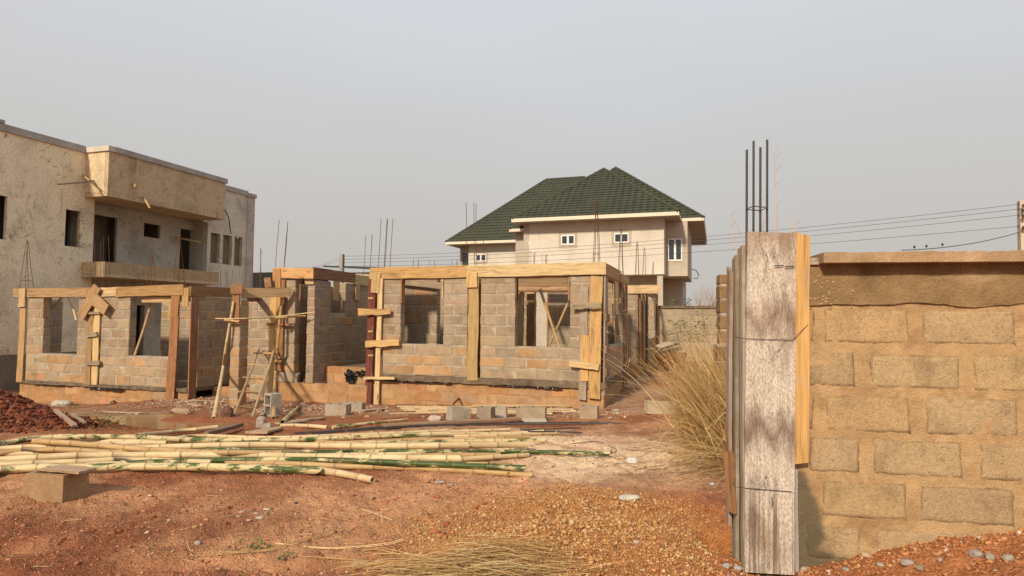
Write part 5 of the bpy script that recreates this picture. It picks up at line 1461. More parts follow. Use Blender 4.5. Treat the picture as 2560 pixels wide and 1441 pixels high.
# service cable with clamps behind the coping
mb = MB(); w0, w1 = at(2549, 581, 20.0), at(2255, 626, 17.0)
mb.tube([w0 + (w1 - w0) * t - np.array([0, 0, 1]) * 0.12 * 4 * t * (1 - t) for t in np.linspace(0, 1, 12)], 0.012, 5)
sv = thing('service_cable', 'thick black cable with three clamps dipping behind the wall coping', 'cable', tuple((w0 + w1) / 2))
mb.build('cable', M_PLASTIC, sv)
for px, py in ((2286, 618), (2316, 616), (2356, 612)):
    c0 = at(px, py, 17.6)
    mb = MB(); mb.tube([c0 - np.array([0, 0, .04]), c0, c0 + np.array([0, 0, .04])], [0.012, 0.032, 0.018], 7); mb.build('clamp', M_PLASTIC, sv)

# ================================================================== bamboo
def catmull(P, n):
    P = [np.array(p, float) for p in P]
    if len(P) == 2: P = [P[0], (P[0] + P[1]) / 2, P[1]]
    Q = [2 * P[0] - P[1]] + P + [2 * P[-1] - P[-2]]
    out = []
    segs = len(P) - 1
    for i in range(segs):
        p0, p1, p2, p3 = Q[i:i + 4]
        for k in range(n):
            t = k / n
            out.append(0.5 * ((2 * p1) + (p2 - p0) * t + (2 * p0 - 5 * p1 + 4 * p2 - p3) * t * t + (3 * p1 - p0 - 3 * p2 + p3) * t ** 3))
    out.append(P[-1])
    return out
def bamboo(pts, r0, r1, mat, label, group=None, name='bamboo_pole', sides=9, node=0.33, cat='bamboo pole', hollow=True):
    C = catmull(pts, 14)
    d = [0.0]
    for a, b in zip(C, C[1:]): d.append(d[-1] + float(np.linalg.norm(b - a)))
    L = d[-1]
    C = np.array(C); d = np.array(d)
    ss, kind = [0.0], [0]
    s = RND.uniform(0.1, node)
    while s < L - 0.05:
        ss += [s - 0.012, s - 0.003, s + 0.005, s + 0.014]; kind += [0, 1, 2, 0]
        s += node * RND.uniform(0.85, 1.15)
    ss.append(L); kind.append(0)
    ss = np.array(ss)
    P = np.stack([np.interp(ss, d, C[:, i]) for i in range(3)], -1)
    o = Vector(P.mean(0)); o.z = float(P[:, 2].min())
    # local frame with x along the pole so that grain and patches follow it
    ax = Vector(P[-1] - P[0]).normalized()
    slant = RND.choice((0.2, 0.9, 1.6))
    z = Vector((0, 0, 1)); z = (z - ax * z.dot(ax))
    if z.length < 0.05: z = Vector((0, 1, 0)) - ax * ax.y
    z.normalize(); yv = z.cross(ax)
    m = Matrix.Identity(4)
    for i in range(3): m[i][0], m[i][1], m[i][2], m[i][3] = ax[i], yv[i], z[i], o[i]
    mi = m.inverted()
    vs, fs, at_ = [], [], []
    n = len(P)
    for i in range(n):
        p = Vector(P[i]); dd = Vector(P[min(i + 1, n - 1)] - P[max(i - 1, 0)]).normalized()
        a = dd.cross(z).normalized(); b = dd.cross(a)
        r = r0 + (r1 - r0) * ss[i] / L
        if kind[i] == 1: r *= 1.10
        if kind[i] == 2: r *= 1.06
        for k in range(sides):
            t = 2 * math.pi * k / sides
            sl = slant * r * math.cos(t + 0.6) if i in (0, n - 1) else 0.0
            vs.append(mi @ (p + a * (r * math.cos(t)) + b * (r * math.sin(t)) + dd * sl)); at_.append(1.0 if kind[i] else 0.0)
    for i in range(n - 1):
        for k in range(sides):
            k2 = (k + 1) % sides
            fs.append((i * sides + k, i * sides + k2, (i + 1) * sides + k2, (i + 1) * sides + k))
    for i in range(2, n - 2):                                         # cut branch stubs at some nodes
        if kind[i] == 1 and r0 > 0.022 and RND.random() < 0.45:
            t = RND.uniform(0, 6.28); p = Vector(P[i]); dd = Vector(P[i + 1] - P[i - 1]).normalized()
            a = dd.cross(z).normalized(); b = dd.cross(a)
            o_ = a * math.cos(t) + b * math.sin(t); s_ = o_.cross(dd)
            rr = (r0 + (r1 - r0) * ss[i] / L) * 0.95; k0 = len(vs); h_ = RND.uniform(0.012, 0.03)
            for q_ in (p + o_ * rr + s_ * .008, p + o_ * rr + dd * .010, p + o_ * rr - s_ * .008, p + o_ * rr - dd * .006):
                vs.append(mi @ q_); at_.append(0.6)
            for q_ in (p + o_ * rr + s_ * .008, p + o_ * rr + dd * .010, p + o_ * rr - s_ * .008, p + o_ * rr - dd * .006):
                vs.append(mi @ (q_ + (o_ + dd * 0.7) * h_)); at_.append(0.3)
            for k in range(4):
                k2 = (k + 1) % 4
                fs.append((k0 + k, k0 + k2, k0 + 4 + k2, k0 + 4 + k))
            fs.append((k0 + 4, k0 + 5, k0 + 6, k0 + 7))
    for end, i, sg in ((0, 0, 1), (1, n - 1, -1)):                      # hollow cut ends
        p = Vector(P[i]); dd = Vector(P[1] - P[0]).normalized() if end == 0 else Vector(P[-2] - P[-1]).normalized()
        ring = [Vector(vs[i * sides + k]) for k in range(sides)]; rim0 = len(vs)
        for w_ in ring: vs.append(w_); at_.append(0)
        base = len(vs)
        cen = sum(ring, Vector()) / sides
        dl = mi.to_3x3() @ dd
        for w_ in ring: vs.append(cen + (w_ - cen) * 0.72); at_.append(0)
        for w_ in ring: vs.append(cen + (w_ - cen) * 0.70 + dl * 0.09); at_.append(1)
        vs.append(cen + dl * 0.09); at_.append(1)
        for k in range(sides):
            k2 = (k + 1) % sides
            q1 = (rim0 + k, rim0 + k2, base + k2, base + k); q2 = (base + k, base + k2, base + sides + k2, base + sides + k); q3 = (base + sides + k, base + sides + k2, base + 2 * sides)
            for w_ in (q1, q2, q3): fs.append(w_[::-1] if sg > 0 else w_)
    me = new_mesh(name, vs, fs, mat, True, None, at_)
    ob = put(name, me, None, m)
    return tag(ob, label, cat, group)
GB = 'bamboo poles heaped on the ground'
def lay(pxs, r0, r1, mat, label, lift=0.0, group=GB, **k):
    r0, r1, lift = r0 * 0.78, r1 * 0.74, lift * 0.8
    return bamboo([on_g(x, y, max(r0, r1) * 0.9 + lift) + np.array([RND.uniform(-.014, .014), RND.uniform(-.014, .014), RND.uniform(-.004, .010)]) for x, y in pxs], r0, r1, mat, label, group, **k)
R_ = 0.043
lay([(-60, 1122), (82, 1098), (186, 1094), (336, 1094), (520, 1102), (735, 1101), (930, 1092), (1115, 1085)], R_, .036, M_BAM_MIX, 'pole curving along the back of the heap, its right half turning green', .05)
lay([(340, 1089), (440, 1080), (541, 1068)], .036, .040, M_BAM_PALE, 'short yellowish pole poking out behind the heap, cut end by the puddle', .02)
lay([(-60, 1126), (60, 1118), (180, 1113), (330, 1110), (420, 1108)], .038, .036, M_BAM_PALE, 'pale pole second from the back at the frame edge, under the brownish one', .02)
lay([(84, 1104), (190, 1110), (300, 1120), (415, 1127), (560, 1132), (700, 1131)], .042, .036, M_BAM_DRY, 'brownish pole with a blunt left end slanting across the others', .09)
lay([(-40, 1137), (82, 1126), (164, 1126), (300, 1131), (420, 1124)], .041, .036, M_BAM_DRY, 'bowed tan pole below the brownish one with a grey smear', .04)
lay([(340, 1121), (480, 1116), (640, 1113), (913, 1117), (1091, 1116), (1318, 1113)], .042, .046, M_BAM_PALE, 'thick clean pale pole ending in a slanted cut above the longest tip', .06)
lay([(-50, 1155), (60, 1148), (175, 1142), (300, 1140), (440, 1138), (640, 1139), (913, 1146), (1140, 1149)], .043, .045, M_BAM_PALE, 'long thick pale pole through the middle of the heap with dark nodes', .07)
lay([(420, 1122), (560, 1126), (777, 1130), (913, 1131), (1058, 1131), (1340, 1130), (1519, 1136)], .036, .033, M_BAM_GREEN, 'dark green and grey pole whose pale tip reaches farthest onto the sand', .01)
lay([(300, 1160), (450, 1153), (640, 1150), (830, 1153), (1050, 1161), (1312, 1173)], .040, .036, M_BAM_GREEN, 'bright green pole with cream patches second from the front', .05)
lay([(-60, 1184), (0, 1176), (90, 1171), (170, 1169), (300, 1168), (460, 1169), (640, 1171), (790, 1176)], .047, .050, M_BAM_MIX, 'frontmost pole with green smudges at its nodes and a hollow cut end', .02)
lay([(770, 1173), (850, 1184), (932, 1200)], .044, .040, M_BAM_PALE, 'stubby pole slanting toward the camera with a dark open end', .0)
lay([(560, 1160), (700, 1162), (860, 1166), (1000, 1171), (1160, 1178), (1325, 1187)], .036, .038, M_BAM_DRY, 'tan pole lying in front of the bright green one', .0)
lay([(-60, 1166), (40, 1162), (150, 1157), (250, 1153), (340, 1150), (520, 1156)], .040, .036, M_BAM_PALE, 'pale pole second from the front at the frame edge', .03)
lay([(640, 1104), (820, 1097), (985, 1091), (1160, 1087), (1290, 1083), (1360, 1079)], .034, .028, M_BAM_PALE, 'slender pale pole fanning out behind the green tip', .0)
lay([(880, 1090), (1000, 1085), (1118, 1080), (1270, 1075)], .032, .024, M_BAM_PALE, 'thinnest pale pole at the very back of the heap', .0)
lay([(760, 1112), (886, 1107), (1001, 1102), (1124, 1100), (1230, 1097), (1318, 1094)], .033, .030, M_BAM_DRY, 'thin dusty pole between the slender pole and the clean thick one', .0)
lay([(900, 1111), (1034, 1107), (1180, 1103), (1357, 1101)], .038, .038, M_BAM_MIX, 'pale pole with a green slanted tip beside the clean thick one', .0)
lay([(900, 1146), (1000, 1143), (1105, 1141), (1247, 1140)], .037, .040, M_BAM_DRY, 'split tan pole with a broken splintered end in the middle', .02)
lay([(980, 1154), (1132, 1150), (1230, 1145), (1318, 1139)], .036, .032, M_BAM_PALE, 'slanting pale pole with a frayed hooked tip', .0)
lay([(-60, 1142), (40, 1138), (140, 1133), (240, 1128), (320, 1127)], .036, .034, M_BAM_PALE, 'dull pale pole in the middle of the left bend, half buried', .0)
lay([(400, 1103), (492, 1091), (660, 1096), (800, 1092), (960, 1085), (1110, 1078)], .032, .028, M_BAM_PALE, 'dusty slim pole resting just behind the green right half', .03)
for pts, r_, m_, lb_ in (([(-60, 1130), (90, 1120), (260, 1116), (520, 1119), (760, 1121)], .030, M_BAM_DRY, 'thin dusty pole wedged under the thick clean pale one'),
                         ([(250, 1143), (480, 1145), (760, 1142), (1000, 1138), (1190, 1136)], .030, M_BAM_MIX, 'slim pole half hidden under the long thick pale one'),
                         ([(-60, 1172), (120, 1163), (360, 1160), (600, 1157), (820, 1161)], .030, M_BAM_PALE, 'slim pale pole tucked behind the frontmost pole'),
                         ([(560, 1104), (760, 1107), (980, 1110), (1210, 1109)], .028, M_BAM_DRY, 'slim tan pole in the gap behind the thick clean pale one'),
                         ([(200, 1102), (420, 1106), (640, 1108), (830, 1104)], .028, M_BAM_PALE, 'slim pale pole just in front of the back curving pole'),
                         ([(1010, 1094), (1160, 1092), (1300, 1088), (1400, 1084)], .024, M_BAM_PALE, 'slender cane pointing right between the dusty tips'),
                         ([(820, 1156), (980, 1158), (1160, 1160), (1270, 1158)], .026, M_BAM_DRY, 'slim brown pole beside the bright green one')):
    lay(pts, r_ * 1.2, r_, m_, lb_, 0.0)
# single canes on the ground between the heap and the shell
lay([(703, 1064), (760, 1066), (818, 1068)], .037, .040, M_BAM_PALE, 'short pale cane with a hollow end lying behind the heap', .0, None)
lay([(832, 1068), (920, 1060), (1020, 1049)], .036, .022, M_BAM_MIX, 'cane with a frayed split tip lying behind the heap', .0, None)
lay([(707, 1059), (725, 1039), (745, 1017)], .05, .045, M_BAM_MIX, 'greenish cane pointing toward the camera beside the standing hollow block', .0, None)
# scaffold canes leaning on the porch
a0 = on_g(535, 1047, 0.0)
bamboo([a0, on_y(556, 930, 12.0), on_y(566, 860, 12.05), on_y(584, 755, 12.12)], .042, .030, M_BAM_PALE, 'crooked pale scaffold cane leaning on the free standing pier', 'scaffold canes')
a0 = on_g(684, 1047, 0.0)
bamboo([a0, on_y(688, 940, 12.9), on_y(695, 850, 13.1), on_y(706, 736, 13.30)], .043, .034, M_BAM_DRY, 'straight scaffold cane standing in front of the ladder bay', 'scaffold canes')
bamboo([on_y(538, 797, 12.08), on_y(600, 797, 12.12), on_y(690, 792, 12.95), on_y(786, 781, 13.35)], .016, .014, M_BAM_PALE, 'thin crossbar cane tied between the scaffold canes', 'scaffold canes', hollow=False)
bamboo([on_y(561, 801, 12.0), on_y(590, 803, 12.05), on_y(598, 805, 12.07)], .034, .03, M_BAM_DRY, 'short stub cane tied across the crooked scaffold cane', 'scaffold canes')
bamboo([on_y(689, 796, 12.92), on_y(730, 792, 13.2), on_y(764, 791, 13.38)], .03, .024, M_BAM_DRY, 'short cut cane tied to the top of the straight scaffold cane', 'scaffold canes')
# braces inside the window openings
bamboo([on_y(1350, 722, 14.55), on_y(1398, 868, 13.95)], .036, .034, M_BAM_DRY, 'brace cane leaning from upper left inside the second front window', 'braces inside the windows')
bamboo([on_y(1421, 756, 14.4), on_y(1372, 868, 14.2)], .030, .026, M_BAM_DRY, 'thinner brace cane crossing the other inside the second front window', 'braces inside the windows')
bamboo([on_y(383, 741, 13.2), on_y(362, 815, 13.0), on_y(337, 889, 12.75)], .040, .036, M_BAM_DRY, 'brace cane standing in the right window of the lower shell', 'braces inside the windows')
bamboo([on_y(170, 740, 13.2), on_y(184, 775, 13.1), on_y(191, 802, 13.0)], .03, .026, M_BAM_PALE, 'crooked pale brace in the left window of the lower shell', 'braces inside the windows')
bamboo([on_y(157, 742, 13.2), on_y(123, 778, 13.0)], .03, .026, M_BAM_DRY, 'brown slanting brace in the left window of the lower shell', 'braces inside the windows')
bamboo([on_x(1529, 712, -2.6), on_x(1538, 858, -2.45)], .026, .022, M_BAM_DRY, 'slim brace leaning inside the shaded side window', 'braces inside the windows')

# ladder of split canes
lad = thing('ladder', 'rough wooden ladder of sticks leaning against the porch pier', 'ladder', tuple(on_g(607, 1041)))
lb0, lb1 = on_g(585, 1040, 0.0), on_g(631, 1042, 0.0)
lt0, lt1 = on_y(648, 872, 13.30), on_y(686, 872, 13.30)
M_STICK = m_wood('stick_wood')
def stick(pa, pb, r, name, parent, col, r1=None):
    pa, pb = np.array(pa), np.array(pb)
    mid = [(pa + (pb - pa) * t) + np.array([RND.uniform(-1, 1), RND.uniform(-1, 1), RND.uniform(-1, 1)]) * r * 0.5 for t in (0.33, 0.66)]
    mb = MB(); mb.tube([pa] + mid + [pb], r, 7, r1=r1 or r)
    return mb.build(name, M_STICK, parent, color=col)
stick(lb0, lt0, .026, 'rail', lad, (0.42, 0.27, 0.13)); stick(lb1, lt1, .028, 'rail', lad, (0.46, 0.32, 0.17))
for yy, xa_, xb_ in ((887, 635, 684), (925, 621, 669), (959, 609, 658), (993, 596, 646), (1024, 586, 637)):
    f_ = (1040 - yy) / (1040 - 872)
    A = lb0 + (lt0 - lb0) * f_; B = lb1 + (lt1 - lb1) * f_
    dv = (B - A); dv = dv / np.linalg.norm(dv)
    stick(A - dv * 0.09 + np.array([0, -.03, 0]), B + dv * 0.04 + np.array([0, -.03, 0]), .022, 'rung', lad, (0.55, 0.36, 0.17))

# ================================================================== loose blocks
def hollow_block(px, py, yaw, label, L=0.45, Wd=0.225, H=0.225, stand=False, col=(0.42, 0.32, 0.215), cells=2, tilt=(0, 0), sink=0.01, bev=0.012, broken=False):
    """a two-celled sandcrete block; px, py marks the middle of its front foot"""
    p = on_g(px, py)
    bm = bmesh.new()
    xs = [-L / 2, -L / 2 + 0.035]
    cw = (L - 0.035 * (cells + 1)) / cells
    for k in range(cells):
        xs += [xs[-1] + cw, xs[-1] + cw + 0.035]
    ys = [-Wd / 2, -Wd / 2 + 0.035, Wd / 2 - 0.035, Wd / 2]
    def hole(i, j): return j == 1 and i % 2 == 1
    if broken:
        xs = xs[:4]
    g = {}
    def V(i, j, z):
        if (i, j, z) not in g: g[(i, j, z)] = bm.verts.new((xs[i], ys[j], z))
        return g[(i, j, z)]
    nx_, ny_ = len(xs) - 1, 3
    solid = lambda i, j: 0 <= i < nx_ and 0 <= j < ny_ and not hole(i, j) and not (broken and i == nx_ - 1 and j == 1)
    zb = 0.0
    for i in range(nx_):
        for j in range(ny_):
            if not solid(i, j): continue
            bm.faces.new((V(i, j, H), V(i + 1, j, H), V(i + 1, j + 1, H), V(i, j + 1, H)))
            bm.faces.new((V(i, j + 1, zb), V(i + 1, j + 1, zb), V(i + 1, j, zb), V(i, j, zb)))
            if not solid(i, j - 1): bm.faces.new((V(i, j, zb), V(i + 1, j, zb), V(i + 1, j, H), V(i, j, H)))
            if not solid(i, j + 1): bm.faces.new((V(i + 1, j + 1, zb), V(i, j + 1, zb), V(i, j + 1, H), V(i + 1, j + 1, H)))
            if not solid(i - 1, j): bm.faces.new((V(i, j + 1, zb), V(i, j, zb), V(i, j, H), V(i, j + 1, H)))
            if not solid(i + 1, j): bm.faces.new((V(i + 1, j, zb), V(i + 1, j + 1, zb), V(i + 1, j + 1, H), V(i + 1, j, H)))
    bmesh.ops.bevel(bm, geom=[e for e in bm.edges if len(e.link_faces) == 2 and e.calc_face_angle(0) > 1.0], offset=bev, segments=2, affect='EDGES', clamp_overlap=True)
    for w in bm.verts: w.co += Vector((RND.uniform(-1, 1), RND.uniform(-1, 1), RND.uniform(-1, 1))) * 0.003
    me = bpy.data.meshes.new('hollow_block'); bm.to_mesh(me); bm.free()
    me.materials.append(M_BLOCK)
    yw = math.radians(yaw)
    fwd = Vector((-math.sin(yw), math.cos(yw), 0))
    base = Vector(p) + fwd * (Wd / 2)
    m = Matrix.Translation(base + Vector((0, 0, -sink))) @ Matrix.Rotation(yw, 4, 'Z') @ Euler((tilt[0], tilt[1], 0)).to_matrix().to_4x4()
    if stand: m = Matrix.Translation(base + Vector((0, 0, L / 2 - sink))) @ Matrix.Rotation(yw, 4, 'Z') @ Matrix.Rotation(math.radians(90), 4, 'Y') @ Matrix.Translation((0, 0, -H / 2))
    o = put('hollow_block', me, None, m, col)
    return tag(o, label, 'block', 'loose sandcrete blocks on the ground')
YAWC = math.degrees(TH)
hollow_block(108, 1256, YAWC - 16, 'hollow block in front of the bamboo, its cells covered by a thin board', H=0.225, L=0.40, Wd=0.22, col=(0.36, 0.23, 0.125), bev=0.02, tilt=(0.0, -0.03))
pb = on_g(120, 1258)
fw_ = Vector((-math.sin(math.radians(YAWC - 16)), math.cos(math.radians(YAWC - 16)), 0)); sx_ = Vector((fw_.y, -fw_.x, 0))
cb = Vector(pb) + fw_ * 0.14 + Vector((0, 0, 0.232)) + sx_ * 0.03
o = board('wood_offcut', cb - sx_ * 0.19, cb + sx_ * 0.19, 0.16, 0.018, (0, 0, 1), None, (0.52, 0.36, 0.22), wav=0.012)
tag(o, 'thin pale board laid over the cells of the nearest hollow block', 'board')
hollow_block(690, 1042, YAWC + 52, 'grey hollow block standing on end beside the straight scaffold cane', stand=True, col=(0.40, 0.36, 0.29), Wd=0.25)
hollow_block(838, 1040, YAWC - 12, 'hollow block with cells full of soil, front one of the pair at the porch', col=(0.40, 0.33, 0.25))
hollow_block(880, 1032, YAWC - 8, 'hollow block behind its twin near the porch plinth', col=(0.38, 0.32, 0.25))
hollow_block(1152, 1053, YAWC + 30, 'broken block lying open like a channel, first in the row before the front wall', L=0.36, cells=1, col=(0.44, 0.38, 0.29), tilt=(0.0, 0.12))
hollow_block(1209, 1049, YAWC - 20, 'small upright half block, second in the row before the front wall', L=0.27, cells=1, H=0.22, col=(0.36, 0.29, 0.21))
hollow_block(1249, 1048, YAWC - 6, 'pale upright half block third in the row before the front wall', L=0.24, cells=1, H=0.22, col=(0.43, 0.37, 0.29))
hollow_block(1326, 1052, YAWC - 10, 'two celled hollow block on a flat slab before the front wall', L=0.52, H=0.23, col=(0.40, 0.32, 0.22))
hollow_block(1471, 1048, YAWC - 16, 'upright half block near the right corner of the front wall', L=0.32, cells=1, H=0.235, col=(0.39, 0.31, 0.21), tilt=(0.06, 0.0))
hollow_block(1655, 1035, YAWC + 4, 'hollow block half hidden by the dry grass tuft', L=0.55, H=0.22, col=(0.46, 0.38, 0.27), tilt=(0, 0.04))
def shard(px, py, l, w, h, label, name='stone', cat='stone', col=(0.5, 0.44, 0.36), yaw=0.0, group=None, mat=None, lift=0.0, rough=0.2):
    p = on_g(px, py)
    bm = bmesh.new(); bmesh.ops.create_icosphere(bm, subdivisions=2, radius=1.0)
    s = RND.random() * 50
    for v_1 in bm.verts:
        c_ = v_1.co; k = 1 + rough * noise.noise(c_ * 1.7 + Vector((s, 0, 0)))
        e_ = 2.6
        q_ = Vector([math.copysign(abs(t) ** (2 / e_), t) for t in c_])
        v_1.co = Vector((q_.x * l / 2 * k, q_.y * w / 2 * k, q_.z * h / 2 * k))
    me = bpy.data.meshes.new(name); bm.to_mesh(me); bm.free()
    me.materials.append(mat or M_STONE)
    m = Matrix.Translation(Vector(p) + Vector((0, 0, h * 0.28 + lift))) @ Euler((RND.uniform(-.15, .15), RND.uniform(-.15, .15), TH + yaw)).to_matrix().to_4x4()
    o = put(name, me, None, m, jit_col(col, 0.08))
    return tag(o, label, cat, group)
q = Nodes('loose_stone', 0.92, 0.12)
v = q.mapped((1, 1, 1)); n1 = q.noise(v, 14, 5, 0.7)
q.color(q.mix(1.0, q.objcol(), q.ramp(n1, ((0.3, 0.62), (0.7, 1.2))), 'MULTIPLY')); q.bump(n1, 0.6, 0.01)
M_STONE = q.m
shard(1088, 1052, 0.26, 0.16, 0.12, 'flat concrete shard leaning left of the broken channel block', col=(0.46, 0.39, 0.30), name='concrete_shard', cat='rubble')
shard(1572, 1248, 0.155, 0.075, 0.035, 'flat whitish slab lying on the right slope of the gravel heap', col=(0.60, 0.54, 0.46), yaw=0.15)
shard(1580, 1157, 0.12, 0.09, 0.07, 'rounded white stone on the pale sand', col=(0.66, 0.62, 0.55))
shard(1780, 1212, 0.05, 0.035, 0.025, 'small grey pebble near the formwork column', col=(0.50, 0.48, 0.44))
shard(652, 1068, 0.14, 0.10, 0.22, 'pointed grey block fragment behind the bamboo heap', col=(0.36, 0.31, 0.25), name='concrete_shard', cat='rubble')
shard(668, 1074, 0.16, 0.10, 0.12, 'low grey fragment leaning on the pointed one', col=(0.34, 0.29, 0.23), name='concrete_shard', cat='rubble')
shard(157, 1015, 0.55, 0.34, 0.20, 'pale boulder against the plinth of the lower shell', col=(0.52, 0.46, 0.37))
shard(455, 1034, 0.42, 0.25, 0.14, 'earthy rock above the puddle', col=(0.40, 0.27, 0.17))
shard(568, 1040, 0.20, 0.2, 0.22, 'dark block fragment at the ladder foot, left', col=(0.16, 0.085, 0.055), name='concrete_shard', cat='rubble')
for k, (x_, y_, l_, lb_) in enumerate(((1100, 1208, 0.10, 'pale flat chip before the bamboo tips'), (1078, 1207, 0.05, 'small flat chip left of the pale flat one'), (1125, 1213, 0.05, 'grey flat chip right of the pale flat one'),
                                      (655, 1297, 0.085, 'largest pale flake of the broken slate on the red soil'), (640, 1285, 0.04, 'upper left flake of the broken slate'), (605, 1281, 0.05, 'leftmost flake of the broken slate'), (622, 1302, 0.045, 'lower flake of the broken slate'), (668, 1275, 0.06, 'upper right flake of the broken slate'), (596, 1292, 0.035, 'tiny lower left flake of the broken slate'),
                                      (487, 1320, 0.035, 'brownish pebble left of the broken slate'), (422, 1303, 0.03, 'pale upright pebble on the red soil'), (494, 1361, 0.045, 'tan pebble by the runnel'), (362, 1253, 0.03, 'pale pebble right of the nearest block'), (740, 1260, 0.03, 'dark round pebble on the red soil'), (935, 1248, 0.03, 'black pebble between bamboo and gravel'),
                                      (553, 1227, 0.025, 'tiny pale pebble below the front bamboo pole'), (1590, 1358, 0.035, 'grey pebble on the lower gravel slope'), (900, 1418, 0.10, 'orange clod beside the straw'))):
    shard(x_, y_, l_, l_ * 0.6, l_ * (0.28 if k < 9 else 0.6), lb_, col=(0.42, 0.345, 0.27) if k not in (13, 14, 9, 17) else ((0.10, 0.07, 0.06) if k in (13, 14) else (0.42, 0.24, 0.12)), yaw=RND.uniform(-.4, .9), name='stone')
GS = 'stones along the foot of the boundary wall'
for k, (x_, y_, l_, c_, lb_) in enumerate(((1815, 1418, 0.045, (0.47, 0.43, 0.37), 'chalky stone left of the column foot'), (1845, 1425, 0.05, (0.50, 0.48, 0.44), 'grey stone at the left edge of the column foot'), (1866, 1420, 0.04, (0.47, 0.43, 0.37), 'whitish stone under the side boards'),
                                      (1885, 1430, 0.045, (0.47, 0.43, 0.37), 'chalk white stone under the whitewashed board'), (1908, 1432, 0.05, (0.47, 0.43, 0.37), 'flat pale stone under the whitewashed board'), (1940, 1432, 0.04, (0.47, 0.43, 0.37), 'small pale stone right of the flat one'), (1965, 1428, 0.055, (0.50, 0.47, 0.42), 'angular grey stone at the right edge of the column foot'),
                                      (2010, 1426, 0.045, (0.56, 0.53, 0.48), 'lone grey stone beside the column foot'), (2115, 1428, 0.04, (0.48, 0.42, 0.36), 'round stone below the wall corner stain'), (2440, 1390, 0.06, (0.47, 0.42, 0.36), 'largest pale stone before the wall'), (2475, 1397, 0.055, (0.50, 0.45, 0.38), 'second pale stone beside the largest'), (2268, 1412, 0.06, (0.46, 0.40, 0.34), 'flat brown stone in the middle of the wall foot'), (2300, 1424, 0.05, (0.42, 0.30, 0.20), 'brown stone below the flat brown one'),
                                      (2200, 1415, 0.035, (0.50, 0.43, 0.35), 'small tan stone left of the flat brown one'), (2350, 1402, 0.03, (0.55, 0.5, 0.44), 'small pale stone left of the largest'), (2520, 1400, 0.05, (0.52, 0.44, 0.36), 'tan stone at the frame corner'), (2165, 1392, 0.05, (0.58, 0.44, 0.28), 'sandy lump touching the wall foot'))):
    shard(x_, y_, l_, l_ * 0.7, l_ * 0.6, lb_, col=tuple(t * 0.72 for t in c_), yaw=RND.uniform(-.8, .8), group=GS)

# ================================================================== loose boards, slats and bars on the ground
def lboard(a, b, w, t, col, label, lift=0.0, name='plank', mat=None, wav=0.015, w1=None, cat='plank', group='boards lying on the ground', tip=(0, 0, 1)):
    p0, p1 = on_g(a[0], a[1], t / 2 + 0.015 + lift), on_g(b[0], b[1], t / 2 + 0.015 + lift)
    o = board(name, p0, p1, w, t, tip, None, col, mat=mat, wav=wav, w1=w1)
    return tag(o, label, cat, group)
lboard((737, 1053), (808, 1046), 0.18, 0.03, (0.46, 0.33, 0.20), 'short tan plank between the hollow blocks and the bamboo', w1=0.13)
lboard((958, 1064), (1298, 1047), 0.16, 0.035, (0.32, 0.20, 0.12), 'long reddish plank lying in front of the row of blocks', 0.03)
lboard((640, 1082), (704, 1069), 0.30, 0.03, (0.44, 0.30, 0.17), 'curled board offcut beside the pointed fragment', w1=0.08)
lboard((138, 1025), (188, 1065), 0.06, 0.03, (0.34, 0.24, 0.17), 'grey lath on the slope of the laterite mound', 0.03)
lboard((180, 1035), (214, 1058), 0.04, 0.03, (0.36, 0.25, 0.17), 'short lath right of the grey one on the laterite mound', 0.03)
lboard((272, 1007), (300, 994), 0.05, 0.04, (0.62, 0.48, 0.30), 'cut stick end beside the lower plinth', 0.02)
lboard((300, 995), (384, 994), 0.045, 0.03, (0.47, 0.43, 0.37), 'whitish lath along the lower plinth', 0.02)
lboard((258, 1029), (352, 1033), 0.04, 0.02, (0.48, 0.36, 0.24), 'thin lath above the puddle', 0.01)
lboard((340, 1036), (372, 1031), 0.05, 0.02, (0.56, 0.42, 0.26), 'short lath beside the earthy rock', 0.01)
lboard((465, 1005), (490, 1000), 0.16, 0.015, (0.58, 0.42, 0.24), 'leaf shaped wood chip beside the crooked cane', 0.01)
lboard((475, 1010), (500, 1016), 0.14, 0.015, (0.54, 0.38, 0.22), 'second wood chip beside the crooked cane', 0.01)
lboard((490, 1001), (560, 1005), 0.05, 0.02, (0.50, 0.36, 0.22), 'stick lying behind the crooked cane', 0.01)
lboard((515, 1085), (605, 1062), 0.09, 0.05, (0.22, 0.14, 0.10), 'dark charred branch right of the puddle', 0.03, cat='branch', name='branch', wav=0.03)
lboard((648, 1030), (686, 1013), 0.09, 0.03, (0.50, 0.36, 0.23), 'splintered board by the foot of the straight scaffold cane', 0.02)
lboard((655, 1036), (684, 1024), 0.06, 0.02, (0.54, 0.42, 0.28), 'second splinter by the foot of the straight scaffold cane', 0.02)
lboard((1132, 1012), (1158, 985), 0.03, 0.03, (0.20, 0.09, 0.05), 'dark stake leaning on the orange plinth', 0.10, name='stake', cat='stick', tip=(0, -1, 0))
lboard((900, 1028), (960, 1022), 0.22, 0.02, (0.40, 0.29, 0.2), 'flat grey board near the red formwork board', 0.01)
lboard((700, 1059), (760, 1052), 0.20, 0.02, (0.50, 0.38, 0.26), 'pale board behind the short hollow cane', 0.01)
lboard((1296, 1050), (1366, 1052), 0.26, 0.02, (0.50, 0.42, 0.32), 'flat slab under the two celled block', 0.0)
GL = 'split canes bundled at the front wall'
cols = ((0.66, 0.50, 0.27), (0.62, 0.45, 0.22), (0.70, 0.56, 0.34), (0.58, 0.42, 0.2))
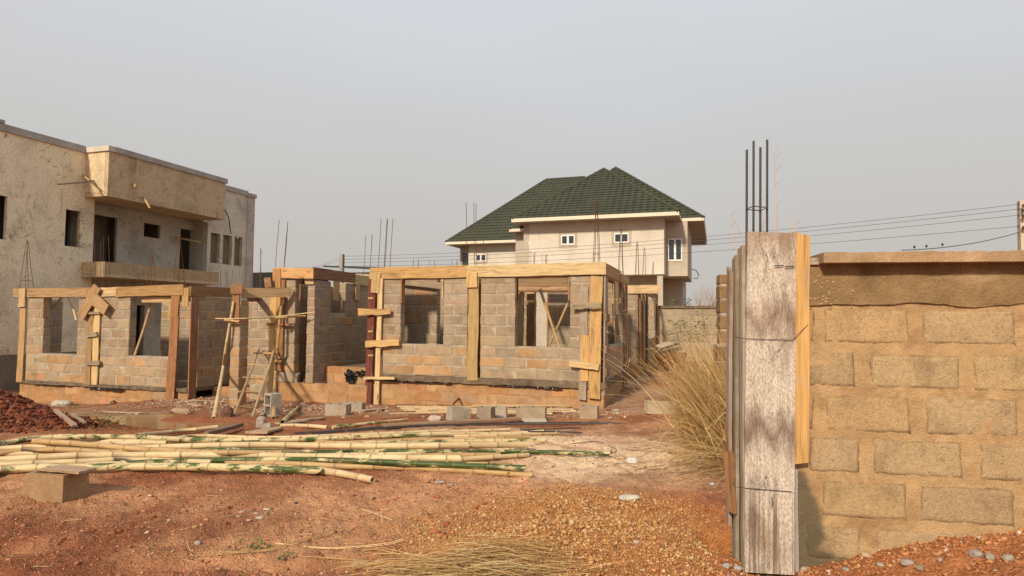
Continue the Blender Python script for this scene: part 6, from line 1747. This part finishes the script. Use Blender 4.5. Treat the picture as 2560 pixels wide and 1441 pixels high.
for k, (a, b, lb_) in enumerate((((992, 1016), (1416, 1018), 'topmost long split cane at the plinth foot'), ((1000, 1020), (1300, 1015), 'second split cane, ending behind the blocks'), ((1003, 1023), (1432, 1023), 'third split cane, reaching far right'), ((1010, 1026), (1400, 1028), 'fourth split cane in the middle of the bundle'), ((1040, 1029), (1440, 1028), 'fifth split cane under the block row'), ((975, 1034), (1180, 1030), 'lone whitish split cane in front of the bundle on the left'), ((1150, 1032), (1380, 1034), 'lowest split cane between the half blocks'), ((1180, 1013), (1425, 1014), 'thin split cane lying on top of the bundle'), ((1060, 1019), (1240, 1024), 'slanting split cane across the bundle'))):
    lboard(a, b, 0.045, 0.02, cols[k % 4], lb_, 0.02 + 0.03 * (k % 3), name='split_cane', cat='split cane', group=GL, wav=0.008)
GR = 'steel bars on the ground'
for k, (pts, lb_) in enumerate((([(735, 1083), (870, 1074), (1000, 1063), (1130, 1060), (1340, 1057), (1552, 1057)], 'longest dark steel bar sweeping across behind the bamboo'), ([(740, 1085), (880, 1075), (1010, 1064), (1200, 1060), (1500, 1059)], 'second dark steel bar hugging the longest'), ([(760, 1083), (900, 1073), (1060, 1063), (1250, 1059), (1460, 1056)], 'third dark steel bar on top of the bundle'),
                             ([(780, 1086), (930, 1074), (1100, 1064), (1300, 1061), (1520, 1060)], 'fourth dark steel bar in the bundle, nearest the bamboo'), ([(1180, 1062), (1350, 1059), (1530, 1055)], 'short dark steel bar at the right end of the bundle'), ([(1310, 1076), (1380, 1078), (1455, 1082)], 'loose steel bar between bamboo tips and sand'), ([(1300, 1074), (1370, 1073), (1450, 1070)], 'loose steel bar above the bamboo tips'), ([(1320, 1079), (1400, 1080), (1450, 1083)], 'lowest loose steel bar above the sand'))):
    mb = MB(); mb.tube(catmull([on_g(x_, y_, 0.02 + 0.008 * (k % 4)) for x_, y_ in pts], 5), 0.009, 6)
    o = centred(mb, 'steel_bar', M_STEEL); tag(o, lb_, 'steel bar', GR)
mb = MB(); mb.tube(catmull([on_g(x_, y_, 0.01) for x_, y_ in ((1430, 1110), (1490, 1104), (1530, 1118), (1540, 1128), (1515, 1137))], 6), 0.004, 5)
tag(centred(mb, 'wire_loop', M_STEEL), 'bent wire curling at the tip of the longest green pole', 'wire')
# black plastic bag scraps by the step
bg = thing('plastic_bag', 'crumpled black plastic bag caught on the porch step', 'plastic bag', tuple(on_y(880, 940, 13.98)))
for (x_, y_, w_, h_) in ((876, 942, 0.22, 0.28), (908, 934, 0.36, 0.12)):
    c0 = Vector(on_y(x_, y_, 13.96)); mb = MB(); n_ = 9
    vs = [(c0.x + (i / n_ - .5) * w_ * 1.4 + RND.uniform(-.02, .02), c0.y + RND.uniform(-.06, .04), c0.z + (j / n_ - .5) * h_ * 1.3 + RND.uniform(-.02, .02)) for j in range(n_ + 1) for i in range(n_ + 1)]
    fs = [(j * (n_ + 1) + i, j * (n_ + 1) + i + 1, (j + 1) * (n_ + 1) + i + 1, (j + 1) * (n_ + 1) + i) for j in range(n_) for i in range(n_) if (i - n_ / 2 + .5) ** 2 + (j - n_ / 2 + .5) ** 2 < (n_ / 2 + RND.uniform(-1, .4)) ** 2]
    mb.add(vs, fs); mb.build('plastic_sheet', M_PLASTIC, bg)
# pile of old planks at the end of the path
base = on_y(1668, 905, 20.6)
pl = []
for k, (a, b, w_, z_, c_, lb_) in enumerate((((1645, 868), (1695, 852), .22, .0, (0.50, 0.40, 0.28), 'topmost weathered plank of the pile at the path end'), ((1648, 874), (1700, 862), .2, .0, (0.46, 0.36, 0.25), 'second plank of the pile at the path end'), ((1646, 884), (1698, 872), .2, 0, (0.13, 0.10, 0.08), 'black plank in the middle of the pile'), ((1650, 880), (1690, 858), .16, .0, (0.55, 0.42, 0.27), 'slanting yellow plank of the pile'), ((1645, 892), (1700, 884), .2, .0, (0.40, 0.31, 0.22), 'lowest plank of the pile at the path end'), ((1655, 865), (1705, 872), .14, .0, (0.44, 0.36, 0.27), 'plank crossing the top of the pile'))):
    o = board('plank', on_y(a[0], a[1], 20.4 + 0.1 * k), on_y(b[0], b[1], 21.2 + 0.05 * k), w_, 0.035, (0.2, -0.5, 1), None, c_, mat=M_WOOD_OLD)
    tag(o, lb_, 'plank', 'old planks piled at the end of the path')
mb = MB()
for k in range(260):
    x_, y_ = RND.uniform(1648, 1712), RND.uniform(884, 912)
    c0 = on_y(x_, y_, RND.uniform(20.6, 22)); s = RND.uniform(0.04, 0.12)
    mb.add([(c0[0] + a_[0] * s, c0[1] + a_[1] * s, c0[2] - 0.03 + a_[2] * s * .8) for a_ in _ico_v], [tuple(f_) for f_ in _ico_f], jit_col((0.20, 0.055, 0.03), 0.3))
tag(centred(mb, 'soil_heap', M_GRAIN), 'dark red soil heap under the planks at the path end', 'soil heap', None, 'stuff')

# ================================================================== dry grass, straw, twigs and green plants
def blades(mb, root, d0, L, w, droop, segs, col, side=None, kink=0.05):
    p = Vector(root); d = Vector(d0).normalized()
    pts = [p.copy()]
    for k in range(segs):
        d = (d + Vector((0, 0, -droop / segs)) * (0.4 + k / segs) + Vector((RND.uniform(-1, 1), RND.uniform(-1, 1), RND.uniform(-.6, .6))) * kink).normalized()
        p = p + d * (L / segs); pts.append(p.copy())
    s = side or Vector((RND.uniform(-1, 1), RND.uniform(-1, 1), 0.2)).normalized()
    vs, fs = [], []
    for k, q_ in enumerate(pts):
        ww = w * (1 - 0.75 * (k / segs) ** 1.5)
        vs += [q_ - s * ww, q_ + s * ww]
    for k in range(segs): fs.append((2 * k, 2 * k + 1, 2 * k + 3, 2 * k + 2))
    mb.add(vs, fs, col)
def straw_col(dark=0.0):
    c = RND.choice(((0.66, 0.46, 0.20), (0.58, 0.37, 0.14), (0.72, 0.55, 0.29), (0.50, 0.30, 0.11), (0.44, 0.26, 0.10)))
    k = RND.uniform(0.75, 1.1) * (1 - dark)
    return tuple(x * k for x in c)
VR0, VFH = Vector(R0), Vector(FH)
def tuft(n, a0, b0, sa, sb, Lr, lean, name, label, w=0.0036, droop=(0.2, 1.1)):
    mb = MB()
    for k in range(n):
        a = RND.gauss(a0, sa); b = RND.gauss(b0, sb)
        x, y = a * R0[0] + b * FH[0], a * R0[1] + b * FH[1]
        d = Vector((0, 0, 1)) - VR0 * (lean * RND.uniform(0.35, 1.8)) + VFH * RND.gauss(-0.06, 0.30)
        L = RND.uniform(*Lr) * RND.choice((1, 1, 0.75))
        blades(mb, (x, y, gz(x, y) - 0.02), d, L, w * RND.uniform(0.7, 1.5), RND.uniform(*droop), 7, straw_col(RND.choice((0, 0, 0.15, 0.4))), None, RND.choice((0.03, 0.07, 0.16)))
        if k % 4 == 0:                                            # broken leaf blade hanging from the stem
            h_ = RND.uniform(0.15, 0.6) * L
            blades(mb, Vector((x, y, gz(x, y))) + d.normalized() * h_ * 0.9, d + Vector((RND.uniform(-1, 1), RND.uniform(-1, 1), -0.3)), L * 0.3, w * 1.6, 2.2, 5, straw_col(0.1), None, 0.12)
    o = centred(mb, name, M_STRAW)
    return tag(o, label, 'dry grass', 'tufts of dry grass by the wall')
tuft(1350, 2.40, 6.7, 0.16, 0.55, (0.7, 1.55), 0.36, 'dry_grass_tuft', 'largest golden tuft of tall dry grass leaning out from behind the formwork column')
tuft(500, 2.95, 8.6, 0.2, 0.6, (0.9, 1.7), 0.34, 'dry_grass_tuft', 'farther tuft of dry grass in front of the dark stub wall')
mb = MB()
for k in range(520):                                           # matted lower blades sweeping over the sand
    a = RND.gauss(2.25, 0.16); b = RND.gauss(6.1, 0.42)
    x, y = a * R0[0] + b * FH[0], a * R0[1] + b * FH[1]
    d = Vector((0, 0, RND.uniform(0.1, 0.75))) - VR0 * RND.uniform(0.3, 1.1) - VFH * RND.uniform(-0.35, 0.75)
    blades(mb, (x, y, gz(x, y) + 0.02), d, RND.uniform(0.35, 0.95), 0.0034, RND.uniform(0.5, 1.5), 7, straw_col(RND.uniform(0, .35)))
tag(centred(mb, 'dry_grass_tuft', M_STRAW), 'matted drooping dry grass spilling over the sand below the tall tuft', 'dry grass', 'tufts of dry grass by the wall')
mb = MB()
for k in range(420):
    a = RND.gauss(2.40, 0.15); b = RND.gauss(6.5, 0.6)
    x, y = a * R0[0] + b * FH[0], a * R0[1] + b * FH[1]
    d = Vector((RND.uniform(-1, 1), RND.uniform(-1, 1), RND.uniform(0.0, 1.2)))
    blades(mb, (x, y, gz(x, y) + RND.uniform(0, .12)), d, RND.uniform(0.15, 0.5), 0.005, RND.uniform(0.4, 2.0), 6, straw_col(RND.uniform(0.2, 0.6)), None, 0.2)
tag(centred(mb, 'dry_grass_tuft', M_STRAW), 'tangle of broken brown grass at the root of the tall tuft', 'dry grass', 'tufts of dry grass by the wall')
# long single stalks that lean far out over the path
mb = MB()
for k in range(26):
    a = RND.gauss(2.4, 0.2); b = RND.gauss(7.0, 0.6); x, y = a * R0[0] + b * FH[0], a * R0[1] + b * FH[1]
    d = Vector((0, 0, 1)) - VR0 * RND.uniform(0.35, 1.0) + VFH * RND.gauss(0, 0.25)
    blades(mb, (x, y, gz(x, y)), d, RND.uniform(1.6, 2.2), 0.0036, RND.uniform(0.6, 1.4), 9, straw_col())
    tip = Vector(mb.v[-1])
    for j in range(7):
        blades(mb, tip + Vector((RND.uniform(-.02, .02), RND.uniform(-.02, .02), RND.uniform(-.08, .02))), d + Vector((RND.uniform(-1, 1), RND.uniform(-1, 1), -.6)), RND.uniform(0.05, 0.12), 0.003, 1.0, 3, straw_col())
tag(centred(mb, 'dry_grass_tuft', M_STRAW), 'sparse long dry stalks arching out over the path from the grass', 'dry grass', 'tufts of dry grass by the wall')
# dry stalks behind the column top
mb = MB()
def twig_plant(mb, base, top, r, n, col, spread):
    base, top = Vector([float(c) for c in base]), Vector([float(c) for c in top])
    mb.tube([base, (base + top) / 2 + VR0 * 0.01, top], r, 4, r1=r * 0.4, col=col)
    for k in range(n):
        t = RND.uniform(0.25, 0.97); p = base.lerp(top, t)
        blades(mb, p, (top - base).normalized() * RND.uniform(0.5, 1.2) + VR0 * RND.choice((-1, 1)) * RND.uniform(0.25, 0.7) + VFH * RND.uniform(-.3, .3), spread * RND.uniform(0.4, 1.0), r * 0.55, RND.uniform(0.2, 2.4), 6, col, VR0 * 0.6 + VFH * 0.6)
DC = (0.62, 0.42, 0.26)
for (x0_, y0_, x1_, y1_, n_) in ((1944, 600, 1932, 362, 13), (1908, 600, 1900, 480, 4), (1862, 625, 1825, 530, 5), (1852, 690, 1822, 545, 5), (1978, 600, 1995, 548, 4), (1976, 600, 1977, 535, 3)):
    twig_plant(mb, at(x0_, y0_, 4.3), at(x1_, y1_, 4.3), 0.0036, n_, DC, 0.14)
tag(centred(mb, 'dry_weed', M_STRAW), 'spindly dry weed stalks rising behind the rebar of the column', 'dry weed')
# heap of straw at the front
mb = MB()
for k in range(760):
    t = RND.random()
    a = RND.gauss(-0.20, 0.25); b = 3.20 + RND.gauss(0, 0.10) - 0.02 * a
    x, y = a * R0[0] + b * FH[0], a * R0[1] + b * FH[1]
    sg = RND.choice((1, -1, -1))
    d = VR0 * sg + VFH * RND.gauss(0.0, 0.22) + Vector((0, 0, RND.uniform(0.0, 0.30)))
    blades(mb, Vector((x, y, gz(x, y) + RND.uniform(0.0, 0.075))) - VR0 * sg * 0.12, d, RND.uniform(0.15, 0.42), 0.0017, RND.uniform(0.3, 0.9), 6, straw_col(RND.uniform(0, .45)), (VFH + Vector((0, 0, RND.uniform(-.5, 1)))).normalized())
tag(centred(mb, 'straw_heap', M_STRAW), 'flattened heap of cut dry straw in front of the gravel', 'straw')
GW = 'loose straws on the ground'
for k, (pts, lb_) in enumerate((([(556, 1382), (600, 1352), (640, 1318), (668, 1280)], 'upright bent straw reaching the broken slate'), ([(548, 1384), (640, 1380), (700, 1368), (860, 1320)], 'long straw slanting over the red soil'), ([(690, 1360), (820, 1372), (960, 1362), (1010, 1350)], 'bowed straw left of the gravel'), ([(760, 1390), (840, 1396), (900, 1399)], 'straw over the runnel'), ([(425, 1392), (560, 1386), (640, 1376)], 'straw lying along the runnel'), ([(480, 1390), (468, 1360), (478, 1345)], 'short forked straw by the runnel'), ([(905, 1272), (948, 1288), (980, 1300)], 'short straw at the gravel edge'), ([(948, 1276), (953, 1308)], 'upright short straw at the gravel edge'), ([(1135, 1352), (1180, 1378), (1220, 1396)], 'straw slanting out of the straw heap'), ([(1212, 1366), (1246, 1332)], 'thin straw on the gravel heap'), ([(905, 1378), (940, 1376), (1000, 1388)], 'small bunched straw left of the straw heap'))):
    mb = MB(); P_ = catmull([on_g(x_, y_, 0.012 + 0.01 * (k % 2)) for x_, y_ in pts], 6)
    for r_ in range(3 if k in (0, 1, 2, 10) else 1):
        off = np.array([RND.uniform(-.008, .008), RND.uniform(-.008, .008), 0.003 * r_])
        mb.tube([p_1 + off for p_1 in P_], 0.0018, 4, col=straw_col())
    tag(centred(mb, 'straw', M_STRAW), lb_, 'straw', GW)
# dark twigs matted on the sand
mb = MB()
for k in range(240):
    x_, y_ = RND.uniform(1400, 1790), RND.uniform(1040, 1195)
    if (x_ - 1400) / 390 < RND.random() * 0.75: continue
    p = on_g(x_, y_, 0.006); th_ = RND.uniform(-0.6, 0.6) + (math.pi if RND.random() < .5 else 0)
    L = RND.uniform(0.08, 0.38); d = Vector((math.cos(th_ + TH), math.sin(th_ + TH), 0)); b_ = Vector((-d.y, d.x, 0)) * RND.uniform(-.25, .25) * L
    pts = [Vector(p) + d * L * t + b_ * math.sin(math.pi * t) for t in (0, .33, .66, 1)]
    for q_ in pts: q_.z = gz(q_.x, q_.y) + 0.008
    mb.tube(pts, RND.uniform(0.0012, 0.0028), 4, col=RND.choice(((0.16, 0.09, 0.05), (0.24, 0.14, 0.07), (0.40, 0.27, 0.13))))
tag(centred(mb, 'dry_twigs', M_STRAW), 'dark dry twigs and grass bits matted over the pale sand', 'twigs', None, 'stuff')
# sparse straw litter over the foreground
mb = MB()
for k in range(150):
    x_, y_ = RND.uniform(60, 1500), RND.uniform(1200, 1440)
    p = Vector(on_g(x_, y_, 0.006)); th_ = RND.uniform(0, 6.28); d = Vector((math.cos(th_), math.sin(th_), 0)); L = RND.uniform(0.03, 0.12)
    q_ = p + d * L; q_.z = gz(q_.x, q_.y) + 0.006
    mb.tube([p, q_], 0.0011, 4, col=straw_col())
tag(centred(mb, 'straw_litter', M_STRAW), 'sparse bits of straw litter over the red soil', 'litter', None, 'stuff')
# small green weeds
def leafy(px, py, n, s, label, dist=None, name='weed_plant', hgt=0.12, cols=((0.09, 0.15, 0.03), (0.13, 0.20, 0.045), (0.06, 0.10, 0.022)), spread=1.0, cat='plant'):
    c0 = Vector(on_g(px, py) if dist is None else at(px, py, dist)); mb = MB()
    for k in range(n):
        t = RND.random(); th_ = RND.uniform(0, 6.28); r = spread * hgt * 0.6 * math.sqrt(RND.random())
        p = c0 + Vector((math.cos(th_) * r, math.sin(th_) * r, hgt * t))
        d = Vector((math.cos(th_), math.sin(th_), RND.uniform(-.3, .8))).normalized(); sd = d.cross(Vector((RND.uniform(-.4, .4), RND.uniform(-.4, .4), 1))).normalized()
        up_ = sd.cross(d)
        mb.add([p, p + d * s * .5 + sd * s * .28 + up_ * s * .05, p + d * s, p + d * s * .5 - sd * s * .28 + up_ * s * .05], [(0, 1, 2, 3)], RND.choice(cols))
    for k in range(4):
        mb.tube([c0, c0 + Vector((RND.uniform(-.3, .3) * hgt * spread, RND.uniform(-.3, .3) * hgt * spread, hgt * 0.8))], s * 0.04, 4, col=(0.12, 0.12, 0.04))
    return tag(centred(mb, name, M_LEAF), label, cat)
leafy(634, 1378, 22, 0.030, 'tiny green weed sprouting beside the bent straw', hgt=0.06)
leafy(668, 1381, 12, 0.022, 'tiny green sprig right of the green weed', hgt=0.06)
leafy(712, 1402, 18, 0.024, 'green sprout at the edge of the runnel', hgt=0.05)
leafy(265, 1072, 90, 0.05, 'low dark green weed at the foot of the laterite mound', hgt=0.18, spread=2.4)
leafy(175, 1022, 60, 0.05, 'small green weed beside the pale boulder', hgt=0.2, spread=1.8)
leafy(1694, 842, 60, 0.10, 'leafy green creeper against the fence wall', dist=20, hgt=0.5, name='creeper_plant')
leafy(1724, 858, 130, 0.10, 'bushy green creeper low on the fence wall', dist=20, hgt=0.7, spread=1.2)
leafy(1720, 764, 40, 0.09, 'bright green shoot above the fence wall coping', dist=23.8, hgt=0.25)
leafy(1682, 762, 30, 0.09, 'dark green shoot above the fence wall near the house', dist=24.6, hgt=0.2)
leafy(1765, 842, 90, 0.08, 'green creeper beside the block pier', dist=18, hgt=0.75, spread=0.8, name='creeper_plant')
mb = MB()
for k in range(60):
    x_ = RND.uniform(1740, 1796); c0 = at(x_, 770, 26)
    blades(mb, c0, Vector((RND.uniform(-.4, .4), RND.uniform(-.3, .3), 1)), RND.uniform(0.5, 1.1), 0.012, RND.uniform(0.2, 1.0), 6, (0.40, 0.30, 0.22))
tag(centred(mb, 'dry_shrub', M_STRAW), 'bare twiggy shrub above the fence wall beside the pier', 'shrub')
